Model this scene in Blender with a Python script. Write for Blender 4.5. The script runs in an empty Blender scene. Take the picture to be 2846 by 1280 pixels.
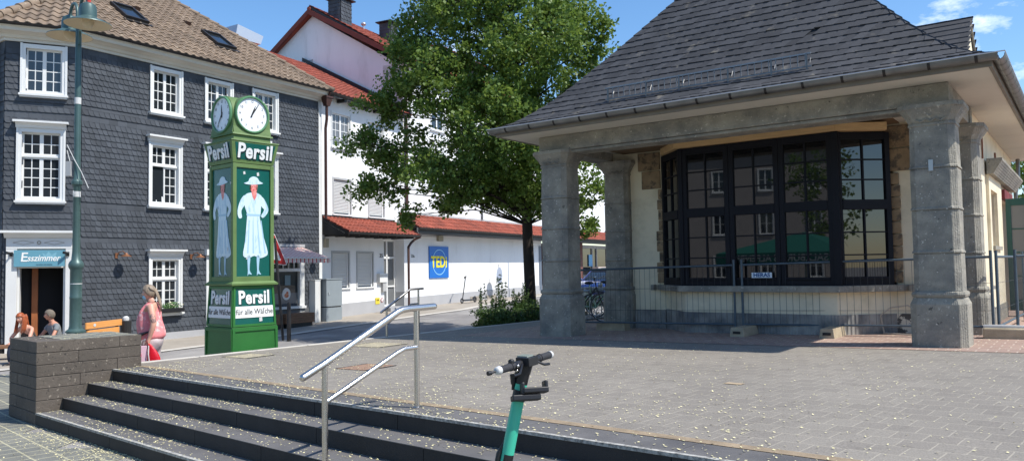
import bpy, bmesh, math, random
import numpy as np
from mathutils import Vector, Matrix
R = math.radians
PI = math.pi
rnd = random.Random(7)
SC = bpy.context.scene
COL = SC.collection

# ---------------------------------------------------------------- object helpers
def tag(o, label=None, cat=None, group=None, kind=None):
    if label: o['label'] = label
    if cat: o['category'] = cat
    if group: o['group'] = group
    if kind: o['kind'] = kind
    return o
def thing(name, label, cat, loc=(0, 0, 0), rz=0, group=None):
    o = bpy.data.objects.new(name, None); COL.objects.link(o)
    o.location = loc; o.rotation_euler = (0, 0, rz); o.empty_display_size = .2
    return tag(o, label, cat, group)
class Fr:
    """street-side frame: x runs along the front (compass az), y goes inwards, z is up"""
    def __init__(s, P, az, z0=0):
        s.P = P; s.az = R(az); s.z0 = z0; s.rz = PI/2 - s.az
        s.X = (math.sin(s.az), math.cos(s.az)); s.Y = (-math.cos(s.az), math.sin(s.az))
    def w(s, x, y, z=0):
        return (s.P[0]+x*s.X[0]+y*s.Y[0], s.P[1]+x*s.X[1]+y*s.Y[1], s.z0+z)
    def l(s, W):
        dx, dy = W[0]-s.P[0], W[1]-s.P[1]
        return (dx*s.X[0]+dy*s.X[1], dx*s.Y[0]+dy*s.Y[1])
    def thing(s, name, label, cat, x=0, y=0, z=0, group=None, rz=0):
        return thing(name, label, cat, s.w(x, y, z), s.rz+rz, group)

class MB:
    def __init__(s, M=None): s.v = []; s.f = []; s.mi = []; s.M = M; s.m = 0; s.uv = None
    def add(s, pts, faces):
        b = len(s.v)
        if s.M is not None: pts = [tuple(s.M @ Vector(p)) for p in pts]
        s.v += [tuple(p) for p in pts]
        for f in faces: s.f.append(tuple(b+i for i in f)); s.mi.append(s.m)
        return s
    def poly(s, *pts): return s.add(pts, [tuple(range(len(pts)))])
    def box(s, x0, x1, y0, y1, z0, z1):
        return s.add([(x0,y0,z0),(x1,y0,z0),(x1,y1,z0),(x0,y1,z0),(x0,y0,z1),(x1,y0,z1),(x1,y1,z1),(x0,y1,z1)],
            [(0,3,2,1),(4,5,6,7),(0,1,5,4),(1,2,6,5),(2,3,7,6),(3,0,4,7)])
    def hexa(s, b, t):   # b, t: four corners each, counter-clockwise from above
        return s.add(list(b)+list(t), [(0,3,2,1),(4,5,6,7),(0,1,5,4),(1,2,6,5),(2,3,7,6),(3,0,4,7)])
    def prism(s, pts, vec):
        n = len(pts); v = Vector(vec)
        P = [Vector(p) for p in pts]; Q = [p+v for p in P]
        return s.add(P+Q, [tuple(reversed(range(n))), tuple(range(n, 2*n))]+[(i, (i+1) % n, n+(i+1) % n, n+i) for i in range(n)])
    def tube(s, pts, r, n=8, caps=True):
        P = [Vector(p) for p in pts]; k = len(P)
        rs = r if isinstance(r, (list, tuple)) else [r]*k
        V = []; F = []
        t = (P[1]-P[0]).normalized()
        a = Vector((0,0,1)) if abs(t.z) < .9 else Vector((1,0,0))
        u = t.cross(a).normalized()
        for i in range(k):
            if i == 0: tt = P[1]-P[0]
            elif i == k-1: tt = P[-1]-P[-2]
            else: tt = (P[i+1]-P[i]).normalized()+(P[i]-P[i-1]).normalized()
            tt = tt.normalized() if tt.length > 1e-9 else t
            u = (u-tt*u.dot(tt)).normalized(); w = tt.cross(u)
            for j in range(n):
                an = 2*PI*j/n
                V.append(P[i]+(u*math.cos(an)+w*math.sin(an))*rs[i])
        for i in range(k-1):
            for j in range(n):
                F.append((i*n+j, i*n+(j+1) % n, (i+1)*n+(j+1) % n, (i+1)*n+j))
        if caps: F.append(tuple(reversed(range(n)))); F.append(tuple(range((k-1)*n, k*n)))
        return s.add(V, F)
    def lathe(s, prof, n=16, c=(0,0,0), sx=1, sy=1, caps=True, a0=0):
        V = []; F = []; k = len(prof)
        for r, z in prof:
            for j in range(n):
                an = 2*PI*j/n+a0
                V.append((c[0]+r*sx*math.cos(an), c[1]+r*sy*math.sin(an), c[2]+z))
        for i in range(k-1):
            for j in range(n): F.append((i*n+j, i*n+(j+1) % n, (i+1)*n+(j+1) % n, (i+1)*n+j))
        if caps: F.append(tuple(reversed(range(n)))); F.append(tuple(range((k-1)*n, k*n)))
        return s.add(V, F)
    def sphere(s, c, r, n=12, m=8, sc=(1,1,1)):
        V = []; F = []
        for i in range(m+1):
            th = PI*i/m
            for j in range(n):
                ph = 2*PI*j/n
                V.append((c[0]+r*sc[0]*math.sin(th)*math.cos(ph), c[1]+r*sc[1]*math.sin(th)*math.sin(ph), c[2]-r*sc[2]*math.cos(th)))
        for i in range(m):
            for j in range(n): F.append((i*n+j, i*n+(j+1) % n, (i+1)*n+(j+1) % n, (i+1)*n+j))
        return s.add(V, F)
    def build(s, name, mat, parent=None, smooth=None, bevel=0, loc=None, rot=None, label=None, cat=None, group=None, kind=None):
        me = bpy.data.meshes.new(name)
        me.from_pydata(s.v, [], s.f)
        mats = mat if isinstance(mat, (list, tuple)) else [mat]
        for m in mats: me.materials.append(m)
        if len(mats) > 1: me.polygons.foreach_set('material_index', s.mi)
        bm = bmesh.new(); bm.from_mesh(me)
        bmesh.ops.remove_doubles(bm, verts=bm.verts, dist=1e-5) if smooth == 'weld' else None
        if len(bm.faces) < 60000 and smooth != 'keep': bmesh.ops.recalc_face_normals(bm, faces=bm.faces)
        bm.to_mesh(me); bm.free()
        if smooth in (True, 'weld') or isinstance(smooth, (int, float)) and smooth:
            me.polygons.foreach_set('use_smooth', [True]*len(me.polygons))
            ang = 40 if smooth in (True, 'weld') else smooth
            me.set_sharp_from_angle(angle=R(ang))
        me.update()
        o = bpy.data.objects.new(name, me); COL.objects.link(o)
        if parent: o.parent = parent
        if loc: o.location = loc
        if rot: o.rotation_euler = rot
        if bevel:
            b = o.modifiers.new('bevel', 'BEVEL'); b.width = bevel; b.segments = 2; b.limit_method = 'ANGLE'; b.angle_limit = R(40)
        return tag(o, label, cat, group, kind)
def box(*a): return MB().box(*a)

def copy_tree(o, parent=None):
    c = o.copy(); COL.objects.link(c); c.parent = parent
    for ch in list(o.children): copy_tree(ch, c)
    return c

def text(s, name, mat, size, loc, rz=0, parent=None, offset=0, extrude=.003, sx=1, shear=0, align='CENTER', rot=None, space=1):
    cu = bpy.data.curves.new(name, 'FONT'); cu.body = s; cu.size = size; cu.align_x = align; cu.align_y = 'CENTER'
    cu.offset = offset; cu.extrude = extrude; cu.shear = shear; cu.space_character = space; cu.resolution_u = 3
    cu.materials.append(mat)
    tmp = bpy.data.objects.new('tmp', cu); COL.objects.link(tmp)
    dg = bpy.context.evaluated_depsgraph_get(); me = bpy.data.meshes.new_from_object(tmp.evaluated_get(dg)); bpy.data.objects.remove(tmp)
    me.name = name; o = bpy.data.objects.new(name, me); COL.objects.link(o)
    o.location = loc; o.rotation_euler = rot or (PI/2, 0, rz); o.scale = (sx, 1, 1)
    if parent: o.parent = parent
    return o

# ---------------------------------------------------------------- materials
def nt(m): m.use_nodes = True; return m.node_tree.nodes, m.node_tree.links
def mat(name, col, rough=.8, metal=0, var=0., vscale=3., bump=0., bscale=40., island=0., spec=.5, col2=None, c2scale=2., c2lo=.45, c2hi=.6, coat=0, stretch=None):
    m = bpy.data.materials.new(name); N, L = nt(m)
    b = N['Principled BSDF']; b.inputs['Roughness'].default_value = rough; b.inputs['Metallic'].default_value = metal
    b.inputs['Specular IOR Level'].default_value = spec; b.inputs['Coat Weight'].default_value = coat
    col = tuple(col)+(1,)
    tc = N.new('ShaderNodeTexCoord'); vec = tc.outputs['Object']
    if stretch:
        mp = N.new('ShaderNodeMapping'); mp.inputs['Scale'].default_value = stretch; L.new(vec, mp.inputs[0]); vec = mp.outputs[0]
    cur = None
    if col2:
        n = N.new('ShaderNodeTexNoise'); n.inputs['Scale'].default_value = c2scale; n.inputs['Detail'].default_value = 6; n.inputs['Roughness'].default_value = .65
        L.new(vec, n.inputs['Vector'])
        r = N.new('ShaderNodeMapRange'); r.inputs[1].default_value = c2lo; r.inputs[2].default_value = c2hi; L.new(n.outputs[0], r.inputs[0])
        mx = N.new('ShaderNodeMix'); mx.data_type = 'RGBA'; mx.inputs[6].default_value = col; mx.inputs[7].default_value = tuple(col2)+(1,)
        L.new(r.outputs[0], mx.inputs[0]); cur = mx.outputs[2]
    if var or island:
        hs = N.new('ShaderNodeHueSaturation'); hs.inputs['Color'].default_value = col
        if cur: L.new(cur, hs.inputs['Color'])
        val = None
        if var:
            n = N.new('ShaderNodeTexNoise'); n.inputs['Scale'].default_value = vscale; n.inputs['Detail'].default_value = 5; n.inputs['Roughness'].default_value = .6
            L.new(vec, n.inputs['Vector'])
            r = N.new('ShaderNodeMapRange'); r.inputs[1].default_value = .3; r.inputs[2].default_value = .7
            r.inputs[3].default_value = 1-var; r.inputs[4].default_value = 1+var; L.new(n.outputs[0], r.inputs[0]); val = r.outputs[0]
        if island:
            g = N.new('ShaderNodeNewGeometry'); r = N.new('ShaderNodeMapRange'); r.inputs[3].default_value = 1-island; r.inputs[4].default_value = 1+island
            L.new(g.outputs['Random Per Island'], r.inputs[0])
            if val:
                mu = N.new('ShaderNodeMath'); mu.operation = 'MULTIPLY'; L.new(val, mu.inputs[0]); L.new(r.outputs[0], mu.inputs[1]); val = mu.outputs[0]
            else: val = r.outputs[0]
        L.new(val, hs.inputs['Value']); cur = hs.outputs[0]
    if cur: L.new(cur, b.inputs['Base Color'])
    else: b.inputs['Base Color'].default_value = col
    if bump:
        n = N.new('ShaderNodeTexNoise'); n.inputs['Scale'].default_value = bscale; n.inputs['Detail'].default_value = 4; L.new(vec, n.inputs['Vector'])
        bp = N.new('ShaderNodeBump'); bp.inputs['Strength'].default_value = bump; bp.inputs['Distance'].default_value = .01; L.new(n.outputs[0], bp.inputs['Height']); L.new(bp.outputs[0], b.inputs['Normal'])
    return m

def srgb(r, g, b):
    f = lambda c: ((c/255+.055)/1.055)**2.4 if c/255 > .04045 else c/255/12.92
    return (f(r), f(g), f(b))

def paver(name, col, mortar, rz, scale, bw=.5, rh=.25, ms=.02, var=.15, col2=None, offset=.5, bump=.4, dirt=None, loc=(0,0,0)):
    """brick-texture paving laid in world directions"""
    m = bpy.data.materials.new(name); N, L = nt(m); b = N['Principled BSDF']; b.inputs['Roughness'].default_value = .85
    tc = N.new('ShaderNodeTexCoord'); mp = N.new('ShaderNodeMapping'); mp.inputs['Rotation'].default_value = (0, 0, rz); mp.inputs['Location'].default_value = loc
    L.new(tc.outputs['Object'], mp.inputs[0])
    # small wobble so joints are not ruler straight
    wn = N.new('ShaderNodeTexNoise'); wn.inputs['Scale'].default_value = 2.5; L.new(mp.outputs[0], wn.inputs['Vector'])
    va = N.new('ShaderNodeVectorMath'); va.operation = 'MULTIPLY_ADD'; va.inputs[1].default_value = (.02, .02, 0)
    L.new(wn.outputs['Color'], va.inputs[0]); L.new(mp.outputs[0], va.inputs[2])
    br = N.new('ShaderNodeTexBrick'); br.inputs['Scale'].default_value = scale; br.inputs['Brick Width'].default_value = bw; br.inputs['Row Height'].default_value = rh
    br.inputs['Mortar Size'].default_value = ms; br.inputs['Mortar Smooth'].default_value = .3; br.offset = offset; br.inputs['Bias'].default_value = 0
    c = tuple(col); c2 = tuple(col2) if col2 else tuple(x*(1-var*1.3) for x in c)
    br.inputs['Color1'].default_value = c+(1,); br.inputs['Color2'].default_value = c2+(1,); br.inputs['Mortar'].default_value = tuple(mortar)+(1,)
    L.new(va.outputs[0], br.inputs['Vector'])
    cur = br.outputs['Color']
    n1 = N.new('ShaderNodeTexNoise'); n1.inputs['Scale'].default_value = .7; n1.inputs['Detail'].default_value = 7; n1.inputs['Roughness'].default_value = .7; L.new(tc.outputs['Object'], n1.inputs['Vector'])
    r1 = N.new('ShaderNodeMapRange'); r1.inputs[1].default_value = .3; r1.inputs[2].default_value = .7; r1.inputs[3].default_value = 1-var; r1.inputs[4].default_value = 1+var; L.new(n1.outputs[0], r1.inputs[0])
    n2 = N.new('ShaderNodeTexNoise'); n2.inputs['Scale'].default_value = 90; n2.inputs['Detail'].default_value = 2; L.new(tc.outputs['Object'], n2.inputs['Vector'])
    r2 = N.new('ShaderNodeMapRange'); r2.inputs[1].default_value = .3; r2.inputs[2].default_value = .7; r2.inputs[3].default_value = .8; r2.inputs[4].default_value = 1.2; L.new(n2.outputs[0], r2.inputs[0])
    n3 = N.new('ShaderNodeTexNoise'); n3.inputs['Scale'].default_value = 3.2; n3.inputs['Detail'].default_value = 8; n3.inputs['Roughness'].default_value = .75; L.new(tc.outputs['Object'], n3.inputs['Vector'])
    r3 = N.new('ShaderNodeMapRange'); r3.inputs[1].default_value = .56; r3.inputs[2].default_value = .68; r3.inputs[3].default_value = 1.0; r3.inputs[4].default_value = .80; L.new(n3.outputs[0], r3.inputs[0])
    m3 = N.new('ShaderNodeMath'); m3.operation = 'MULTIPLY'; L.new(r1.outputs[0], m3.inputs[0]); L.new(r3.outputs[0], m3.inputs[1])
    mu = N.new('ShaderNodeMath'); mu.operation = 'MULTIPLY'; L.new(m3.outputs[0], mu.inputs[0]); L.new(r2.outputs[0], mu.inputs[1])
    hs = N.new('ShaderNodeHueSaturation'); L.new(cur, hs.inputs['Color']); L.new(mu.outputs[0], hs.inputs['Value'])
    L.new(hs.outputs[0], b.inputs['Base Color'])
    bp = N.new('ShaderNodeBump'); bp.inputs['Strength'].default_value = bump; bp.inputs['Distance'].default_value = .006; bp.invert = True
    L.new(br.outputs['Fac'], bp.inputs['Height']); L.new(bp.outputs[0], b.inputs['Normal'])
    return m

def glass_mat(name, tint=(.02,.025,.03), rough=.03, spec=.8):
    m = bpy.data.materials.new(name); N, L = nt(m); b = N['Principled BSDF']
    b.inputs['Base Color'].default_value = tint+(1,); b.inputs['Roughness'].default_value = rough; b.inputs['Specular IOR Level'].default_value = spec
    n = N.new('ShaderNodeTexNoise'); n.inputs['Scale'].default_value = 1.2; bp = N.new('ShaderNodeBump'); bp.inputs['Strength'].default_value = .05; bp.inputs['Distance'].default_value = .02
    tc = N.new('ShaderNodeTexCoord'); L.new(tc.outputs['Object'], n.inputs['Vector']); L.new(n.outputs[0], bp.inputs['Height']); L.new(bp.outputs[0], b.inputs['Normal'])
    return m

M = {}
M['white_trim'] = mat('white_trim', (.72,.72,.70), .45, var=.04, vscale=1.5)
M['cornice'] = mat('cornice', (.62,.58,.50), .5, var=.08, vscale=1.2)
M['slate_wall'] = mat('slate_wall', srgb(70,74,80), .65, var=.16, vscale=1.1, island=.2, spec=.35, bump=.15, bscale=30)
M['slate_under'] = mat('slate_under', (.012,.013,.016), .8)
M['slate_roof'] = mat('slate_roof', srgb(68,68,70), .75, var=.14, vscale=2.2, island=.22, bump=.3, bscale=25, spec=.3, col2=srgb(112,106,96), c2scale=3.1, c2lo=.6, c2hi=.72)
M['tile_brown'] = mat('tile_brown', srgb(128,110,92), .75, var=.2, vscale=2.5, island=.2, col2=srgb(176,164,144), c2scale=7, c2lo=.62, c2hi=.72)
M['tile_red'] = mat('tile_red', srgb(150,76,58), .8, var=.2, vscale=1.2, island=.2, col2=srgb(112,58,48), c2scale=2.5, c2lo=.5, c2hi=.75)
M['white_wall'] = mat('white_wall', (.80,.80,.80), .85, var=.05, vscale=.9, bump=.3, bscale=60, col2=(.60,.60,.58), c2scale=1.6, c2lo=.55, c2hi=.85, stretch=(1,1,.28))
M['grey_base'] = mat('grey_base', srgb(170,170,172), .85, var=.06, vscale=1.5)
M['dark_metal'] = mat('dark_metal', (.03,.028,.028), .5, metal=.3)
M['black'] = mat('black', (.012,.012,.013), .5)
M['gutter_dark'] = mat('gutter_dark', (.025,.022,.022), .4, metal=.3)
M['copper_pipe'] = mat('copper_pipe', srgb(78,52,46), .5, metal=.3, var=.15)
M['zinc'] = mat('zinc', (.20,.20,.195), .42, metal=.65, var=.2, vscale=4)
M['zinc_edge'] = mat('zinc_edge', (.55,.56,.57), .35, metal=.6)
M['glass'] = glass_mat('glass')
M['glass_grey'] = glass_mat('glass_grey', (.16,.165,.17), .15)
M['shutter'] = mat('shutter', (.60,.60,.585), .6)
M['pvc'] = mat('pvc', (.75,.75,.74), .4)
M['frame_grey'] = mat('frame_grey', (.42,.42,.42), .7)
M['steel'] = mat('steel', (.62,.59,.56), .27, metal=1, var=.05, vscale=6, bump=.05, bscale=90, stretch=(1,1,8))
M['galv'] = mat('galv', srgb(84,98,108), .5, metal=.25, var=.12, vscale=12)
M['wire'] = mat('wire', srgb(62,66,70), .55, metal=.3)
M['interior'] = mat('interior', (.02,.015,.012), .8)
M['concrete_dark'] = mat('concrete_dark', srgb(122,118,112), .9, var=.16, vscale=1.8, bump=.8, bscale=45, col2=srgb(84,84,82), c2scale=2.2, c2lo=.42, c2hi=.62)
# ================================================================ GROUND
def plz(x, y): return .6-.0165*((x-5.64)*-.8+(y-10.2)*.6)
def sstep(t): t = max(0, min(1, t)); return t*t*(3-2*t)
def gz(x, y):
    s = max(-3, min(11, (x-5.64)*-.8+(y-10.2)*.6))
    A = .6-.0165*s-.615
    k = [(-500,-.16),(10,-.16),(16,-.145),(21,-.10),(27,.08),(31,.2),(39,.27),(60,.33),(900,.4)]
    for (a, za), (b, zb) in zip(k, k[1:]):
        if y <= b: B = za+(zb-za)*(y-a)/(b-a); break
    w = sstep((y-9)/6)
    return A*(1-w)+B*w
def sheet(name, xs, ys, zf, m, dz=0, keep=None, **k):
    mb = MB(); nx = len(xs)
    mb.v = [(x, y, zf(x, y)+dz) for y in ys for x in xs]
    for j in range(len(ys)-1):
        for i in range(nx-1):
            if keep and not keep((xs[i]+xs[i+1])/2, (ys[j]+ys[j+1])/2): continue
            mb.f.append((j*nx+i, j*nx+i+1, (j+1)*nx+i+1, (j+1)*nx+i)); mb.mi.append(0)
    return mb.build(name, m, kind='structure', smooth='keep', **k)
def lin(a, b, n): return [a+(b-a)*i/n for i in range(n+1)]
KF = Fr((5.82, 10.15), 126.9)
ST = Fr((-5.515, 10.675), 132.1)
BF = Fr((-10.85, 19.37), 32.7)
AF = Fr((-10.85, 19.37), 64.4)
TF = Fr((-6.35, 26.9), 27)

m_asph = mat('asphalt', srgb(150,146,142), .9, var=.14, vscale=.8, bump=.5, bscale=120, col2=srgb(128,124,122), c2scale=.5, c2lo=.45, c2hi=.6)
m_pave = mat('pavement_slabs', srgb(160,151,139), .9, var=.12, vscale=1.3, bump=.4, bscale=90)
m_plaza = paver('plaza_pavers', srgb(138,131,121), srgb(158,150,136), -ST.rz, 1, .20, .235, .006, var=.12, col2=srgb(130,123,114))
m_brickp = paver('brick_pavers', srgb(164,138,124), srgb(184,166,150), -KF.rz, 1, .22, .20, .011, var=.14, col2=srgb(152,126,114), offset=.5)
m_lower = paver('square_pavers', srgb(128,126,116), srgb(176,170,142), -ST.rz+R(3), 1, .24, .24, .012, var=.16, col2=srgb(112,112,106), offset=.35)
xs = [-400,-200,-90,-50]+lin(-30, 30, 60)+[50,90,200,400]
ys = [-200,-80,-40,-20]+lin(-10, 50, 60)+[70,100,160,300,700]
sheet('ground', xs, ys, gz, m_asph)
def in_st(x, y): return ST.l((x, y, 0))
sheet('lower_paving', lin(-22, 22, 44), lin(-8, 17, 50), gz, m_lower, .006, keep=lambda x, y: (x < -5.5 and y < 15) or y < 9-.9*(x+5) )

# plaza slab
E0 = (-5.6, 11.26); ed = (.640, .768)
def edge(t): return (E0[0]+ed[0]*t, E0[1]+ed[1]*t)
def P3(x, y, dz=0): return (x, y, plz(x, y)+dz)
pp = [ST.w(-.45, .34), ST.w(34, .34), (70, 20), (80, 60), edge(95)+(0,), E0+(0,)]
mb = MB(); n = len(pp)
top = [P3(p[0], p[1]) for p in pp]; bot = [P3(p[0], p[1], -.9) for p in pp]
mb.add(top+bot, [tuple(range(n))]+[(i, (i+1) % n, n+(i+1) % n, n+i) for i in range(n)])
mb.build('plaza_paving', m_plaza, kind='structure')
mb = MB()   # red block paving round the kiosk
pp = [KF.w(-8.3, -.42), KF.w(14, -.42), KF.w(14, 12), KF.w(-8.3, 12)]
mb.poly(*[P3(p[0], p[1], .005) for p in pp]); mb.build('brick_paving', m_brickp, kind='structure')
# pale kerb along the street side of the plaza
m_kerb = mat('kerb_stone', srgb(196,190,180), .85, var=.1, vscale=4, bump=.4)
mb = MB()
t = .1
while t < 45:
    t2 = t+.98; a = edge(t); b = edge(t2); nx, ny = -ed[1]*.13, ed[0]*.13
    c = [(a[0]-nx*0.1, a[1]-ny*.1), (b[0]-nx*.1, b[1]-ny*.1), (b[0]+nx, b[1]+ny), (a[0]+nx, a[1]+ny)]
    mb.hexa([P3(x, y, -.9) for x, y in c], [P3(x, y, .008) for x, y in c]); t += 1.0
mb.build('plaza_kerb', m_kerb, kind='structure', bevel=.004)
# pavement in front of the houses and the pale gutter line
mb = MB()
def strip(mb, pts, w0, w1, dz, seg=1.5):
    for (a, b) in zip(pts, pts[1:]):
        L_ = math.dist(a, b); n = max(1, int(L_/seg)); d = ((b[0]-a[0])/L_, (b[1]-a[1])/L_); q = (-d[1], d[0])
        for i in range(n):
            p = []
            for t, w in ((i/n, w0), ((i+1)/n, w0), ((i+1)/n, w1), (i/n, w1)):
                x = a[0]+(b[0]-a[0])*t+q[0]*w; y = a[1]+(b[1]-a[1])*t+q[1]*w
                p.append((x, y, gz(x, y)+dz))
            mb.poly(*p)
path = [(-15, 9), (-9.6, 16.6), (-6.45, 22.2), (-3.18, 27.8), (-1.9, 29.8), (1.5, 39.6), (6, 52)]
strip(mb, path, .12, 5.2, .012); mb.build('house_pavement', m_pave, kind='structure')
mb = MB(); strip(mb, path, -.16, .16, .018, 1.0); mb.build('gutter_line', m_kerb, kind='structure')
# asphalt repair
mb = MB(); strip(mb, [(-5.4, 21.2), (-1.2, 27.5)], -1.6, -.25, .008); mb.build('road_patch', mat('road_patch', srgb(132,128,126), .9, var=.1, bump=.4, bscale=100), kind='structure')

# ---------------------------------------------------------------- steps
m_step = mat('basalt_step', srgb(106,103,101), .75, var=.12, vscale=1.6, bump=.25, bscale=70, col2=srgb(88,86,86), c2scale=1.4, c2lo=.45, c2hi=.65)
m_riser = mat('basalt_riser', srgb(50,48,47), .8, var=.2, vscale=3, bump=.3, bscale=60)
m_worn = bpy.data.materials.new('worn_white_line'); N, L = nt(m_worn); b = N['Principled BSDF']; b.inputs['Roughness'].default_value = .85
tc = N.new('ShaderNodeTexCoord'); n1 = N.new('ShaderNodeTexNoise'); n1.inputs['Scale'].default_value = 26; n1.inputs['Detail'].default_value = 6; n1.inputs['Roughness'].default_value = .7
L.new(tc.outputs['Object'], n1.inputs['Vector']); r1 = N.new('ShaderNodeValToRGB'); r1.color_ramp.elements[0].position = .36; r1.color_ramp.elements[0].color = (.16,.155,.145,1)
r1.color_ramp.elements[1].position = .60; r1.color_ramp.elements[1].color = (.52,.50,.45,1); L.new(n1.outputs[0], r1.inputs[0]); L.new(r1.outputs[0], b.inputs['Base Color'])
def stp(x, y, dz=0):
    W = ST.w(x, y); return (W[0], W[1], plz(W[0], W[1])+dz)
mb = MB(); mt = MB(); rr = random.Random(3)
H = .152; TR = .31
for k in range(4):
    y0 = -TR*k; y1 = y0+(TR+.03 if k else .34)
    zt = -H*k; x = 0; first = True
    while x < 34:
        w = (1.15+rr.random()*.35) if k in (0, 3) else (1.25+rr.random()*.2)
        if first: w *= .5+.4*rr.random(); first = False
        x1 = x+w; g = .0035
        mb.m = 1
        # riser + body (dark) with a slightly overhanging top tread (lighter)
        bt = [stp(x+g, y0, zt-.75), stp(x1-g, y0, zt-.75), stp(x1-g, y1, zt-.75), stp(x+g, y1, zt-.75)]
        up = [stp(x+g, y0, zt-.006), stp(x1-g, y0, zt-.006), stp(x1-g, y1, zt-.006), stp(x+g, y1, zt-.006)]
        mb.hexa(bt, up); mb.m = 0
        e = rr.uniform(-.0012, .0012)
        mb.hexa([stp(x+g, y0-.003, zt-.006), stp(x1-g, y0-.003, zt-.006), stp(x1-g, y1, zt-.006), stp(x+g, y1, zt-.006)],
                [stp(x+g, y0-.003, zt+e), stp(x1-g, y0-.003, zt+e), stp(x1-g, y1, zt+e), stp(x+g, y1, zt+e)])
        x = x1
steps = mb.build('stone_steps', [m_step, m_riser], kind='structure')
mb = MB()
for k in (0, 3):
    x = 0
    while x < 30:
        mb.poly(stp(x, -TR*k-.0035, -H*k+.003), stp(x+1, -TR*k-.0035, -H*k+.003), stp(x+1, -TR*k+.035, -H*k+.003), stp(x, -TR*k+.035, -H*k+.003))
        mb.poly(stp(x, -TR*k-.006, -H*k-.02), stp(x+1, -TR*k-.006, -H*k-.02), stp(x+1, -TR*k-.006, -H*k+.002), stp(x, -TR*k-.006, -H*k+.002)); x += 1
mb.build('worn_edge_line', m_worn, kind='structure')
mb = MB()
for i in range(30): mb.poly(stp(i, .345, .004), stp(i+1, .345, .004), stp(i+1, .45, .004), stp(i, .45, .004))
mb.build('brown_joint_strip', mat('joint_strip', srgb(150,132,108), .9, var=.25, vscale=9, bump=.4), kind='structure')

# ---------------------------------------------------------------- stone block wall at the left end of the steps
m_wall = mat('basalt_block', srgb(92,84,76), .85, var=.2, vscale=2.2, bump=.7, bscale=28, island=.1, col2=srgb(52,48,46), c2scale=16, c2lo=.6, c2hi=.68)
def yx(z): return z
wall = ST.thing('basalt_wall', 'dark basalt block wall closing the left end of the stone steps', 'wall', -1.12, -.93, -.2)
mb = MB(); zt = .895+.2; h = .152; rr = random.Random(11)
for c in range(7):
    z1 = zt-h*c; z0 = z1-h+.006
    if z1 < 0: break
    x0 = 0; pts = [0, .78, 1.12] if c % 2 == 0 else [0, .34, 1.12]
    # front face row & side row of blocks: ring of blocks, solid core behind
    ys_ = {0: [0, 1.02, 1.31], 1: [0, .5, 1.31], 2: [0, .99, 1.31], 3: [0, .52, 1.31], 4: [0, .8, 1.31], 5: [0, .4, 1.31], 6: [0, 1.31]}[c]
    j = lambda: rr.uniform(0, .004)
    for a, b in zip(pts, pts[1:]):
        y1 = .3 if b < 1.12 else ys_[1]
        mb.box(a+.002 if a else -j(), b-.002 if b < 1.12 else 1.12+j(), -j(), y1-.002, max(z0, -.1), z1)
    for a, b in zip(ys_[1:], ys_[2:]):
        mb.box(.78, 1.12+j(), a+.002, b-.002 if b < 1.31 else 1.31+j(), max(z0, -.1), z1)
mb.build('block', m_wall, wall, bevel=.006)
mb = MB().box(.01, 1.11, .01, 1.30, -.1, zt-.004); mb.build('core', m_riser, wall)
mb = MB(); 
for i in range(6):
    for k in range(3): 
        x = .03+k*.36+(i % 2)*.1; y = .32+i*.16
        mb.box(x, min(1.1, x+.34), y, y+.15, zt-.01, zt+.003)
mb.build('top_paver', m_lower, wall)
# ================================================================ KIOSK
kg = .5
K = KF.thing('kiosk_building', 'low pillared kiosk building with grey slate hipped roof and dark bay window', 'building')
m_cream = mat('cream_plaster', srgb(232,220,192), .9, var=.05, vscale=1.3, bump=.5, bscale=70, col2=srgb(205,194,165), c2scale=1.8, c2lo=.5, c2hi=.75)
m_soff = mat('soffit_paint', srgb(208,203,190), .85, var=.06, vscale=1.2)
m_bare = mat('bare_masonry', srgb(150,128,100), .95, var=.25, vscale=5, bump=1.0, bscale=22, col2=srgb(94,84,72), c2scale=6, c2lo=.5, c2hi=.6)
m_wood = mat('lintel_wood', srgb(206,172,124), .7, var=.12, vscale=3, stretch=(1,6,14))
m_plinth = bpy.data.materials.new('grooved_plinth'); N, L = nt(m_plinth); b = N['Principled BSDF']; b.inputs['Roughness'].default_value = .9
tc = N.new('ShaderNodeTexCoord'); n1 = N.new('ShaderNodeTexNoise'); n1.inputs['Scale'].default_value = 3; n1.inputs['Detail'].default_value = 6; L.new(tc.outputs['Object'], n1.inputs['Vector'])
r1 = N.new('ShaderNodeValToRGB'); r1.color_ramp.elements[0].position = .35; r1.color_ramp.elements[0].color = srgb(112,112,112)+(1,); r1.color_ramp.elements[1].position = .7; r1.color_ramp.elements[1].color = srgb(172,168,160)+(1,)
L.new(n1.outputs[0], r1.inputs[0]); L.new(r1.outputs[0], b.inputs['Base Color'])
w1 = N.new('ShaderNodeTexWave'); w1.inputs['Scale'].default_value = 6; w1.inputs['Distortion'].default_value = .6; L.new(tc.outputs['Object'], w1.inputs['Vector'])
bp = N.new('ShaderNodeBump'); bp.inputs['Strength'].default_value = .8; bp.inputs['Distance'].default_value = .015; L.new(w1.outputs[1], bp.inputs['Height']); L.new(bp.outputs[0], b.inputs['Normal'])
m_stonec = mat('tooled_stone', srgb(156,151,138), .92, var=.16, vscale=5, bump=1.0, bscale=48, col2=srgb(126,124,117), c2scale=2.4, c2lo=.42, c2hi=.62)
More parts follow.
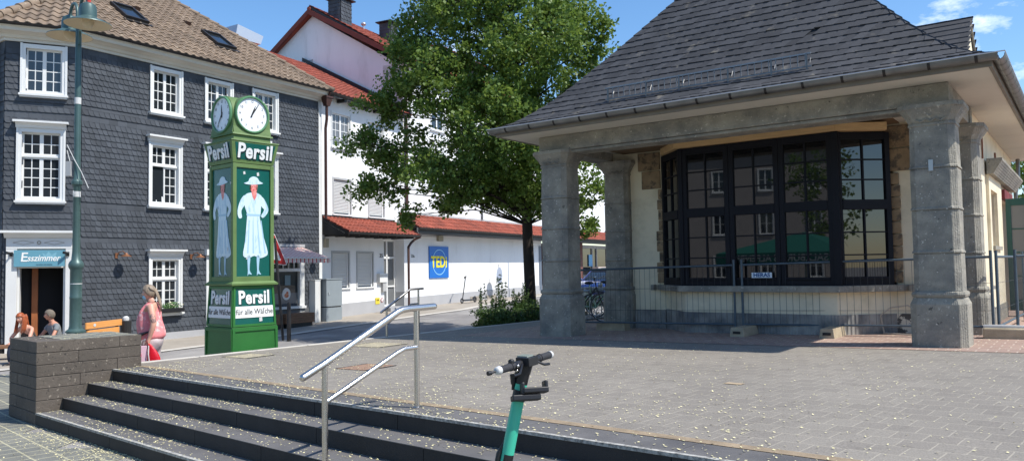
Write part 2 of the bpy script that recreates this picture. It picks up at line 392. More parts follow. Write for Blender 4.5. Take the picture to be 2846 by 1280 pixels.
def weather(m, speck=srgb(196,190,176), pit=srgb(58,56,54)):
    """pale grains, dark pits and vertical tooling marks on top of a stone material"""
    N, L = m.node_tree.nodes, m.node_tree.links; b = N['Principled BSDF']; src = b.inputs['Base Color'].links[0].from_socket; tc = N.new('ShaderNodeTexCoord'); cur = src
    for sc_, lo, hi, c in ((17, .62, .68, speck), (11, .66, .71, pit), (42, .66, .72, pit)):
        n = N.new('ShaderNodeTexNoise'); n.inputs['Scale'].default_value = sc_; n.inputs['Detail'].default_value = 3; n.inputs['Roughness'].default_value = .7; mp = N.new('ShaderNodeMapping'); mp.inputs['Location'].default_value = (sc_, 3, 7); L.new(tc.outputs['Object'], mp.inputs[0]); L.new(mp.outputs[0], n.inputs['Vector'])
        r = N.new('ShaderNodeMapRange'); r.inputs[1].default_value = lo; r.inputs[2].default_value = hi; r.inputs[4].default_value = .75; L.new(n.outputs[0], r.inputs[0])
        mx = N.new('ShaderNodeMix'); mx.data_type = 'RGBA'; L.new(cur, mx.inputs[6]); mx.inputs[7].default_value = c+(1,); L.new(r.outputs[0], mx.inputs[0]); cur = mx.outputs[2]
    L.new(cur, b.inputs['Base Color'])
    w = N.new('ShaderNodeTexWave'); w.inputs['Scale'].default_value = 14; w.inputs['Distortion'].default_value = 2.5; w.inputs['Detail'].default_value = 3; L.new(tc.outputs['Object'], w.inputs['Vector'])
    bp = N.new('ShaderNodeBump'); bp.inputs['Strength'].default_value = .35; bp.inputs['Distance'].default_value = .01; L.new(w.outputs[1], bp.inputs['Height']); old = b.inputs['Normal'].links[0].from_socket; L.new(old, bp.inputs['Normal']); L.new(bp.outputs[0], b.inputs['Normal'])
weather(m_stonec)
weather(m_wall, srgb(150,140,126), srgb(30,28,26))
m_chip = mat('chip', srgb(210,205,195), .9)
def ring(mb, cx, cy, prof):
    b = len(mb.v); k = len(prof); pts = []
    for (z, a, c) in prof:
        pts += [(cx+x, cy+y, z) for x, y in ((-a+c,-a),(a-c,-a),(a,-a+c),(a,a-c),(a-c,a),(-a+c,a),(-a,a-c),(-a,-a+c))]
    F = [(i*8+j, i*8+(j+1) % 8, (i+1)*8+(j+1) % 8, (i+1)*8+j) for i in range(k-1) for j in range(8)]
    F += [tuple(reversed(range(8))), tuple(range((k-1)*8, k*8))]
    return mb.add(pts, F)
def column(cx, cy, gb):
    c = .075; P = [(gb-.1, .335, .085), (1.17, .335, .085), (1.26, .295, c), (1.27, .312, .08), (1.30, .320, .08), (1.33, .312, .08), (1.34, .285, c)]
    for zb in (1.86, 2.44, 3.0):
        P += [(zb-.022, .282, c), (zb-.020, .274, c), (zb-.010, .274, c), (zb-.008, .292, c), (zb+.012, .292, c), (zb+.03, .280, c)]
    P += [(3.56, .272, c), (3.57, .285, c), (3.60, .285, c), (3.605, .275, c), (3.64, .29, c), (3.69, .315, .085), (3.74, .35, .09), (3.78, .375, .1), (3.79, .39, .1), (3.80, .395, .1), (3.85, .395, .1)]
    mb = MB(); ring(mb, cx, cy, P)
    o = mb.build('column', m_stonec, K)
    # zigzag carving and small repair marks
    z = MB()
    for sx in range(3):
        x = cx-.17+sx*.12
        for a, b_ in ((0, .06), (.06, .12)):
            z0, z1 = (3.655, 3.615) if a == 0 else (3.615, 3.655)
            z.hexa([(x+a, cy-.318, z0-.006), (x+b_, cy-.31, z1-.006), (x+b_, cy-.29, z1-.006), (x+a, cy-.29, z0-.006)], [(x+a, cy-.318, z0+.006), (x+b_, cy-.31, z1+.006), (x+b_, cy-.29, z1+.006), (x+a, cy-.29, z0+.006)])
    z.M = None
    z2 = MB(Matrix.Translation((cx, cy-.325, 3.72)) @ Matrix.Rotation(PI/2, 4, 'X')); z2.lathe([(.035,-.03),(.035,.012),(.02,.012),(.02,-.03)], 12, caps=False); z.add(z2.v, z2.f)
    z.build('carving', m_stonec, o)
    q = MB(); rr = random.Random(int(cx*100)+5)
    for i in range(34):
        x = cx+rr.uniform(-.19, .19); zz = rr.uniform(.62, 3.5); r = rr.uniform(.004, .012); yy = cy-(.337 if zz < 1.2 else .297)
        q.lathe([(0, 0), (r, .001)], 6, (x, yy, zz), caps=False) if 0 else q.add([(x-r, yy, zz), (x, yy, zz-r), (x+r, yy, zz), (x, yy, zz+r)], [(0, 1, 2, 3)])
    q.build('chips', m_chip, o)
    return o
column(-.23, .29, .6); column(-6.37, .29, .48)
column(-6.37+.14, 2.36, .48); column(-.2, 2.44, .6)
# strap plate on the right column
mb = MB().box(-.27, -.215, -.012, .0, 2.95, 3.1); mb.build('bolted_plate', M['zinc_edge'], K)
# beams
mb = MB().box(-6.66, 0, .05, .50, 3.855, 4.13); mb.box(-6.0, -.6, .09, .46, 3.80, 3.85)
mb.build('front_beam', m_stonec, K, bevel=.01)
mb = MB().box(-6.66, -6.26, .505, 2.1, 3.855, 4.128); mb.build('side_beam', m_stonec, K, bevel=.01)
mb = MB().box(-.40, 0, .505, 2.1, 3.855, 4.128); mb.box(-.02, .02, 2.10, 2.32, 3.84, 4.12); mb.build('side_beam', m_stonec, K, bevel=.01)
mb = MB().box(-6.255, -.405, .505, 2.24, 4.02, 4.06); mb.build('portico_ceiling', m_soff, K)
mb = MB().box(-6.1, -1.0, 1.65, 2.24, 4.001, 4.018); mb.build('board', mat('old_board', srgb(120,98,72), .8, var=.2, vscale=5), K)
# eaves: soffit slab, fascia, gutter
mb = MB().box(-7.18, .53, -.53, 10.82, 4.135, 4.16); mb.build('soffit', m_soff, K)
m_fasc = mat('fascia', srgb(128,122,112), .85, var=.15, vscale=3, bump=.3)
mb = MB(); 
for x0, x1, y0, y1 in ((-7.20,.55,-.55,-.51), (.51,.55,-.508,10.84), (-7.2,-7.16,-.508,10.84), (-7.158,.508,10.8,10.84)): mb.box(x0, x1, y0, y1, 4.125, 4.24)
mb.build('fascia', m_fasc, K)
def gutter(mb, pts, r=.075):
    # half round trough along pts
    for a, b in zip(pts, pts[1:]):
        A, B = Vector(a), Vector(b); d = (B-A).normalized(); s = Vector((d.y, -d.x, 0))
        V = []; n = 8
        for P_ in (A, B):
            for rr_ in (r, r*.93):
                for j in range(n+1):
                    an = PI*j/n; V.append(P_+s*(math.cos(an)*rr_)-Vector((0,0,math.sin(an)*rr_)))
        F = []; q = n+1
        for j in range(n): F.append((j, j+1, 2*q+j+1, 2*q+j)); F.append((q+j+1, q+j, 3*q+j, 3*q+j+1))
        F += [(0, 2*q, 3*q, q), (n, q+n, 3*q+n, 2*q+n)]
        mb.add(V, F)
gp = [(-7.27,10.91,4.25), (-7.27,-.62,4.25), (.62,-.62,4.25), (.62,10.91,4.25)]
mb = MB(); gutter(mb, gp); g = mb.build('gutter', M['zinc'], K, smooth=50)
for k in range(15):
    mb = MB(); x = -6.9+k*.52
    V = [(x+dx, -.62-math.cos(PI*j/8)*.079, 4.25-math.sin(PI*j/8)*.079) for dx in (0, .035) for j in range(9)]
    mb.add(V, [(j, j+1, 9+j+1, 9+j) for j in range(8)]).build('joint_band', M['gutter_dark'], g)
for k in range(30):
    mb = MB(); y = -.3+k*.35
    V = [(.62+math.cos(PI*j/8)*.079, y+dx, 4.25-math.sin(PI*j/8)*.079) for dx in (0, .02) for j in range(9)]
    mb.add(V, [(j, j+1, 9+j+1, 9+j) for j in range(8)]).build('joint_band', M['gutter_dark'], g)
mb = MB(); mb.tube([(-7.3,-.7,4.257), (.70,-.7,4.257), (.70,10.9,4.257)], .008, 6); mb.build('gutter_bead', M['zinc_edge'], g)
# roof
PR = [(0,4.26),(.3,4.385),(.55,4.575),(.8,4.785),(1.1,5.10),(1.6,5.66),(2.4,6.62),(3.93,8.46)]
acc = [0]
for (a, za), (b_, zb) in zip(PR, PR[1:]): acc.append(acc[-1]+math.hypot(b_-a, zb-za))
def prof(s):
    s = max(0, min(acc[-1], s))
    for k in range(len(PR)-1):
        if s <= acc[k+1]+1e-9:
            t = (s-acc[k])/(acc[k+1]-acc[k]); a, b_ = PR[k], PR[k+1]
            d = math.hypot(b_[0]-a[0], b_[1]-a[1]); return a[0]+(b_[0]-a[0])*t, a[1]+(b_[1]-a[1])*t, (-(b_[1]-a[1])/d, (b_[0]-a[0])/d)
x0r, x1r, y0r, y1r = -7.25, .60, -.60, 10.89
faces = {'f': (lambda a, i, z: (a, y0r+i, z), x0r, x1r), 'r': (lambda a, i, z: (x1r-i, a, z), y0r, y1r),
         'l': (lambda a, i, z: (x0r+i, -a, z), -y1r, -y0r), 'b': (lambda a, i, z: (-a, y1r-i, z), -x1r, -x0r)}
und = MB()
for key, (W, a0, a1) in faces.items():
    for (i0, z0), (i1, z1) in zip(PR, PR[1:]):
        i1 = min(i1, (x1r-x0r)/2-.001)
        und.poly(W(a0+i0, i0, z0-.012), W(a1-i0, i0, z0-.012), W(a1-i1, i1, z1-.012), W(a0+i1, i1, z1-.012))
und.build('roof_deck', M['slate_under'], K)
rr = random.Random(5)
def slates(key, ex, wd, slant):
    W, a0, a1 = faces[key]; mb = MB(); s = -.02; row = 0; sm = acc[-1]-.05
    while s < sm:
        i0, z0, n0 = prof(s); i1, z1, n1 = prof(s+ex*1.12)
        lo0, hi0, lo1, hi1 = a0+i0-.02, a1-i0+.02, a1, a1
        lo1, hi1 = a0+i1-.02, a1-i1+.02
        a = lo0-rr.random()*wd-slant
        while a < hi0:
            w = wd*rr.uniform(.82, 1.2)
            if s < .01: w *= .8
            lift = .020+rr.uniform(-.003, .005)
            cl = lambda v, lo, hi: max(lo, min(hi, v))
            b0, b1, t0, t1 = cl(a, lo0, hi0), cl(a+w+.01, lo0, hi0), cl(a+slant, lo1, hi1), cl(a+w+.01+slant, lo1, hi1)
            if b1-b0 > .02 or t1-t0 > .02:
                dz = rr.uniform(-.003, .003); jz = rr.uniform(-.012, .012)
                ii, zz, nn = prof(s+jz)
                if key == 'f' and abs(a+2.05) < .12 and row in (9,): a += w; continue
                A = W(b0, ii+n0[0]*(lift+.006), zz+n0[1]*(lift+.006)); B = W(b1, ii+n0[0]*(lift-.004), zz+n0[1]*(lift-.004))
                C = W(t1, i1+n1[0]*.002, z1+n1[1]*.002); D = W(t0, i1+n1[0]*.010, z1+n1[1]*.010)
                A2 = W(b0, ii+n0[0]*(lift-.016), zz+n0[1]*(lift-.016)); B2 = W(b1, ii+n0[0]*(lift-.024), zz+n0[1]*(lift-.024)); D2 = W(t0, i1, z1)
                mb.add([A, B, C, D, A2, B2, D2], [(0, 1, 2, 3), (4, 5, 1, 0), (4, 0, 3, 6)])
            a += w
        s += ex*rr.uniform(.96, 1.04); row += 1
    return mb
for key in 'frlb':
    slates(key, .182, .165, .12).build('roof_slates', M['slate_roof'], K, smooth='keep')
mb = MB()
for (ax, ay, sx, sy) in ((x0r, y0r, 1, 1), (x1r, y0r, -1, 1), (x1r, y1r, -1, -1), (x0r, y1r, 1, -1)):
    mb.tube([(ax+sx*i, ay+sy*i, z+.0) for i, z in PR[:-1]]+[(ax+sx*3.92, ay+sy*3.92, 8.46)], .02, 6)
mb.tube([((x0r+x1r)/2, y0r+3.92, 8.47), ((x0r+x1r)/2, y1r-3.92, 8.47)], .06, 8)
mb.build('ridge_cap', M['slate_roof'], K)
mb = MB(); mb.add([(-2.0,.93,5.17),(-1.72,.93,5.17),(-1.66,.97,5.21),(-1.95,.97,5.21)], [(0,1,2,3)]); mb.build('patch_plate', M['zinc_edge'], K)
# snow guard
sg = MB(); pg = MB(); yS = -.06
zs = lambda x: 4.60
for x in (-5.1, -4.38, -3.79, -2.97, -2.3, -1.78):
    pg = MB(); pg.box(x-.012, x+.012, yS-.03, yS-.022, 4.42, 4.80); pg.box(x-.012, x+.012, yS-.03, yS+.26, 4.44, 4.46)
    pg.tube([(x, yS-.02, 4.45), (x, yS+.18, 4.78)], .006, 5); pg.build('guard_bracket', M['zinc'], K)
MB().box(-5.16, -1.72, yS-.025, yS-.003, 4.79, 4.812).build('guard_rail', mat('guard_rail', (.30,.31,.32), .45, metal=.4), K); sg.box(-5.16, -1.72, yS-.02, yS-.006, 4.60, 4.62)
x = -5.12
while x < -1.74: sg.box(x-.006, x+.006, yS-.020, yS-.008, 4.612, 4.79); x += .107
sg.build('snow_guard', mat('guard_zinc', (.22,.23,.24), .5, metal=.3), K)
# dormer on the right slope
dm = MB(); xd = -.25; yc = 5.15; hw = .82
dm.prism([(xd, yc-hw, 4.6), (xd, yc+hw, 4.6), (xd, yc+hw, 5.42), (xd, yc, 6.18), (xd, yc-hw, 5.42)], (-2.2, 0, 0))
d_o = dm.build('dormer', m_cream, K)
mb = MB()
for sgn in (-1, 1):
    y0_, y1_ = yc, yc+sgn*(hw+.16)
    r5 = random.Random(8+sgn)
    for q in range(8):
        f0, f1 = q/8, (q+1.15)/8; x = xd+.03
        while x > -2.6:
            w = .2*r5.uniform(.8, 1.2); V = []
            for xx in (x, x-w):
                for f in (f0, f1): V.append((xx+(.05 if f == f1 else 0), y0_+(y1_-y0_)*(1-f), 5.35+.97*f+(.022 if f == f0 else 0)+r5.uniform(0, .004)))
            mb.add(V+[(a_, b_, c_-.02) for a_, b_, c_ in V], [(0,1,3,2), (4,5,7,6), (0,2,6,4), (1,3,7,5), (0,1,5,4), (2,3,7,6)]); x -= w
mb.build('dormer_roof', M['slate_roof'], d_o)
mb = MB().box(xd+.0, xd+.045, yc-hw-.17, yc-hw-.05, 5.27, 5.38)
for sgn in (-1, 1):
    mb.prism([(xd+.045, yc, 6.31), (xd+.045, yc+sgn*(hw+.16), 5.34), (xd+.045, yc+sgn*(hw+.16), 5.24), (xd+.045, yc, 6.20)][::sgn], (-.03, 0, 0))
mb.build('bargeboard', m_stonec, d_o)
mb = MB().box(xd-.02, xd+.015, yc-.35, yc+.35, 4.75, 5.5); mb.build('dormer_window', M['glass'], d_o)
# walls
fw = MB(); zt = 4.13; zb = .3
fw.box(-6.5, -5.25, 2.25, 2.6, zb, zt); fw.box(-1.12, -.03, 2.25, 2.6, zb, zt); fw.box(-5.25, -1.12, 2.25, 2.6, 3.97, zt); fw.box(-5.25, -1.12, 2.25, 2.6, zb, 1.27)
fw.build('front_wall', m_cream, K)
sw = MB(); sw.box(-.3, -.03, 2.605, 4.72, zb, zt); sw.box(-.3, -.03, 4.72, 5.80, zb, 2.0); sw.box(-.3, -.03, 4.72, 5.80, 3.0, zt); sw.box(-.3, -.03, 5.80, 7.0, zb, zt)
sw.box(-.3, -.03, 7.0, 9.1, 3.0, zt); sw.box(-.3, -.03, 9.1, 10.3, zb, zt)
sw.build('side_wall', m_cream, K)
mb = MB(); mb.box(-.029, .02, 4.42, 4.70, .9, 3.27); mb.box(-.029, .02, 5.83, 6.75, .9, 3.27); mb.box(-.029, .02, 4.70, 5.83, .9, 1.98); mb.box(-.029, .02, 4.70, 5.83, 3.02, 3.27)
mb.build('raised_panel', m_cream, K)
mb = MB().box(-6.6, -6.3, 2.6, 10.3, zb, zt); mb.box(-6.3, -.3, 10.0, 10.3, zb, zt); mb.build('rear_wall', m_cream, K)
mb = MB().box(-.02, .06, 4.66, 6.0, 1.93, 2.0); mb.build('window_sill', m_stonec, K)
mb = MB().box(-.22, -.16, 4.72, 5.8, 2.0, 3.0); mb.build('window_board', mat('window_board', srgb(104,88,78), .7, var=.2, vscale=4), K)
mb = MB().prism([(.0, 4.35, 3.27), (.10, 4.35, 3.27), (.24, 4.35, 3.50), (.24, 4.35, 3.54), (0, 4.35, 3.54)], (0, 5.05, 0)); mb.build('hood_moulding', m_stonec, K)
mb = MB(); mb.box(-.029, .03, 2.61, 4.40, .3, .93); mb.box(-.029, .035, 4.41, 6.9, .3, .91); mb.build('side_plinth', m_stonec, K)
mb = MB().box(-.25, -.22, 7.0, 9.1, .6, 3.0); mb.build('doorway', M['interior'], K)
mb = MB(); mb.box(-.02, -.005, 2.9, 2.98, 3.35, 3.9); mb.box(-.03, -.005, 6.2, 6.3, 3.75, 3.85); mb.box(-.02, .0, 3.9, 3.97, 3.5, 3.95); mb.build('wall_vent', mat('rusty', srgb(120,70,45), .8, var=.2), K)
mb = MB()
for i in range(7): mb.box(-.02, .06, 7.0+.28*i, 7.27+.28*i, 2.99, 3.18)
mb.build('folded_awning', mat('awning_red', srgb(110,44,46), .8, island=.4), K)
mb = MB().tube([(.12, 10.05, 4.1), (.12, 9.95, 3.6), (.06, 9.9, 3.3), (.06, 9.9, .6)], .045, 10); mb.build('downpipe', M['zinc'], K, smooth=60)
# exposed masonry around the bay
def rough_blocks(mb, x0, x1, z0, z1, y, n, seed):
    r_ = random.Random(seed); z = z0
    for i in range(n):
        h = (z1-z0)/n
        mb.box(x0+r_.uniform(-.05, .03), x1+r_.uniform(-.01, .01), y-.02-r_.uniform(0, .02), y+.05, z+.006, z+h-.008); z += h
for A_, B_ in (((-1.22, -.62, 3.22, 3.98, 2.24, 2, 1), (-1.20, -1.03, 1.40, 3.2, 2.24, 9, 3)), ((-5.72, -5.30, 3.25, 3.98, 2.24, 2, 2), (-5.36, -5.2, 1.40, 3.24, 2.24, 9, 4))):
    mb = MB(); rough_blocks(mb, *A_); rough_blocks(mb, *B_); mb.build('exposed_masonry', m_bare, K, bevel=.01)
# bay: plan points
bp_ = [(-5.22, 2.2), (-4.5, 1.52), (-1.88, 1.52), (-1.14, 2.2)]
def offs(d): return [(-5.22-d*1.5, 2.26), (-4.5-d*.5, 1.52-d), (-1.88+d*.5, 1.52-d), (-1.14+d*1.5, 2.26)]
def bayprism(mb, d, z0, z1, back=2.3):
    q = offs(d); pts = [(x, y, z0) for x, y in q]+[(q[-1][0], back, z0), (q[0][0], back, z0)]
    mb.prism(pts, (0, 0, z1-z0))
mb = MB(); bayprism(mb, .0, .3, 1.27); mb.build('bay_base', m_cream, K)
mb = MB(); bayprism(mb, .02, .3, .90); mb.box(-6.5, -5.24, 2.22, 2.249, .3, .88); mb.build('plinth', m_plinth, K)
mb = MB(); mb.box(-1.14, -.03, 2.22, 2.249, .3, .90); mb.build('peeling_plinth', mat('peeling', srgb(225,216,196), .9, bump=.6, bscale=30, col2=srgb(92,88,84), c2scale=7, c2lo=.48, c2hi=.52), K)
mb = MB(); bayprism(mb, .14, 1.265, 1.37); mb.box(-5.5, -5.43, 2.12, 2.26, 1.265, 1.37); mb.box(-.93, -.86+.0, 2.12, 2.26, 1.265, 1.37); mb.build('bay_sill', m_stonec, K, bevel=.008)
m_navy = mat('bay_frame_paint', (.009,.010,.015), .55, var=.1, spec=.2)
m_bglass = bpy.data.materials.new('bay_glass'); N, L = nt(m_bglass); b = N['Principled BSDF']; b.inputs['Base Color'].default_value = (.006,.007,.009,1); b.inputs['Roughness'].default_value = .015; b.inputs['IOR'].default_value = 1.75
tc = N.new('ShaderNodeTexCoord'); n1 = N.new('ShaderNodeTexNoise'); n1.inputs['Scale'].default_value = .8; L.new(tc.outputs['Object'], n1.inputs['Vector']); bq = N.new('ShaderNodeBump'); bq.inputs['Strength'].default_value = .03; bq.inputs['Distance'].default_value = .02; L.new(n1.outputs[0], bq.inputs['Height']); L.new(bq.outputs[0], b.inputs['Normal'])
bay = MB(); gl = []
def unit(p0, p1, z0=1.37, z1=3.865):
    d = Vector((p1[0]-p0[0], p1[1]-p0[1], 0)); L_ = d.length; d.normalize(); ang = math.atan2(d.y, d.x)
    Mx = Matrix.Translation((p0[0], p0[1], 0)) @ Matrix.Rotation(ang, 4, 'Z')
    f = MB(Mx); w = .085
    f.box(0, w, -.03, .06, z0, z1); f.box(L_-w, L_, -.03, .06, z0, z1); f.box(w, L_-w, -.03, .06, z0, z0+.13); f.box(w, L_-w, -.03, .06, z1-.12, z1); f.box(w, L_-w, -.04, .06, 2.60, 2.76)
    f.box(w, L_-w, -.055, -.031, z0+.10, z0+.14)
    o = f.build('bay_window', m_navy, K, bevel=.004)
    mu = MB(Mx)
    for za, zb_ in ((z0+.13, 2.60), (2.76, z1-.12)):
        mu.box(L_/2-.013, L_/2+.013, -.015, .03, za, zb_)
        for k in (1, 2): zz = za+(zb_-za)*k/3; mu.box(w, L_/2-.014, -.012, .028, zz-.011, zz+.011); mu.box(L_/2+.014, L_-w, -.012, .028, zz-.011, zz+.011)
    mu.build('muntin', m_navy, o)
    g_ = MB(Mx).box(w, L_-w, .012, .016, z0+.1, z1-.1); g_.build('pane', m_bglass, o)
unit((-5.22, 2.2), (-4.56, 1.55)); 
cw = (4.5-1.88)/3
for k in range(3): unit((-4.5+cw*k+.003, 1.52), (-4.5+cw*(k+1)-.003, 1.52))
unit((-1.84, 1.55), (-1.16, 2.16))
for bx_ in ((-4.56, -4.49, 1.47, 1.56, 1.37, 3.865), (-1.89, -1.78, 1.47, 1.6, 1.37, 3.865)): MB().box(*bx_).build('corner_post', m_navy, K, bevel=.004)
mb = MB()
mb.hexa([(-5.18, 2.03, 3.87), (-4.62, 1.42, 3.87), (-4.5, 1.6, 3.87), (-5.1, 2.2, 3.87)], [(-5.18, 2.03, 4.0), (-4.62, 1.42, 4.0), (-4.5, 1.6, 4.0), (-5.1, 2.2, 4.0)])
mb.box(-4.617, -1.80, 1.42, 1.60, 3.87, 4.0)
mb.hexa([(-1.797, 1.42, 3.87), (-1.08, 1.68, 3.84), (-1.14, 1.85, 3.84), (-1.797, 1.6, 3.87)], [(-1.797, 1.42, 3.99), (-1.08, 1.68, 3.96), (-1.14, 1.85, 3.96), (-1.797, 1.6, 3.99)])
mb.build('timber_lintel', m_wood, K, bevel=.004)
# graffiti scrawl on the side wall (thin paint line)
mb = MB()
for pts in ([(3.35,2.30),(3.42,2.05),(3.5,1.88),(3.56,2.08),(3.60,2.32)], [(3.36,1.72),(3.5,1.9),(3.62,1.86)], [(3.5,1.9),(3.58,1.7),(3.66,1.5)]):
    mb.tube([(-.028, y, z) for y, z in pts], .006, 4)
mb.build('scrawl', mat('violet_paint', srgb(130,120,190), .6), K)
# green glazed door standing open at the side
GD = KF.thing('green_door', 'dark green glazed door standing open at the kiosk side', 'door', .06, 7.0, .72)
m_green_d = mat('door_green', srgb(28,78,72), .45)
mb = MB(); mb.box(0, .09, 0, .05, 0, 2.26); mb.box(1.0, 1.09, 0, .05, 0, 2.26); mb.box(.09, 1.0, 0, .05, 0, .22); mb.box(.09, 1.0, 0, .05, 2.12, 2.26)
mb.build('door_frame', m_green_d, GD, bevel=.004)
mb = MB()
for k in range(1, 4): mb.box(.09, 1.0, .01, .04, .22+k*.475-.012, .22+k*.475+.012)
for k in (1, 2): mb.box(.09+k*.303-.012, .09+k*.303+.012, .005, .045, .22, 2.12)
mb.build('muntin', m_green_d, GD)
mb = MB().box(.09, 1.0, .022, .028, .22, 2.12); gq = M['glass_grey']; mb.build('pane', gq, GD)
# reddish slatted awning behind it
# loose cable at the wall foot
def onp(fr, x, y, dz=0):
    W = fr.w(x, y); return (W[0], W[1], plz(W[0], W[1])+dz)
mb = MB(); mb.tube([onp(KF, -1.3, 2.0, .02), onp(KF, -1.35, 2.02, .3), onp(KF, -1.2, 2.0, .42), onp(KF, -.95, 2.0, .46), onp(KF, -.7, 2.0, .35), onp(KF, -.55, 1.9, .1), onp(KF, -.4, 1.7, .02), onp(KF, -.9, 1.75, .02), onp(KF, -1.3, 1.95, .02)], .012, 6)
mb.build('cable_loop', mat('cable', srgb(190,180,165), .6), smooth=60, label='pale cable loop lying at the foot of the kiosk wall', cat='cable')
# ================================================================ HOUSE HELPERS
def T4(x=0, y=0, z=0, rz=0): return Matrix.Translation((x, y, z)) @ Matrix.Rotation(rz, 4, 'Z')
def wall_grid(Mx, x0, x1, z0, z1, holes=(), y=0, reveal=.14, depth=.3):
    mb = MB(Mx); X = sorted({x0, x1, *[min(max(v, x0), x1) for h in holes for v in h[:2]]}); Z = sorted({z0, z1, *[min(max(v, z0), z1) for h in holes for v in h[2:4]]})
    for a, b in zip(X, X[1:]):
        for c, d in zip(Z, Z[1:]):
            cx, cz = (a+b)/2, (c+d)/2
            if any(h[0] < cx < h[1] and h[2] < cz < h[3] for h in holes): continue
            mb.poly((a, y, c), (b, y, c), (b, y, d), (a, y, d))
    for h in holes:
        r = h[4] if len(h) > 4 else reveal; a, b, c, d = h[:4]
        mb.poly((a, y, c), (a, y+r, c), (a, y+r, d), (a, y, d)); mb.poly((b, y, d), (b, y+r, d), (b, y+r, c), (b, y, c))
        mb.poly((a, y, d), (a, y+r, d), (b, y+r, d), (b, y, d)); mb.poly((a, y, c), (b, y, c), (b, y+r, c), (a, y+r, c))
    mb.poly((x0, y, z0), (x0, y, z1), (x0, y+depth, z1), (x0, y+depth, z0)); mb.poly((x1, y, z1), (x1, y, z0), (x1, y+depth, z0), (x1, y+depth, z1))
    return mb
def slate_wall(Mx, x0, x1, z0, z1, holes, flats, rh=.125, wd=.17, seed=1, over=0):
    mb = MB(Mx); r_ = random.Random(seed); z = z0; row = 0
    def put(pts, side):   # pts counter-clockwise seen from outside, last two = top
        n = len(pts); V = list(pts)+[(p[0], p[1]+.012, p[2]) for p in pts]
        mb.add(V, [tuple(range(n))]+[(i, n+i, n+(i+1) % n, (i+1) % n) for i in side])
    while z < z1-.02:
        fl = next((f for f in flats if f[0] <= z+rh*.4 < f[1]), None)
        h = rh*r_.uniform(.96, 1.04); x = x0-r_.random()*wd
        if fl: h = (fl[1]-fl[0])/max(1, round((fl[1]-fl[0])/.15))
        top = min(z+h*1.25, z1)
        while x < x1:
            w = (wd if not fl else .26)*r_.uniform(.9, 1.12)
            cx, cz = x+w/2, z+h/2
            if any(a+.03 < cx < b-.03 and c+.01 < cz < d-.02 for a, b, c, d in holes): x += w; continue
            cl = lambda v: max(x0, min(x1, v))
            if fl:
                P_ = [(x, z), (x+w-.003, z), (x+w-.003, top), (x, top)]; sd_ = (0, 1, 3)
            else:
                P_ = [(x+.00*w, z+.62*h), (x+.07*w, z+.36*h), (x+.22*w, z+.13*h), (x+.45*w, z), (x+1.25*w, z+.0*h), (x+1.25*w, z+.5*h), (x+1.25*w, top), (x-.06*w, top)]; sd_ = (0, 1, 2, 3, 7)
            if fl: yy = lambda px, pz: -.006-.014*(1-(pz-z)/(top-z))
            else: yy = lambda px, pz: -.003-.012*(1-(px-x)/(1.25*w))-.024*(1-(pz-z)/(top-z))
            pts = [(cl(px), yy(px, pz), pz) for px, pz in P_]
            if max(p[0] for p in pts)-min(p[0] for p in pts) > .02: put(pts, sd_)
            x += w
        z += h; row += 1
    return mb
def sweep(path, prof, mb=None):
    """profile (outward d, z) swept along a 2-D path with mitred corners; outward = right of travel"""
    mb = mb or MB(); n = len(path); k = len(prof); V = []
    for i, p in enumerate(path):
        d0 = Vector((path[i][0]-path[i-1][0], path[i][1]-path[i-1][1])).normalized() if i else None
        d1 = Vector((path[i+1][0]-path[i][0], path[i+1][1]-path[i][1])).normalized() if i < n-1 else None
        d0 = d0 or d1; d1 = d1 or d0; n0 = Vector((d0.y, -d0.x)); n1 = Vector((d1.y, -d1.x)); m = (n0+n1).normalized(); m /= max(.3, m.dot(n0))
        for d, z in prof: V.append((p[0]+m.x*d, p[1]+m.y*d, z))
    F = [(i*k+j, (i+1)*k+j, (i+1)*k+(j+1) % k, i*k+(j+1) % k) for i in range(n-1) for j in range(k)]
    F += [tuple(range(k)), tuple(reversed(range((n-1)*k, n*k)))]
    return mb.add(V, F)
def miter(path, d):
    mb = sweep(path, [(d, 0)]) if 0 else None
    out = []; n = len(path)
    for i, p in enumerate(path):
        d0 = Vector((path[i][0]-path[i-1][0], path[i][1]-path[i-1][1])).normalized() if i else None
        d1 = Vector((path[i+1][0]-path[i][0], path[i+1][1]-path[i][1])).normalized() if i < n-1 else None
        d0 = d0 or d1; d1 = d1 or d0; n0 = Vector((d0.y, -d0.x)); n1 = Vector((d1.y, -d1.x)); m = (n0+n1).normalized(); m /= max(.3, m.dot(n0))
        out.append((p[0]+m.x*d, p[1]+m.y*d))
    return out
def tiles(W, lo, hi, smax, ex=.33, wd=.24, amp=.026, seed=1, s0=-.02):
    """pantiles: W(a, s, h) maps eave coordinate, slope distance and height to a point"""
    mb = MB(); r_ = random.Random(seed); s = s0; NS = 6
    while s < smax:
        L0, H0 = lo(s), hi(s); a = math.floor(L0/wd)*wd
        t1 = min(s+ex+.03, smax+.02); L1, H1 = lo(t1), hi(t1)
        while a < H0:
            if a+wd > L0+.03:
                lift = .034+r_.uniform(-.003, .003); V = []
                for q, (ss, hh, Lq, Hq) in enumerate(((s, lift, L0, H0), (t1, .004, L1, H1), (s, lift-.028, L0, H0))):
                    for k in range(NS+1):
                        x = a+wd*1.06*k/NS; x = max(Lq, min(Hq, x)); V.append(W(x, ss, hh+amp*math.sin(2*PI*(k/NS)+.6)))
                n = NS+1
                mb.add(V, [(k, k+1, n+k+1, n+k) for k in range(NS)]+[(2*n+k, 2*n+k+1, k+1, k) for k in range(NS)])
            a += wd
        s += ex
    return mb
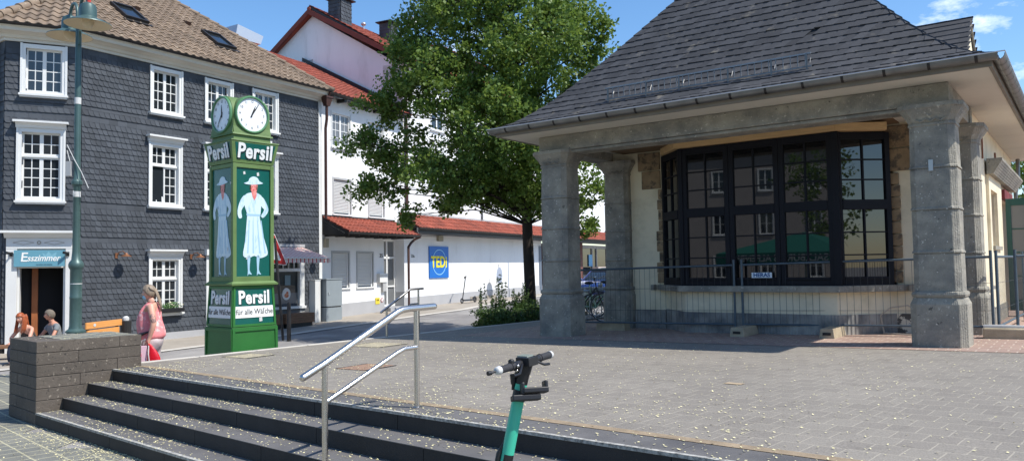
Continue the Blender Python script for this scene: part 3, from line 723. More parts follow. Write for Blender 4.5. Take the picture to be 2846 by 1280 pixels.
def window(Mx, parent, x0, x1, z0, z1, cornice=0, split=None, rows=(4,), cols=2, fr=.10, dep=.10, tilt=False, mats=None, glassm=None, blind=None, sill=.1, label=None, depout=.06):
    wt = mats or M['white_trim']
    f = MB(Mx); f.box(x0, x0+fr, -depout, dep, z0, z1); f.box(x1-fr, x1, -depout, dep, z0, z1); f.box(x0+fr, x1-fr, -depout, dep, z1-fr, z1); f.box(x0+fr, x1-fr, -depout, dep, z0, z0+fr*.7)
    f.box(x0-.015, x0+fr*.35, -depout-.018, -depout-.001, z0, z1+.012); f.box(x1-fr*.35, x1+.015, -depout-.018, -depout-.001, z0, z1+.012)
    o = f.build('window', wt, parent, label=label)
    if sill:
        s_ = MB(Mx); s_.box(x0-.04, x1+.04, -depout-.08, -.0, z0-.05, z0-.002); s_.box(x0-.02, x1+.02, -depout-.05, 0, z0-.085, z0-.052); s_.build('sill', wt, o)
    if cornice:
        c = MB(Mx); c.prism([(x0-.03, 0, z1+.002), (x0-.03, -depout-.03, z1+.002), (x0-.03, -depout-.05, z1+.06), (x0-.03, -depout-.11, z1+cornice-.05), (x0-.03, 0, z1+cornice-.05)], (x1-x0+.06, 0, 0))
        c.box(x0-.08, x1+.08, -depout-.16, 0, z1+cornice-.048, z1+cornice); c.build('cornice', wt, o)
    X0, X1, Z0, Z1 = x0+fr, x1-fr, z0+fr*.7, z1-fr
    sb = MB(Mx); mu = MB(Mx); gm = MB(Mx); mid = (X0+X1)/2; yg = dep-.035
    segs = [(Z0, Z1)] if not split else [(Z0, Z0+(Z1-Z0)*split-.025), (Z0+(Z1-Z0)*split+.025, Z1)]
    if split: sb.box(X0, X1, yg-.06, yg+.02, segs[0][1], segs[1][0])
    for (za, zb), nr in zip(segs, rows):
        for (a, b) in ((X0, mid), (mid, X1)):
            q = .042
            if tilt and a == X0 and za == Z0:
                # left casement tilted inwards at the top
                Mo = Mx @ Matrix.Translation((0, yg, za)) @ Matrix.Rotation(R(-7), 4, 'X') @ Matrix.Translation((0, -yg, -za))
                s2 = MB(Mo)
            else: s2 = None
            t = s2 or sb; t.box(a, a+q, yg-.02, yg+.02, za, zb); t.box(b-q, b, yg-.02, yg+.02, za, zb); t.box(a+q, b-q, yg-.02, yg+.02, za, za+q); t.box(a+q, b-q, yg-.02, yg+.02, zb-q, zb)
            t2 = s2 or mu
            for k in range(1, cols): xx = a+q+(b-a-2*q)*k/cols; t2.box(xx-.011, xx+.011, yg-.008, yg+.01, za+q, zb-q)
            for k in range(1, nr):
                zz = za+q+(zb-za-2*q)*k/nr; n = cols
                for c_i in range(n):
                    xa = a+q+(b-a-2*q)*c_i/n+(.011 if c_i else 0); xb = a+q+(b-a-2*q)*(c_i+1)/n-(.011 if c_i < n-1 else 0)
                    t2.box(xa, xb, yg-.007, yg+.009, zz-.011, zz+.011)
            if s2: s2.build('tilted_sash', wt, o)
    gm.poly((X0, yg+.004, Z0), (X1, yg+.004, Z0), (X1, yg+.004, Z1), (X0, yg+.004, Z1))
    sb.build('sash', wt, o); 
    if mu.v: mu.build('muntin', wt, o)
    gm.build('pane', glassm or M['glass'], o)
    if blind:
        b_ = MB(Mx); b_.box(X0+.02, X1-.02, yg+.002, yg+.003, Z0+.04, Z1-.04); b_.build('blind', blind, o)
    return o

# ================================================================ SLATE HOUSE
HB = BF.thing('slate_clad_house', 'three storey house clad in dark slate with white windows and brown tiled roof', 'house')
I4 = Matrix.Identity(4)
MA = Matrix.Rotation(R(-31.7), 4, 'Z')
MC = MA @ Matrix.Translation((-1.64, 0, 0)) @ Matrix.Rotation(R(-(126-64.4)), 4, 'Z')
def p2(Mx, x, y=0): v = Mx @ Vector((x, y, 0)); return (v.x, v.y)
pathABC = [p2(MC, -7), p2(MA, -1.64), (0, 0), (7.97, 0)]
hB = [(1.83,2.80,6.17,7.44),(3.54,4.50,6.17,7.44),(5.22,6.21,6.17,7.44),(1.80,2.79,3.60,5.35),(3.52,4.48,3.60,5.35),(5.22,6.19,3.60,5.35),(1.82,2.80,.67,2.22),(3.6,4.5,-.1,2.24),(5.05,7.3,.62,2.22)]
hA = [(-1.31,-.33,6.22,7.46),(-1.37,-.35,3.58,5.37),(-1.54,-.19,-.3,2.66)]
zbs = .12
flats = [(7.33,7.52),(5.62,5.78),(5.92,6.02),(3.38,3.54),(2.48,2.62),(.44,.56)]
inn = lambda hs, e=.05: [(a+e, b-e, c+e*.5, d-e) for a, b, c, d in hs]
wall_grid(I4, 0, 7.97, -.2, 7.5, inn(hB)).build('wall', M['slate_under'], HB)
wall_grid(MA, -1.64, 0, -.2, 7.5, [(a+.05, b-.05, c+.02, d-.05) if c > 0 else (a+.2, b-.1, c, 1.97) for a, b, c, d in hA]).build('wall', M['slate_under'], HB)
wall_grid(MC, -7, 0, -.2, 7.5, []).build('wall', M['slate_under'], HB)
slate_wall(I4, .0, 7.97, zbs, 7.52, hB, flats, .145, .135, 1).build('slate_cladding', M['slate_wall'], HB, smooth='keep')
slate_wall(MA, -1.64, -.0, zbs, 7.52, hA, flats, .145, .135, 2).build('slate_cladding', M['slate_wall'], HB, smooth='keep')
slate_wall(MC, -7, 0, zbs, 7.52, [], flats, .145, .135, 3).build('slate_cladding', M['slate_wall'], HB, smooth='keep')
mb = MB().box(0, 3.55, -.04, .1, -.25, .125); mb.box(4.55, 5.0, -.04, .1, -.25, .125); mb.build('plinth', M['grey_base'], HB)
mb = MB().box(7.97, 8.10, -.03, .25, -.2, 7.5); mb.build('corner_board', M['white_trim'], HB)
cp_ = [(0,7.5),(.05,7.5),(.05,7.56),(.10,7.58),(.13,7.64),(.22,7.68),(.34,7.70),(.36,7.78),(.41,7.79),(.41,7.87),(0,7.87)]
sweep(pathABC[:-1]+[(8.12, 0)], cp_).build('cornice', M['cornice'], HB)
gpth = miter(pathABC[:-1]+[(8.2, 0)], .43)
def half_gutter(pts, z, r=.06, mb=None):
    prof_ = [(r*math.cos(PI*j/6), z-r*math.sin(PI*j/6)) for j in range(7)]+[(-r*.8*math.cos(PI*j/6), z-r*.8*math.sin(PI*j/6)) for j in range(7)]
    return sweep(pts, prof_, mb)
half_gutter(gpth, 7.86).build('gutter', M['gutter_dark'], HB)
# roof planes (pitch 35)
pc, ps_ = math.cos(R(35)), math.sin(R(35))
def roofW(Mx): return lambda a, s, h: tuple(Mx @ Vector((a, -.45+s*pc-h*ps_, 7.86+s*ps_+h*pc)))
yy_ = lambda s: -.45+s*pc
rB = (lambda s: .284*yy_(s), lambda s: 8.26-.68*(yy_(s)+.45))
rA = (lambda s: -1.64+.6*yy_(s), lambda s: -.284*yy_(s))
rC = (lambda s: -7, lambda s: -.6*yy_(s))
for (Mx, (lo, hi), sm, sd) in ((I4, rB, 5.6, 1), (MA, rA, 2.75, 2)):
    tiles(roofW(Mx), lo, hi, sm, .34, .235, .026, sd).build('roof_tiles', M['tile_brown'], HB, smooth=35)
mb = MB()
for Mx, (lo, hi), sm in ((I4, rB, 5.6), (MA, rA, 2.75), (MC, rC, 5.6)):
    W = roofW(Mx); mb.poly(W(lo(0), 0, -.03), W(hi(0), 0, -.03), W(hi(sm), sm, -.03), W(lo(sm), sm, -.03))
mb.poly((8.2, -.4, 7.83), (8.2, 6, 7.83), (5.2, 4.1, 11.0)) 
mb.build('roof_deck', M['slate_under'], HB)
mb = MB(); mb.prism([(8.0, .2, -.2), (8.0, 6, -.2), (-3, 6, -.2), (-1.5, 1.2, -.2)], (0, 0, 7.9)); mb.build('rear_block', M['slate_under'], HB)
mb = MB()   # hip tiles
WA = roofW(MA); WB = roofW(I4); s = 0; rr = random.Random(4)
def hiptiles(W, lo, s0, s1, r, mb, st=.33):
    s = s0
    while s < s1:
        a = Vector(W(lo(s), s, .02+rr.uniform(0, .006))); b = Vector(W(lo(s+st*1.12), s+st*1.12, .005)); mb.tube([a, b], [r, r*.82], 10, True); s += st
for a_ in ((WA, rA[0], 0, 2.9, .12), (WB, rB[1], 0, 5.5, .085), (WB, rB[0], 0, 2.0, .05)): mb = MB(); hiptiles(*a_, mb); mb.build('hip_tiles', M['tile_brown'], HB, smooth=50)
def roof_window(W, parent, a, s, w, h):
    mb = MB()
    def P(x, y, z): return W(a+x, s+y, z)
    def bx(x0, x1, y0, y1, z0, z1): mb.hexa([P(x0,y0,z0),P(x1,y0,z0),P(x1,y1,z0),P(x0,y1,z0)], [P(x0,y0,z1),P(x1,y0,z1),P(x1,y1,z1),P(x0,y1,z1)])
    bx(0, .07, 0, h, 0, .13); bx(w-.07, w, 0, h, 0, .13); bx(.07, w-.07, 0, .07, 0, .13); bx(.07, w-.07, h-.09, h, 0, .15); bx(-.08, w+.08, -.14, -.001, .03, .05)
    o = mb.build('roof_window', M['dark_metal'], parent)
    g = MB(); g.poly(P(.07,.07,.09), P(w-.07,.07,.09), P(w-.07,h-.09,.09), P(.07,h-.09,.09)); g.build('pane', M['glass'], o)
roof_window(WB, HB, 1.72, 1.78, .70, 1.0); roof_window(WB, HB, 4.55, 1.55, .72, 1.0)
m_vt = mat('vent_tile', srgb(84,64,54), .8)
for a, s in ((1.05, 3.1), (2.6, 3.0), (4.3, 3.0), (2.2, 3.9)):
    MB().hexa([WB(a, s, .0), WB(a+.17, s, 0), WB(a+.17, s+.22, 0), WB(a, s+.22, 0)], [WB(a+.01, s-.01, .13), WB(a+.16, s-.01, .13), WB(a+.17, s+.22, .05), WB(a, s+.22, .05)]).build('vent_tile', m_vt, HB)
# windows
for (a, b, c, d) in hB[:3]: window(I4, HB, a, b, c, d, rows=(4,))
for k, (a, b, c, d) in enumerate(hB[3:6]): window(I4, HB, a, b, c, d, cornice=.17, split=.66, rows=(4, 2), tilt=(k == 0))
window(I4, HB, *hB[6], cornice=.18, split=.62, rows=(3, 2))
window(MA, HB, *hA[0], rows=(4,)); window(MA, HB, *hA[1], cornice=.17, split=.64, rows=(4, 2))
# side door behind the clock
mb = MB(); mb.box(3.6, 3.68, -.05, .1, -.1, 2.24); mb.box(4.42, 4.5, -.05, .1, -.1, 2.24); mb.box(3.68, 4.42, -.05, .1, 2.14, 2.24); mb.box(3.55, 4.55, -.14, 0, 2.25, 2.42); mb.box(3.68, 4.42, -.03, .1, 1.72, 1.80)
d_ = mb.build('side_door', M['white_trim'], HB); MB().box(3.68, 4.42, .05, .06, -.1, 2.14).build('pane', M['glass'], d_)
# shop front under the awning
SHX0, SHX1 = 5.05, 7.3
mb = MB(); mb.box(SHX0, SHX0+.1, -.05, .1, .62, 2.22); mb.box(SHX1-.2, SHX1, -.05, .1, .40, 2.22); mb.box(SHX0+.1, SHX1-.2, -.05, .1, 2.12, 2.22); mb.box(SHX0+.1, SHX1-.2, -.05, .1, 1.74, 1.84); mb.box(SHX0-.05, SHX1+.02, -.12, .1, .54, .62)
for k in range(1, 9): x = SHX0+.1+k*.22; mb.box(x-.012, x+.012, .0, .05, 1.84, 2.12)
s_ = mb.build('shop_window', M['white_trim'], HB); MB().box(SHX0+.1, SHX1-.2, .06, .07, .62, 2.12).build('pane', M['glass'], s_)
mb = MB(); mb.box(SHX0+.1, SHX1-.2, .05, .056, .66, 1.05); mb.build('frosted_band', M['glass_grey'], s_)
mb = MB(Matrix.Translation((6.62, .045, 1.02)) @ Matrix.Rotation(PI/2, 4, 'X')); mb.lathe([(.17, 0), (.17, .004)], 24, sy=1.15); mb.build('round_decal', mat('decal_white', (.75,.72,.68), .5), s_)
mb = MB(Matrix.Translation((6.62, .038, 1.0)) @ Matrix.Rotation(PI/2, 4, 'X')); mb.sphere((0, -.03, 0), .09, 12, 8, (1, .8, .04)); mb.sphere((.03, .05, 0), .05, 10, 6, (1, 1, .06)); mb.build('food_picture', mat('decal_food', srgb(190,80,40), .5, col2=srgb(220,150,110), c2scale=14), s_)
mb = MB().box(6.55, 6.78, .035, .04, 1.30, 1.62); mb.build('notice', mat('notice', srgb(120,140,145), .7), s_)
mb = MB().box(5.0, 7.5, -.05, .08, -.25, .54); mb.build('shop_plinth', mat('shop_plinth', srgb(92,94,96), .7), HB)
# portal with shop entrance
pt = MB(MA); pt.box(-1.56, -1.33, -.08, .1, -.3, 2.40); pt.box(-.31, -.17, -.08, .1, -.3, 2.40); pt.box(-1.56, -.17, -.085, .1, 2.40, 2.66); pt.box(-1.33, -.31, -.02, .1, 1.93, 2.40)
pt.box(-1.33, -1.28, 0, .3, -.3, 1.93); pt.box(-.36, -.31, 0, .3, -.3, 1.93)
po = pt.build('portal', M['white_trim'], HB, bevel=.006)
mb = MB(MA); mb.prism([(-1.60, .05, 2.662), (-1.60, -.10, 2.662), (-1.60, -.22, 2.78), (-1.60, .05, 2.78)], (1.47, 0, 0)); mb.box(-1.70, -.03, -.27, .0, 2.782, 2.84); mb.build('portal_cornice', M['white_trim'], po)
mb = MB(MA)
for sx in (-1.20, -.55):
    c = [(sx-.22, 2.55), (sx, 2.60), (sx+.22, 2.55), (sx, 2.50)]
    for a, b in zip(c, c[1:]+c[:1]): mb.tube([(a[0], -.09, a[1]), (b[0], -.09, b[1])], .004, 4)
mb2 = MB(MA @ Matrix.Translation((-.875, -.088, 2.55)) @ Matrix.Rotation(PI/2, 4, 'X')); mb2.lathe([(.045, 0), (.045, .012), (.03, .012), (.03, 0)], 14, caps=False); mb.M = None; mb.add(mb2.v, mb2.f)
mb.build('carved_ornament', mat('ornament', srgb(150,140,120), .6), po)
mb = MB(MA); x0, x1 = -1.30, -.34   # room behind the opening: floor, walls, ceiling
mb.poly((-2.4, .31, -.1), (.1, .31, -.1), (.1, 3.2, -.1), (-2.4, 3.2, -.1)); mb.poly((-2.4, 3.2, -.1), (.1, 3.2, -.1), (.1, 3.2, 2.3), (-2.4, 3.2, 2.3)); mb.poly((-2.4, .31, -.1), (-2.4, 3.2, -.1), (-2.4, 3.2, 2.3), (-2.4, .31, 2.3)); mb.poly((.1, .31, -.1), (.1, .31, 2.3), (.1, 3.2, 2.3), (.1, 3.2, -.1)); mb.poly((-2.4, .31, 2.3), (-2.4, 3.2, 2.3), (.1, 3.2, 2.3), (.1, .31, 2.3))
mb.build('shop_room', mat('room', (.05,.03,.02), .8), HB)
mb = MB(MA); mb.box(-1.08, -.95, .5, .6, -.1, 2.2); mb.box(-1.75, -.95, .62, 1.0, .78, .82); mb.box(-1.75, -1.0, .66, .70, -.1, .78); mb.build('timber_counter', mat('counter_wood', srgb(150,88,48), .6, var=.2), HB)
# wall lamps with a small swan neck
def wall_lamp(x, z):
    mb = MB(); mb.box(x-.05, x+.02, -.02, -.03-.02, z-.06, z+.08) if 0 else mb.box(x-.05, x+.02, -.055, -.03, z-.06, z+.08)
    mb.tube([(x, -.05, z), (x+.02, -.12, z+.1), (x+.06, -.22, z+.12), (x+.1, -.30, z+.04)], .012, 6)
    mb.lathe([(.03, .07), (.045, .04), (.13, -.01), (.14, -.02), (.12, -.015), (.03, .03)], 14, (x+.1, -.30, z), caps=False)
    mb.build('wall_lamp', mat('aged_copper', srgb(150,104,76), .45, metal=.6, var=.2), HB, smooth=40)
wall_lamp(.93, 2.22); wall_lamp(3.12, 2.20); wall_lamp(7.62, 1.98+.25)
# rainwater pipe at the joint of the two houses
mb = MB(); mb.hexa([(8.08,-.30,7.35),(8.24,-.30,7.35),(8.24,-.14,7.35),(8.08,-.14,7.35)], [(8.02,-.36,7.62),(8.30,-.36,7.62),(8.30,-.1,7.62),(8.02,-.1,7.62)]); mb.box(8.0, 8.32, -.38, -.08, 7.62, 7.68)
mb.tube([(8.16, -.22, 7.4), (8.16, -.22, 6.9), (8.17, -.15, 6.6), (8.17, -.15, 3.5)], .05, 10)
mb.tube([(8.12, -.43, 7.8), (8.14, -.36, 7.72), (8.16, -.25, 7.66)], .04, 8)
mb.build('downpipe', M['copper_pipe'], HB, smooth=50)
# flower box at the ground floor window
FB = BF.thing('flower_box', 'dark window box with pale flowers on the ground floor sill of the slate house', 'flower box', 2.42, -.16, .68)
mb = MB().box(-.34, .34, -.09, .07, 0, .11); mb.build('trough', M['black'], FB, bevel=.004)
m_leafS = mat('box_leaves', srgb(70,110,45), .6, island=.4); m_flow = mat('box_flowers', srgb(225,220,190), .6, island=.2)
def leafy(mb, c, r, n, size, seed, squash=(1,1,1)):
    r_ = random.Random(seed)
    for i in range(n):
        d = Vector((r_.gauss(0,1), r_.gauss(0,1), r_.gauss(0,1))).normalized()*(r_.random()**.4)
        p = Vector((c[0]+d.x*r*squash[0], c[1]+d.y*r*squash[1], c[2]+d.z*r*squash[2]))
        u = Vector((r_.gauss(0,1), r_.gauss(0,1), r_.gauss(0,1))).normalized(); v = u.orthogonal().normalized(); s = size*r_.uniform(.6, 1.3)
        mb.add([p-u*s, p+v*s*.6, p+u*s, p-v*s*.6], [(0,1,2,3)])
mb = MB(); leafy(mb, (0,0,.17), .32, 260, .028, 3, (1,.3,.35)); mb.build('leaves', m_leafS, FB)
mb = MB(); leafy(mb, (.05,-.02,.22), .3, 60, .02, 5, (1,.35,.35)); mb.build('flowers', m_flow, FB)

# shop sign above the portal
m_signb = mat('sign_blue', srgb(98,152,170), .5); m_signw = mat('sign_white', (.85,.85,.82), .5)
SG = AF.thing('shop_sign', 'light blue sign board with white script name above the shop doorway', 'sign', -.855, -.12, 1.965)
mb = MB().box(-.535, .535, -.02, .0, 0, .40); mb.build('board', m_signb, SG)
text('E', 'lettering', m_signw, .31, (-.33, -.024, .22), parent=SG, offset=.004, shear=.1)
text('sszimmer', 'lettering', m_signw, .215, (.08, -.024, .20), parent=SG, offset=.003, shear=.3, sx=.84)
mb = MB(); mb.prism([(.10,-.0205,.2),(.05,-.0205,.34),(.13,-.0205,.28),(.19,-.0205,.37),(.25,-.0205,.28),(.36,-.0205,.35),(.33,-.0205,.2)], (0,-.001,0)); mb.build('crown_mark', mat('sign_pale', srgb(122,172,188), .5), SG)
text('ess kultur und catering', 'lettering', mat('sign_dark', srgb(40,70,85), .5), .04, (.1, -.022, .05), parent=SG, sx=.9)
def spot(x, z, lab):
    t = AF.thing('spot_lamp', lab, 'lamp', x, -.08, z, 'spotlights beside the shop sign')
    MB().box(-.035, .035, -.035, 0, -.05, .05).build('bracket', M['black'], t); MB().tube([(.02, -.04, 0), (-.02, -.14, .02), (-.08, -.20, .03)], [.012, .03, .035], 8).build('lamp_head', M['black'], t)
spot(-1.45, 2.27, 'black spot lamp at the left end of the light blue sign'); spot(-.26, 2.27, 'black spot lamp at the right end of the light blue sign')

# awning
AW = BF.thing('shop_awning', 'red and white striped awning over the shop window beside the clock', 'awning', 5.0, -.05, 2.52)
m_aw = bpy.data.materials.new('awning_stripes'); N, L = nt(m_aw); b = N['Principled BSDF']; b.inputs['Roughness'].default_value = .85
tc = N.new('ShaderNodeTexCoord'); sx_ = N.new('ShaderNodeSeparateXYZ'); L.new(tc.outputs['Object'], sx_.inputs[0])
mm = N.new('ShaderNodeMath'); mm.operation = 'MULTIPLY'; mm.inputs[1].default_value = 6.2; L.new(sx_.outputs[0], mm.inputs[0])
fr_ = N.new('ShaderNodeMath'); fr_.operation = 'FRACT'; L.new(mm.outputs[0], fr_.inputs[0])
rp = N.new('ShaderNodeValToRGB'); rp.color_ramp.interpolation = 'CONSTANT'; e = rp.color_ramp.elements; e[0].position = 0; e[0].color = srgb(190,88,88)+(1,); e[1].position = .32; e[1].color = srgb(232,220,210)+(1,)
for p_i, c_i in ((.48, srgb(150,120,100)), (.54, srgb(232,220,210)), (.70, srgb(205,120,115)), (.76, srgb(232,220,210))): q = e.new(p_i); q.color = c_i+(1,)
L.new(fr_.outputs[0], rp.inputs[0]); L.new(rp.outputs[0], b.inputs['Base Color'])
mb = MB(); mb.prism([(0, 0, .0), (0, -1.25, -.36), (0, -1.25, -.375), (0, 0, -.015)], (2.22, 0, 0)); mb.build('canopy', m_aw, AW)
mb = MB(); n = 44
V = []
for k in range(n+1):
    x = 2.22*k/n; d = .14+.025*abs(math.sin(k*PI/4)); V += [(x, -1.27, -.36), (x, -1.275-.008*math.sin(k*1.3), -.36-d)]
mb.add(V, [(2*k, 2*k+2, 2*k+3, 2*k+1) for k in range(n)]); mb.build('valance', m_aw, AW)
MB().box(-.05, 2.3, -.03, .05, .01, .10).build('case', M['frame_grey'], AW); MB().box(-.01, 2.23, -1.30, -1.245, -.385, -.352).build('front_bar', M['white_trim'], AW)
MB().tube([(.2, 0, -.1), (.9, -.6, -.28), (.3, -1.22, -.38)], .02, 6).build('arm', M['white_trim'], AW)

# roof-top extraction hood
RH = BF.thing('roof_extractor', 'sheet metal extractor hood standing behind the brown roof ridge', 'roof vent', 7.40, 3.6, 9.22)
mb = MB().box(0, .8, 0, .7, 0, .95); mb.build('base_shaft', mat('vent_copper', srgb(150,104,88), .5, metal=.5, var=.15), RH)
mb = MB().hexa([(-.12,-.15,.95),(1.0,-.15,.95),(1.0,.85,.95),(-.12,.85,.95)], [(-.02,-.15,1.45),(1.12,-.15,1.28),(1.12,.85,1.28),(-.02,.85,1.45)]); mb.build('hood', M['zinc_edge'], RH)

# ================================================================ WHITE HOUSE 25
HW = TF.thing('white_plaster_house', 'two storey white plaster house with roller shutters and a red tiled porch roof', 'house')
hW = [(.09,1.17,6.10,7.38),(2.14,3.2,6.10,7.38),(.14,1.19,3.74,5.04),(2.15,3.2,3.75,5.03),(.05,1.07,1.13,2.44),(1.43,2.47,1.13,2.44),(3.11,4.46,-.1,2.95,.53)]
wall_grid(I4, -.62, 4.50, -.3, 7.9, hW, reveal=.12, depth=4).build('wall', M['white_wall'], HW)
mb = MB(); mb.hexa([(-.62,-.02,-.3),(3.10,-.02,-.3),(3.10,0.001,-.3),(-.62,0.001,-.3)], [(-.62,-.02,.54),(3.10,-.02,.62),(3.10,0.001,.62),(-.62,0.001,.54)]); mb.build('grey_plinth', M['grey_base'], HW)
def shutter(Mx, parent, x0, x1, z0, z1, z_low=None):
    f = MB(Mx); w = .07; f.box(x0, x0+w, -.015, .1, z0, z1); f.box(x1-w, x1, -.015, .1, z0, z1); f.box(x0+w, x1-w, -.015, .1, z1-w, z1); o = f.build('window', M['frame_grey'], parent)
    s = MB(Mx); z = z_low or z0+.05
    while z < z1-w-.01:
        h = min(.052, z1-w-z); s.prism([(x0+w, .055, z), (x0+w, .042, z+h*.5), (x0+w, .055, z+h-.006), (x0+w, .075, z+h-.006), (x0+w, .075, z)], (x1-x0-2*w, 0, 0)); z += .052
    s.build('roller_shutter', M['shutter'], o); MB(Mx).box(x0-.02, x1+.02, -.06, .1, z0-.05, z0).build('sill', M['pvc'], o)
    MB(Mx).box(x1-w-.07, x1-w, .03, .056, z0, z1-w).build('guide', M['pvc'], o)
for h in hW[2:6]: shutter(I4, HW, *h[:4])
for h in hW[:2]:
    o = window(I4, HW, *h[:4], rows=(4,), cols=2, fr=.06, mats=M['pvc'], glassm=M['glass_grey'], depout=.005)
# entrance
mb = MB(); mb.box(3.12, 3.2, .44, .52, .3, 2.95); mb.box(4.38, 4.455, .44, .52, .3, 2.95); mb.box(3.2, 4.38, .44, .52, .3, .38); mb.box(3.2, 4.38, .44, .52, 2.86, 2.95); mb.box(3.2, 4.38, .44, .52, 2.18, 2.26); mb.box(3.2, 4.38, .44, .52, 1.06, 1.12); mb.box(3.86, 3.94, .44, .52, .38, 2.86)
d_ = mb.build('entrance_door', M['pvc'], HW); MB().box(3.2, 4.38, .49, .5, .38, 2.86).build('pane', M['glass_grey'], d_)
MB().box(3.11, 4.46, -.3, .53, -.1, .29).build('doorstep', M['grey_base'], HW); MB().box(4.455, 4.462, .0, .525, -.1, .85).build('reveal_plinth', M['frame_grey'], HW)
# porch roofs
def leanto(parent, x0, x1, ztop, zeave, out, seed, y0=0):
    L_ = math.hypot(out, ztop-zeave); c, s = out/L_, (ztop-zeave)/L_
    W = lambda a, t, h: (a, y0-out+t*c-h*s, zeave+t*s+h*c)
    tiles(W, lambda q: x0, lambda q: x1, L_-.02, .30, .21, .022, seed).build('roof_tiles', M['tile_red'], parent, smooth=35)
    mb = MB(); mb.hexa([W(x0, 0, -.10), W(x1, 0, -.10), W(x1, L_, -.10), W(x0, L_, -.10)], [W(x0, 0, -.01), W(x1, 0, -.01), W(x1, L_, -.01), W(x0, L_, -.01)]); mb.build('rafter_board', M['dark_metal'], parent)
    g_ = MB(); half_gutter([(x0-.03, y0-out-.03), (x1+.03, y0-out-.03)], zeave-.0, .055, g_); g_.build('gutter', M['gutter_dark'], parent)
leanto(HW, -.5, 3.75, 3.62, 3.05, 1.22, 1)
mb = MB(); 
for k in range(8): x = -.3+k*.55; mb.box(x, x+.07, -1.05, -.02, 2.92, 3.02)
mb.prism([(-.5, 0, 3.50), (-.5, 0, 2.98), (-.5, -1.15, 2.95)], (.03, 0, 0)); mb.box(-.62, 3.8, -.03, .0, 3.60, 3.68)
mb.build('rafter', M['dark_metal'], HW)
# main roof of this house
def lowroof(x0, x1, zeave, y0, slope, smax, parent, seed, lo=None, hi=None, nm='roof_tiles'):
    c = 1/math.hypot(1, slope); s = slope*c
    W = lambda a, t, h: (a, y0+t*c-h*s, zeave+t*s+h*c)
    tiles(W, lo or (lambda q: x0), hi or (lambda q: x1), smax, .34, .235, .024, seed).build(nm, M['tile_red'], parent, smooth=35)
    mb = MB(); mb.hexa([W(x0, 0, -.12), W(x1, 0, -.12), W(x1, smax, -.12), W(x0, smax, -.12)], [W(x0, 0, -.01), W(x1, 0, -.01), W(x1, smax, -.01), W(x0, smax, -.01)]); mb.build('roof_deck', M['dark_metal'], parent)
    return W
lowroof(-1.6, 4.48, 7.90, -.42, .517, 6.0, HW, 9)
mb = MB(); half_gutter([(-.9, -.46), (4.3, -.46)], 7.88, .055, mb); mb.build('gutter', M['gutter_dark'], HW)
for k in range(7): MB().box(-.3+k*.7, -.18+k*.7, -.35, .0, 7.70, 7.82).build('rafter', M['dark_metal'], HW)
mb = MB(); mb.hexa([(4.36,-.42,7.93),(4.49,-.42,7.93),(4.49,5.2,10.84),(4.36,5.2,10.84)], [(4.36,-.42,8.10),(4.49,-.42,8.10),(4.49,5.2,11.0),(4.36,5.2,11.0)]); mb.build('flashing', M['gutter_dark'], HW)
text('25', 'house_number', M['black'], .22, (2.93, -.012, 2.28), parent=HW)
MB().box(-.35, -.2, -.12, -.001, 2.55, 2.85).build('meter_box', mat('beige_plastic', srgb(170,160,140), .7), HW)
# mailboxes beside the door
MBX = TF.thing('mailbox', 'white wall mailboxes beside the entrance door of the white house', 'mailbox', 2.66, -.14, 1.27)
MB().box(0, .5, 0, .135, 0, .34).build('box', M['white_trim'], MBX, bevel=.005); MB().box(.03, .235, -.006, -.001, .24, .27).build('slot', M['frame_grey'], MBX); MB().box(.265, .47, -.006, -.001, .24, .27).build('slot', M['frame_grey'], MBX)
MB().box(.24, .46, .03, .135, -.34, -.002).build('paper_tube', M['frame_grey'], MBX)
YS = TF.thing('gas_sign', 'small yellow notice on the grey plinth left of the door', 'sign', 2.52, -.035, .46)
MB().box(0, .26, 0, .012, 0, .24).build('plate', mat('yellow_plate', srgb(222,200,60), .6), YS); text('GAS', 'lettering', M['black'], .08, (.13, -.004, .15), parent=YS)
RS = TF.thing('round_ban_sign', 'small round red rimmed white sign next to the yellow notice', 'sign', 2.93, -.03, .60)
q = MB(Matrix.Rotation(PI/2, 4, 'X')); q.lathe([(.08, 0), (.08, .008)], 20); q.build('rim', mat('sign_red', srgb(170,40,35), .5), RS); q = MB(Matrix.Translation((0,-.009,0)) @ Matrix.Rotation(PI/2, 4, 'X')); q.lathe([(.06, 0), (.06, .002)], 20); q.build('face', M['white_trim'], RS)

# ================================================================ TALL WHITE BUILDING WITH SHOP WALL
HT = TF.thing('tall_white_building', 'tall white gabled building with red tiled roofs and a long windowless shop wall', 'building')
up = [(x, x+1.1, z, z+1.35) for z in (4.9, 7.7) for x in (6.5, 9.4, 12.6, 15.8, 19.0)]
wall_grid(I4, 4.5, 33, -.3, 10.1, up+[(17.5, 32.5, -.3, 3.25, .02)], y=.001, reveal=.1, depth=1).build('wall', M['white_wall'], HT)
for h in up[:]: window(Matrix.Translation((0, .001, 0)), HT, *h, rows=(2,), cols=1, fr=.06, mats=M['pvc'], depout=.01)
mb = MB(); gy = [(0, 3.0), (9.6, 3.0), (9.6, 9.55), (4.73, 12.78), (0, 9.95)]
V = [(4.5, y, z) for y, z in gy]; mb.add(V, [tuple(range(5))]); mb.build('gable_wall', M['white_wall'], HT)
o = window(T4(4.5, 0, 0, -PI/2), HT, -5.52, -4.72, 9.95, 10.88, rows=(1,), cols=1, fr=.07, mats=M['frame_grey'], depout=.01, sill=0)
lowroof(4.3, 26, 10.09, -.45, .6, 6.05, HT, 21)
mb = MB(); mb.hexa([(4.22,-.45,9.92),(4.33,-.45,9.92),(4.33,4.73,12.80),(4.22,4.73,12.80)], [(4.22,-.45,10.14),(4.33,-.45,10.14),(4.33,4.73,13.03),(4.22,4.73,13.03)])
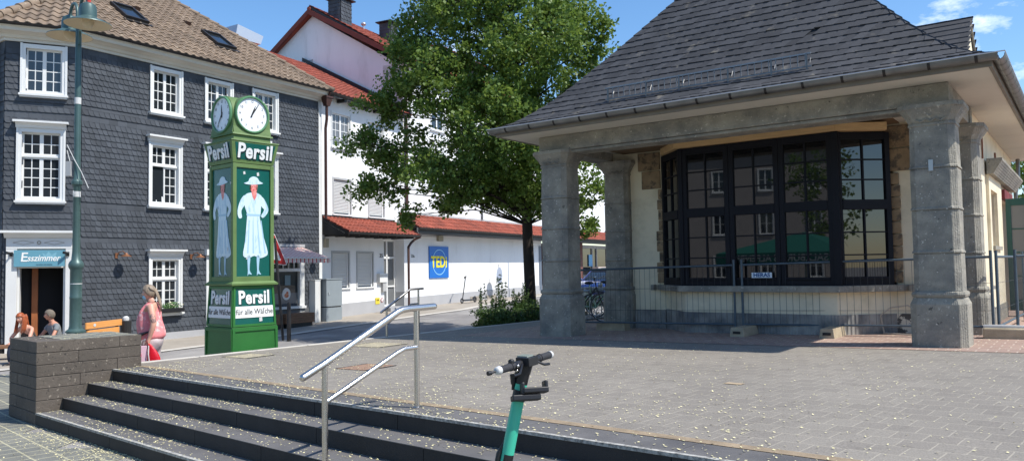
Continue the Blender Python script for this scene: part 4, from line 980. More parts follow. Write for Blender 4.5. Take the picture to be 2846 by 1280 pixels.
mb.hexa([(4.22,4.73,12.80),(4.33,4.73,12.80),(4.33,10.2,8.95),(4.22,10.2,8.95)], [(4.22,4.73,13.03),(4.33,4.73,13.03),(4.33,10.2,9.2),(4.22,10.2,9.2)]); mb.build('verge_board', mat('verge', srgb(120,52,38), .7, var=.15), HT)
mb = MB(); mb.hexa([(4.34,4.75,12.86),(26,4.75,12.86),(26,10.2,9.0),(4.34,10.2,9.0)], [(4.34,4.75,12.96),(26,4.75,12.96),(26,10.2,9.12),(4.34,10.2,9.12)]); mb.tube([(4.25,4.73,13.05),(26,4.73,13.05)], .09, 8); mb.build('rear_roof', M['tile_red'], HT)
mb = MB(); half_gutter([(4.3, -.5), (26, -.5)], 10.06, .06, mb); mb.tube([(4.6,-.5,10.0),(4.75,-.45,9.75),(4.85,-.3,9.5),(4.62,-.1,9.25),(4.58,-.08,8.9),(4.58,-.08,4.2)], .06, 10); mb.build('gutter', M['copper_pipe'], HT, smooth=60)
def chimney(x, y, z0, z1, w, d, cap=True):
    mb = MB(); o = MB().box(x, x+w, y, y+d, z0, z1).build('chimney', M['slate_under'], HT)
    for Mx, ln in ((T4(x, y, 0, 0), w), (T4(x, y+d, 0, -PI/2), d)): slate_wall(Mx, 0, ln, z0, z1, [], [], .17, .22, int(x*10)).build('slate_cladding', M['slate_wall'], o, smooth='keep')
    MB().box(x-.14, x+w+.14, y-.14, y+d+.14, z1, z1+.05).build('cap', M['dark_metal'], o); MB().box(x+.2, x+w-.15, y+.15, y+d-.15, z1+.051, z1+.15).build('flue', mat('terracotta', srgb(190,110,80), .8), o)
chimney(4.65, 3.3, 11.5, 13.42, .72, .66); chimney(8.2, 3.3, 11.8, 13.36, .58, .60)
mb = MB(); mb.tube([(6.3,4.2,12.6),(6.3,4.2,13.2)], .06, 8); mb.tube([(6.3,4.2,13.2),(6.3,4.2,13.32)], .11, 8); mb.build('vent_pipe', mat('red_pipe', srgb(190,70,50), .6), HT)
mb = MB(); mb.tube([(5.75,4.4,12.7),(5.75,4.4,13.35)], .025, 6); mb.sphere((5.75,4.4,13.4), .10, 8, 6); mb.tube([(7.5,4.3,12.7),(7.5,4.3,13.15)], .05, 6); mb.sphere((7.5,4.3,13.2), .13, 8, 6, (1,1,.7)); mb.build('vent_cowl', M['zinc_edge'], HT, smooth=60)
# cross dormer by the tree
mb = MB().prism([(8.9, 1.2, 10.6), (8.9, 1.2, 12.0), (8.9, 4.6, 12.6), (8.9, 4.6, 10.6)], (4.5, 0, 0)); mb.build('dormer', M['dark_metal'], HT)
c_ = MB(); 
tiles(lambda a, t, h: (a, .7+t*.95-h*.2, 11.9+t*.2+h*.95), lambda q: 8.6, lambda q: 13.6, 4.2, .34, .235, .024, 31).build('dormer_tiles', M['tile_red'], HT, smooth=35)
MB().box(8.6, 13.6, .72, 4.6, 11.78, 11.88).build('dormer_eave', M['dark_metal'], HT)
mb = MB(); mb.tube([(10.8,-.06,4.02),(10.8,-.06,10.0)], .045, 8); mb.build('downpipe', M['zinc'], HT, smooth=60)
MB().tube([(4.75,-.02,3.1),(7.0,-.02,3.12),(7.0,-.02,3.0)], .012, 4).build('cable', M['frame_grey'], HT)
# lean-to over the shop wall
leanto(HT, 4.15, 17.9, 3.97, 3.38, .92, 5); leanto(HT, 17.9, 32, 3.97, 3.38, .92, 6)
MB().box(4.3, 32, -.84, -.02, 3.18, 3.28).build('eave_boarding', M['dark_metal'], HT); MB().box(4.5, 26, -.03, 0, 3.97, 4.05).build('wall_flashing', M['frame_grey'], HT)
mb = MB(); mb.hexa([(4.5,-.022,-.3),(17.5,-.022,-.3),(17.5,0,-.3),(4.5,0,-.3)], [(4.5,-.022,.62),(17.5,-.022,.76),(17.5,0,.76),(4.5,0,.62)]); mb.build('grey_plinth', M['grey_base'], HT)
mb = MB(); 
for x in (9.6, 11.2): mb.box(x, x+.9, -.035, -.023, .22, .45)
mb.build('cellar_vent', mat('cellar_vent', srgb(150,142,130), .8), HT)
MB().box(6.86, 7.22, -.12, -.001, 2.93, 3.16).build('flood_lamp', mat('beige_lamp', srgb(160,152,134), .6), HT)
text('23a', 'house_number', M['black'], .17, (5.05, -.012, 2.28), parent=HT)
MB().box(17.15, 17.45, -.03, .0, .5, 2.9).build('metal_door', mat('door_greyblue', srgb(96,106,120), .5), HT)
# pipe at the recess
PP = MB(); PP.tube([(3.85,-1.2,3.0),(3.82,-.95,2.9),(3.62,-.9,2.75),(3.46,-.9,2.6),(3.46,-.9,.35),(3.5,-1.05,.28)], .05, 8)
PP.build('corner_downpipe', M['copper_pipe'], HW, smooth=50)
MB().tube([(4.05,-.92,3.35),(3.95,-.98,3.2),(3.9,-1.1,3.05)], .04, 8).build('downpipe', M['dark_metal'], HT, smooth=50)
# brick shop further along
m_brick = paver('brick_wall', srgb(112,60,52), srgb(120,110,104), 0, 1, .24, .075, .008, var=.2); 
for n_ in m_brick.node_tree.nodes:
    if n_.type == 'MAPPING': n_.inputs['Rotation'].default_value = (R(90), 0, 0)
BS = TF.thing('brick_shop', 'dark red brick shop front with glass doors seen between the two left pillars', 'shop', 17.5)
mb = MB(); mb.box(21.5, 24.1, .2, .6, 0, 3.2); mb.box(17.5, 22.3, 2.0, 2.3, 0, 3.2); mb.box(30.5, 40, .2, .6, 0, 3.2); mb.v = [(x-17.5, y, z) for x, y, z in mb.v]; mb.build('brick_wall', m_brick, BS)
MB().box(6.65, 13, .4, .42, .3, 3.1).build('glass_front', M['glass'], BS)
mb = MB(); [mb.box(x, x+.08, .33, .40, .3, 3.1) for x in (6.65, 8.6, 9.4, 11.4)]; mb.box(6.65, 13, .30, .33, 2.9, 3.1); mb.build('frame', M['frame_grey'], BS)
MB().box(8.0, 8.6, .34, .36, 1.75, 2.5).build('blue_poster', mat('poster_blue', srgb(110,170,210), .6), BS)
MB().box(7.2, 9.9, -.6, -.2, 1.2, 1.7).build('sales_table', mat('table_pale', srgb(210,190,180), .7), BS)
# shop sign
TS = TF.thing('square_shop_sign', 'blue square sign with yellow letters in a pale ring on the white wall', 'sign', 6.22, -.05, 1.36)
m_tb = mat('sign_blue_deep', srgb(12,104,190), .45); MB().box(0, 1.52, 0, .045, 0, 1.34).build('board', m_tb, TS)
q = MB(Matrix.Translation((.76, -.004, .67)) @ Matrix.Rotation(PI/2, 4, 'X')); q.lathe([(.545, -.003), (.545, .004), (.515, .004), (.515, -.003)], 48, caps=False); q.build('ring', mat('pale_ring', srgb(150,205,235), .5), TS)
m_ty = mat('sign_yellow', srgb(235,220,30), .5)
text('TEDi', 'lettering', m_ty, .66, (.735, -.012, .66), parent=TS, offset=.018, sx=.90, space=1.03)
ant = TF.thing('roof_antenna', 'thin roof mast wires rising beside the tree top', 'antenna', 8.35, 2.2, 12.2)
MB().tube([(0,0,0),(-.05,0,2.6)], .012, 4).build('mast', M['dark_metal'], ant); MB().tube([(.28,0,0),(.22,0,2.6)], .012, 4).build('stay_wire', M['dark_metal'], ant); MB().box(0, .35, -.1, .2, .9, 1.25).build('mast_box', M['white_trim'], ant)
# ================================================================ CLOCK COLUMN
m_cg = mat('clock_green', srgb(96,122,70), .55, var=.16, vscale=2.5, bump=.1)
m_cg2 = mat('clock_base_green', srgb(42,108,46), .5, var=.14, vscale=2)
m_cgl = mat('clock_rim_green', srgb(84,132,92), .4, var=.08)
m_pt = mat('poster_teal', srgb(14,88,80), .25, var=.1, vscale=2)
m_wl = mat('sign_letter_white', (.82,.83,.82), .45)
m_sh = mat('letter_shadow', srgb(10,48,48), .5)
m_lady = mat('figure_white', srgb(206,226,236), .35, var=.05, vscale=5, col2=srgb(164,196,214), c2scale=5, c2lo=.5, c2hi=.62, stretch=(2.5,2.5,.7))
m_lady2 = mat('figure_fold', srgb(160,196,216), .35); m_pink = mat('figure_skin', srgb(232,150,142), .4, col2=srgb(214,116,112), c2scale=16); m_hairp = mat('figure_hair', srgb(96,60,44), .5)
CKF = Fr((-4.85, 13.4), 40, -.13)
CK = CKF.thing('advertising_clock', 'tall green advertising clock column with two white clock faces behind the plaza edge', 'clock')
def fr4(x0, x1, z, y0=None, y1=None):
    y0 = x0 if y0 is None else y0; y1 = x1 if y1 is None else y1
    return [(x0, y0, z), (x1, y0, z), (x1, y1, z), (x0, y1, z)]
zz0 = .13   # local z = world + .13
def hx(mb, a, b): return mb.hexa(a, b)
mb = MB(); hx(mb, fr4(-.05, .87, 0), fr4(-.035, .85, .92)); mb.build('base', m_cg2, CK, bevel=.006)
mb = MB(); hx(mb, fr4(-.025, .84, .925), fr4(.01, .80, 1.64)); mb.build('lower_case', m_cg2, CK)
mb = MB()   # raised frames of base and lower case, front and side
def framed(Mx, mb, w0, w1, za, zb, t, wid, d=.012):
    """picture-frame strips on a face: w0,w1 half-widths at bottom and top around centre"""
    def q(x0, z0, x1, z1, x2, z2, x3, z3): mb.prism([Mx @ Vector((x0, 0, z0)), Mx @ Vector((x1, 0, z1)), Mx @ Vector((x2, 0, z2)), Mx @ Vector((x3, 0, z3))], (Mx.to_3x3() @ Vector((0, -d, 0))))
    q(-w0, za, -w0+wid, za, -w1+wid, zb, -w1, zb); q(w0-wid, za, w0, za, w1, zb, w1-wid, zb)
    q(-w0+wid, za, w0-wid, za, w0-wid, za+wid, -w0+wid, za+wid); q(-w1+wid, zb-wid, w1-wid, zb-wid, w1-wid, zb, -w1+wid, zb)
def faceM(k, inset, z=0, tilt=0):
    """k=0 front (x along +X), k=1 side (seen from the left)"""
    if k == 0: return Matrix.Translation((.405, inset, z)) @ Matrix.Rotation(tilt, 4, 'X')
    return Matrix.Translation((inset, .405, z)) @ Matrix.Rotation(-PI/2, 4, 'Z') @ Matrix.Rotation(tilt, 4, 'X')
for k in (0, 1):
    framed(faceM(k, -.045), mb, .455, .443, .02, .90, 0, .05)
mb.build('base_frame', m_cg2, CK)
def board(k, inset, z0, z1, w0, w1, m, parent, tilt=0, d=.006, name='sign_board'):
    Mx = faceM(k, inset, z0, tilt); h = z1-z0
    b = MB(); b.prism([Mx @ Vector(p) for p in ((-w0, 0, 0), (w0, 0, 0), (w1, 0, h), (-w1, 0, h))], Mx.to_3x3() @ Vector((0, -d, 0))); return b.build(name, m, parent)
def words(k, s, z, size, m, inset, parent, tilt=0, off=0, sx=1, dx=0, ex=.003, z0=None, yoff=0, space=1):
    Mx = faceM(k, inset, z0 if z0 is not None else z, tilt) @ Matrix.Translation((dx, -yoff, 0 if z0 is None else z-z0)) @ Matrix.Rotation(PI/2, 4, 'X')
    o = text(s, 'lettering', m, size, (0, 0, 0), offset=off, extrude=ex, parent=parent, space=space); o.matrix_local = Mx @ Matrix.Diagonal((sx, 1, 1, 1)); return o
def persil(k, zc, size, inset, tilt, parent, z0, sx):
    words(k, 'Persil', zc-.016, size, m_sh, inset, parent, tilt, .013*size/.3, sx, .014, .002, z0, .004, 1.08)
    words(k, 'Persil', zc, size, m_wl, inset, parent, tilt, .009*size/.3, sx, -.002, .006, z0, .010, 1.08)
for k in (0, 1):
    tl = -math.atan(.035/.715)
    b = board(k, -.017, .97, 1.60, .385, .352, m_pt, CK, tl)
    fb = MB(); framed(faceM(k, -.0245, .93, tl), fb, .425, .395, .0, .70, 0, .04, .016); fb.build('case_frame', m_cg2, CK)
    persil(k, 1.425, .32, -.019, tl, CK, .97, .80)
    board(k, -.022, 1.08, 1.28, .372, .366, m_wl, CK, tl, .006, 'caption_board')
    words(k, 'für alle Wä\u017fche', 1.18, .135, M['black'], -.030, CK, tl, .0, .86, 0, .002, 1.08)
mb = MB(); hx(mb, fr4(-.05, .86, 1.645), fr4(-.055, .865, 1.675)); hx(mb, fr4(-.05, .86, 1.676), fr4(.0, .81, 1.72)); mb.build('ledge', m_cg, CK)
mb = MB().box(.03, .78, .03, .78, 1.72, 3.79); mb.build('shaft', m_pt, CK)
mb = MB()
for (x, y) in ((0, 0), (.74, 0), (0, .74), (.74, .74)): mb.box(x, x+.07, y, y+.07, 1.72, 3.79)
for z0_, z1_ in ((1.72, 1.80), (3.72, 3.79)):
    mb.box(.07, .74, .005, .03, z0_, z1_); mb.box(.07, .74, .78, .805, z0_, z1_); mb.box(.005, .03, .07, .74, z0_, z1_); mb.box(.78, .805, .07, .74, z0_, z1_)
mb.build('shaft_frame', m_cg, CK, bevel=.004)
# upper name boards, flaring outwards
mb = MB(); hx(mb, fr4(.0, .80, 3.80), fr4(-.065, .865, 4.18)); hx(mb, fr4(-.075, .875, 4.181), fr4(-.07, .87, 4.20)); mb.build('name_box', m_cg, CK)
for k in (0, 1):
    tl = math.atan(.065/.38)
    board(k, -.009, 3.86, 4.155, .345, .40, m_pt, CK, tl, .005)
    persil(k, 4.005, .36, -.016, tl, CK, 3.86, .80)
# head
mb = MB(); hx(mb, fr4(.02, .76, 4.20), fr4(.03, .75, 4.30)); hx(mb, fr4(-.01, .79, 4.301), fr4(.0, .78, 4.33))
mb.build('neck', m_cg, CK)
arc = [(-.385, 4.331), (.385, 4.331), (.375, 4.40), (.355, 4.50), (.345, 4.60), (.345, 4.68)]+[(.345*math.cos(a), 4.68+.345*math.sin(a)) for a in [PI*i/16 for i in range(1, 16)]]+[(-.345, 4.68), (-.345, 4.60), (-.355, 4.50), (-.375, 4.40)]
cx_ = .38
mb = MB(); mb.prism([(cx_+x, .02, z) for x, z in arc], (0, .73, 0)); mb.prism([(.017, cx_+x*.985, z-.002) for x, z in arc], (.732, 0, 0)); mb.build('head', m_cg, CK, smooth=30)
for k in (0, 1):
    Mx = (Matrix.Translation((.372, .02, 4.68)) if k == 0 else Matrix.Translation((.017, .385, 4.68)) @ Matrix.Rotation(-PI/2, 4, 'Z')) 
    Q = Mx @ Matrix.Rotation(PI/2, 4, 'X')
    mb = MB(Q); mb.lathe([(.335, -.0), (.335, .03), (.325, .045), (.305, .045), (.298, .03), (.298, 0)], 40, caps=False); rim = mb.build('clock_rim', m_cgl, CK, smooth=30)
    mb = MB(Q); mb.lathe([(.30, .0), (.30, .012)], 40); face = mb.build('clock_face', mat('clock_dial', (.80,.83,.86), .3), CK)
    for h in range(1, 13):
        a = R(90-30*h); r = .235
        o = text(str(h), 'numeral', M['black'], .062, (0, 0, 0), extrude=.001, parent=face); o.matrix_local = Q @ Matrix.Translation((r*math.cos(a), r*math.sin(a), .0145))
    mb = MB(Q)
    for h in range(60):
        a = R(6*h); r0, r1 = .272, (.284 if h % 5 else .288); w = .0015 if h % 5 else .003
        c, s = math.cos(a), math.sin(a); mb.poly((r0*c-w*s, r0*s+w*c, .0135), (r0*c+w*s, r0*s-w*c, .0135), (r1*c+w*s, r1*s-w*c, .0135), (r1*c-w*s, r1*s+w*c, .0135))
    mb.build('minute_marks', M['frame_grey'], face)
    for (ang, ln, wd, lift) in (((22, .18, .012, .018), (33, .26, .009, .022)) if k == 0 else ((-3, .18, .012, .018), (214, .25, .009, .022))):
        a = R(90-ang); c, s = math.cos(a), math.sin(a); mb = MB(Q)
        P_ = [(-.05, -wd*1.2), (-.05, wd*1.2), (ln*.5, wd), (ln, wd*.25), (ln, -wd*.25), (ln*.5, -wd)]
        mb.prism([(x*c-y*s, x*s+y*c, lift) for x, y in P_][::-1], Q.to_3x3() @ Vector((0, 0, .003)) if 0 else (0, 0, .003)); mb.build('clock_hand', M['black'], face)
MB().box(.79, .84, .1, .15, 4.20, 4.27).build('lamp_knob', M['white_trim'], CK)
# posters: a plain generic figure of a woman in a long white dress and hat
def poster(k, inset):
    Mx = faceM(k, inset, 1.78) @ Matrix.Diagonal((1.22, 1, 1.07, 1))
    def sil(pts, d, m, nm, par):
        n_ = len(pts)
        if n_ > 5:   # soften the outline
            q_ = []
            for i in range(n_):
                p0, p1, p2, p3 = (pts[(i+k) % n_] for k in (-1, 0, 1, 2))
                for tt in (0, .33, .66): q_.append(tuple(.5*(2*p1[c]+(p2[c]-p0[c])*tt+(2*p0[c]-5*p1[c]+4*p2[c]-p3[c])*tt*tt+(-p0[c]+3*p1[c]-3*p2[c]+p3[c])*tt**3) for c in (0, 1)))
            pts = q_
        b = MB(); b.prism([Mx @ Vector((x-.0, 0, z)) for x, z in pts], Mx.to_3x3() @ Vector((0, -d, 0))); return b.build(nm, m, par)
    f = sil([(-.10,.98),(-.13,.60),(-.16,.36),(-.06,.33),(.02,.36),(.10,.32),(.20,.35),(.24,.42),(.17,.68),(.11,.98),(.12,1.06),(.13,1.18),(.15,1.34),(.06,1.41),(-.03,1.41),(-.13,1.36),(-.14,1.2),(-.10,1.06)], .004, m_lady, 'poster_figure', CK)
    sil([(-.13,1.36),(-.20,1.28),(-.25,1.10),(-.23,.98),(-.18,.99),(-.19,1.1),(-.13,1.22)], .005, m_lady, 'sleeve', f)
    sil([(.14,1.35),(.21,1.26),(.25,1.12),(.17,1.0),(.13,1.03),(.18,1.13),(.13,1.2)], .005, m_lady, 'sleeve', f)
    for x in (-.06, .0, .07, .13): sil([(x-.008,.95),(x+.004,.95),(x*1.5+.015,.40),(x*1.5-.01,.40)], .0055, m_lady2, 'fold', f)
    sil([(-.03,1.42),(.06,1.42),(.05,1.34),(.02,1.28),(-.01,1.34)], .0055, m_pink, 'neckline', f)
    sil([(-.045,1.50),(-.035,1.44),(.0,1.415),(.04,1.42),(.065,1.46),(.07,1.54),(.03,1.58),(-.03,1.57)], .006, m_pink, 'face', f)
    sil([(-.055,1.50),(-.045,1.44),(-.03,1.47),(-.035,1.56)], .0065, m_hairp, 'hair', f); sil([(.07,1.50),(.062,1.44),(.05,1.47),(.055,1.56)], .0065, m_hairp, 'hair', f)
    for ex_ in (-.012, .030): sil([(ex_-.009,1.505),(ex_,1.513),(ex_+.009,1.505),(ex_,1.499)], .0075, m_hairp, 'eye', f)
    sil([(-.006,1.452),(.010,1.460),(.026,1.452),(.010,1.443)], .0075, mat('figure_lips', srgb(176,40,50), .5), 'lips', f)
    sil([(-.11,1.055),(.115,1.055),(.12,1.02),(-.105,1.02)], .006, m_lady2, 'belt', f)
    sil([(-.15,1.555),(-.05,1.54),(.05,1.55),(.16,1.575),(.10,1.61),(.07,1.66),(.0,1.68),(-.06,1.64),(-.08,1.59)], .008, m_lady, 'hat', f)
    for x in (-.07, .08): sil([(x-.022,.345),(x+.024,.345),(x+.012,.13),(x+.05,.05),(x+.0,.06),(x-.02,.03),(x-.016,.12)], .004, m_lady2, 'stocking', f)
for k in (0, 1): poster(k, .028)
for k, x, z, w_, h_ in ((0, -.17, 3.60, .04, .06), (0, .10, 3.59, .045, .07), (0, -.12, 2.10, .03, .03), (0, .12, 1.0, .06, .08), (1, .30, 3.42, .05, .05), (1, -.12, 3.0, .03, .05), (1, .2, 2.25, .05, .07), (1, .33, 3.43, .04, .06)):
    Mx = faceM(k, .026 if z > 1.7 else -.03, z); b = MB(); b.prism([Mx @ Vector(p) for p in ((-w_/2+x, 0, 0), (w_/2+x, 0, .01), (w_/2+x-.01, 0, h_), (-w_/2+x-.005, 0, h_-.01))], Mx.to_3x3() @ Vector((0, -.002, 0))); b.build('torn_sticker', M['shutter'], CK)

# ================================================================ STREET LAMP (left)
m_lg = mat('lamp_green', srgb(74,98,96), .42, metal=.2, var=.12, vscale=4)
m_lc = mat('lamp_cream', srgb(214,196,165), .6)
LP = thing('street_lamp', 'tall dark green street lamp with two bell shaped shades behind the block wall', 'street lamp', (-7.91, 14.0, -.14))
g0 = .14
mb = MB(); mb.lathe([(.20, 0), (.20, .5), (.14, .62), (.14, .84), (.165, .85), (.165, .88), (.115, .92), (.102, .98), (.10, 1.45), (.104, 1.46), (.104, 1.49), (.10, 1.5), (.098, 1.98), (.11, 2.0), (.125, 2.03), (.128, 2.08), (.11, 2.12), (.08, 2.16), (.068, 2.3), (.064, 2.45), (.060, 3.48), (.07, 3.5), (.092, 3.53), (.092, 3.58), (.062, 3.62), (.056, 3.8), (.052, 5.2), (.05, 6.45), (.03, 6.5)], 20)
mb.build('pole', m_lg, LP, smooth=35)
mb = MB(); mb.lathe([(.1015, 1.72), (.1015, 1.735)], 20, caps=False); mb.lathe([(.053, 5.0), (.056, 5.0), (.056, 5.12), (.053, 5.12)], 16, caps=False); mb.lathe([(.060, 3.30), (.0635, 3.30), (.0635, 3.4), (.060, 3.4)], 16, caps=False); mb.build('sticker_band', M['shutter'], LP)
for sgn in (1, -1):
    c = (sgn*.36, -sgn*.34)
    u = Vector((c[0], c[1], 0)).normalized()
    A = [Vector((0, 0, 6.0))+u*.03, Vector((0, 0, 6.25))+u*.05]
    P_ = [Vector((0, 0, 6.1))+u*.05]+[Vector((0, 0, 6.72))+u*(.28)+Vector((0, 0, 1))*(.22*math.sin(t))+u*(-.20*math.cos(t)) for t in [PI*i/8 for i in range(0, 9)]]+[Vector((0, 0, 6.62))+u*.49]
    mb = MB(); mb.tube(P_, .028, 8); arm = mb.build('arm', m_lg, LP, smooth=60)
    mb = MB(); mb.lathe([(.39, 6.36), (.385, 6.375), (.30, 6.42), (.16, 6.48), (.14, 6.50), (.14, 6.64), (.12, 6.72), (.06, 6.76), (.02, 6.78)], 28, (c[0], c[1], 0), caps=False); sh = mb.build('lamp_shade', m_lg, arm, smooth=35)
    mb = MB(); mb.lathe([(.388, 6.362), (.30, 6.41), (.15, 6.465), (.0, 6.47)], 28, (c[0], c[1], 0), caps=False); mb.build('shade_lining', m_lc, sh, smooth=35)
    mb = MB(); mb.lathe([(.0, 6.30), (.07, 6.32), (.10, 6.38), (.10, 6.46)], 18, (c[0], c[1], 0), caps=False); mb.build('globe', mat('opal', srgb(206,190,160), .35), sh, smooth=50)
mb = MB(); mb.tube([(.36, -.34, 6.62), (.40, -.38, 6.9)], .034, 8); mb.build('red_tape', mat('red_tape', srgb(220,70,60), .5), LP)
mb = MB(); mb.box(-.17, -.08, -.07, .03, 3.68, 3.95); mb.build('junction_box', M['frame_grey'], LP); mb = MB(); mb.tube([(-.16, -.05, 4.25), (.0, -.07, 3.95), (.12, -.08, 3.75), (.26, -.09, 3.45)], .007, 5); mb.tube([(-.16, -.05, 4.15), (-.10, -.06, 3.95)], .006, 4); mb.build('cable_tie', M['shutter'], LP)
text('k', 'sticker_mark', M['shutter'], .12, (0, -.085, 3.36), parent=LP, offset=.003)

# thin lamp post by the long wall
L2 = TF.thing('street_lamp', 'slim pale green street lamp with a curved arm in front of the long white wall', 'street lamp', 13.6, -1.1, .25)
mb = MB(); mb.lathe([(.075, 0), (.075, .9), (.05, 1.0), (.04, 3.2), (.035, 3.9)], 12); mb.tube([(0, 0, 3.88), (.02, 0, 4.02), (.14, 0, 4.14), (.3, 0, 4.1), (.38, 0, 3.95)], .028, 8); mb.build('pole', mat('pale_green', srgb(120,142,130), .5, var=.15), L2, smooth=40)
mb = MB(); mb.lathe([(.16, 3.83), (.14, 3.88), (.05, 3.96)], 14, (.38, 0, 0)); mb.build('lamp_shade', m_lg, L2)

# ================================================================ HANDRAILS
def rail(name, label, Q, top, low, posts, r, rp, grp=None):
    t = thing(name, label, 'handrail', Q, 0, grp)
    o = lambda p: (p[0]-Q[0], p[1]-Q[1], p[2]-Q[2])
    n = 16 if rp > .022 else 8
    mb = MB(); mb.tube([o(p) for p in top], r, n); mb.sphere(o(top[0]), r, 12, 8); mb.sphere(o(top[-1]), r, 12, 8); mb.build('top_rail', M['steel'], t, smooth=50)
    if low: MB().tube([o(p) for p in low], rp*.85, n).build('lower_rail', M['steel'], t, smooth=50)
    for a, b in posts:
        MB().tube([o(a), o(b)], rp, n).build('post', M['steel'], t, smooth=50)
        m2 = MB(); m2.lathe([(rp*2.1, 0), (rp*2.1, .008), (rp*1.05, .012)], 18, o(a)); m2.build('base_rosette', M['steel'], t)
    return t
f0 = (-.85, 6.78, plz(-.85, 6.78)+.002)
rail('handrail', 'long stainless steel handrail standing on the front stone steps', f0,
     [(-1.60, 5.89, .945), (-1.47, 6.03, 1.03), (-.99, 6.60, 1.385), (-.955, 6.645, 1.403), (-.91, 6.70, 1.409), (-.71, 6.94, 1.415)],
     [(-1.47, 6.03, .73), (-.99, 6.60, 1.045), (-.94, 6.66, 1.07), (-.85, 6.77, 1.072)],
     [((-.85, 6.78, plz(-.85, 6.78)+.002), (-.85, 6.78, 1.40)), ((-1.47, 6.03, plz(-1.47, 6.03)-.456), (-1.47, 6.03, 1.02))], .0285, .0235)
f1 = (-1.92, 15.72, -.1)
rail('handrail', 'small steel handrail beyond the far edge of the plaza', f1,
     [(-2.55, 14.93, .93), (-2.06, 15.53, 1.35), (-1.84, 15.80, 1.355)], [(-2.45, 15.05, .70), (-2.05, 15.53, 1.05), (-1.93, 15.68, 1.055)],
     [((-1.92, 15.70, .05), (-1.92, 15.70, 1.35)), ((-2.46, 15.04, -.1), (-2.46, 15.04, 1.0))], .024, .02)

# ================================================================ SITE FENCE
def kp(x, y, z): W = KF.w(x, y); return (W[0], W[1], plz(W[0], W[1])+z)
def fence(label, a, b, wires=.105, ext=.12, brace=False):
    o0 = kp(a[0], a[1], 0); t = thing('mesh_fence', label, 'fence', o0, 0, 'mesh panels of the site fence')
    L_ = math.dist(a, b); P_ = lambda s, z: tuple(p-q for p, q in zip(kp(a[0]+(b[0]-a[0])*s/L_, a[1]+(b[1]-a[1])*s/L_, z), o0))
    for s in (.02, L_-.02): MB().tube([P_(s, .06), P_(s, 1.28)], .021, 10).build('post', M['galv'], t, smooth=60)
    MB().tube([P_(.04, 1.185), P_(L_-.04, 1.185)], .019, 8).build('rail', M['galv'], t, smooth=60); MB().tube([P_(.04, .165), P_(L_-.04, .165)], .017, 8).build('rail', M['galv'], t, smooth=60)
    mb = MB(); s = .12
    while s < L_-.05: mb.tube([P_(s, .17), P_(s, 1.18)], .0028, 4, False); s += wires
    for z in (.40, .80): mb.tube([P_(.04, z), P_(L_-.04, z)], .0028, 4, False)
    mb.build('wire_mesh', M['wire'], t)
    return t, P_
fence('mesh fence panel in front of the left half of the bay window', (-6.86, 1.43), (-3.53, 1.43))
tp, P_ = fence('mesh fence panel with a small blue and white nameplate', (-3.43, 1.43), (.26, 1.68))
Wd = Vector(P_(1, .9))-Vector(P_(0, .9)); an = math.atan2(Wd.y, Wd.x)
o = MB(Matrix.Rotation(an, 4, 'Z')).box(-.17, .17, -.012, -.006, -.045, .045).build('nameplate', mat('plate_pale', srgb(214,226,236), .5), tp, loc=tuple(Vector(P_(.36, 1.0))))
text('HERAS', 'lettering', mat('plate_blue', srgb(24,84,140), .5), .095, (0, 0, 0), parent=o, offset=.003, sx=1.0).matrix_local = Matrix.Rotation(an, 4, 'Z') @ Matrix.Translation((0, -.014, 0)) @ Matrix.Rotation(PI/2, 4, 'X')
fence('mesh fence panel running back along the right kiosk wall', (.30, 1.75), (.42, 5.1))
fence('mesh fence panel at the far left running back beside the left pillars', (-6.92, 1.5), (-6.98, 4.9))
fence('mesh fence panel leaving the photo at the right edge', (.52, 1.7), (3.6, 2.6))
m_blk = mat('fence_block', srgb(170,156,132), .9, var=.18, vscale=5, bump=.6, bscale=40)
def block(label, x0, x1, y0, y1, h=.155, slot=True):
    t = thing('concrete_block', label, 'concrete block', kp(x0, y0, 0), KF.rz, 'concrete feet of the site fence')
    w, l = x1-x0, y1-y0; c = .025
    mb = MB(); mb.hexa([(0,0,-.01),(w,0,-.01),(w,l,-.01),(0,l,-.01)], [(c,c*.6,h),(w-c,c*.6,h),(w-c,l-c*.6,h),(c,l-c*.6,h)]); mb.build('block', m_blk, t, bevel=.008)
    if slot: MB().box(w*.25, w*.75, -.004+.001, .03, h*.35, h*.62).build('slot', M['black'], t)
    MB().box(w*.4, w*.6, l*.5-.004, l*.5+.004, -.0, h+.002).build('groove', M['black'], t)
block('concrete fence foot under the two middle fence posts', -3.42, -3.17, .80, 1.80)
block('loose pale concrete block left of the right front pillar', -2.02, -1.78, .90, 1.95)
block('concrete fence foot at the left pillars in the shade', -6.4, -5.75, 1.5, 1.75, .15, False)
t = thing('stone_sleeper', 'long stone sleeper lying beside the right front pillar', 'kerbstone', kp(.12, 1.48, 0), KF.rz)
mb = MB(); mb.hexa([(0,0,-.01),(3.2,.15,-.01),(3.2,.45,-.01),(0,.3,-.01)], [(0,0,.16),(3.2,.15,.15),(3.2,.43,.15),(0,.28,.16)]); mb.build('stone', m_blk, t, bevel=.02)
mb = MB(); mb.tube([(0,.1,.175),(.25,.12,.18),(.5,.2,.17),(.9,.22,.17),(1.6,.2,.175),(3,.3,.17)], .03, 6); mb.build('cloth_roll', M['shutter'], t, smooth=60)
# rubble behind the right fence
for lab, x, y, s_ in (('pale stacked stone by the green door', .55, 5.4, .3), ('second pale stone behind the right fence post', .75, 4.2, .24)):
    t = thing('stone_block', lab, 'stone', kp(x, y, 0), KF.rz+.3, 'loose stones at the kiosk side'); MB().box(0, s_*1.6, 0, s_, -.01, s_*.9).build('block', m_blk, t, bevel=.02)

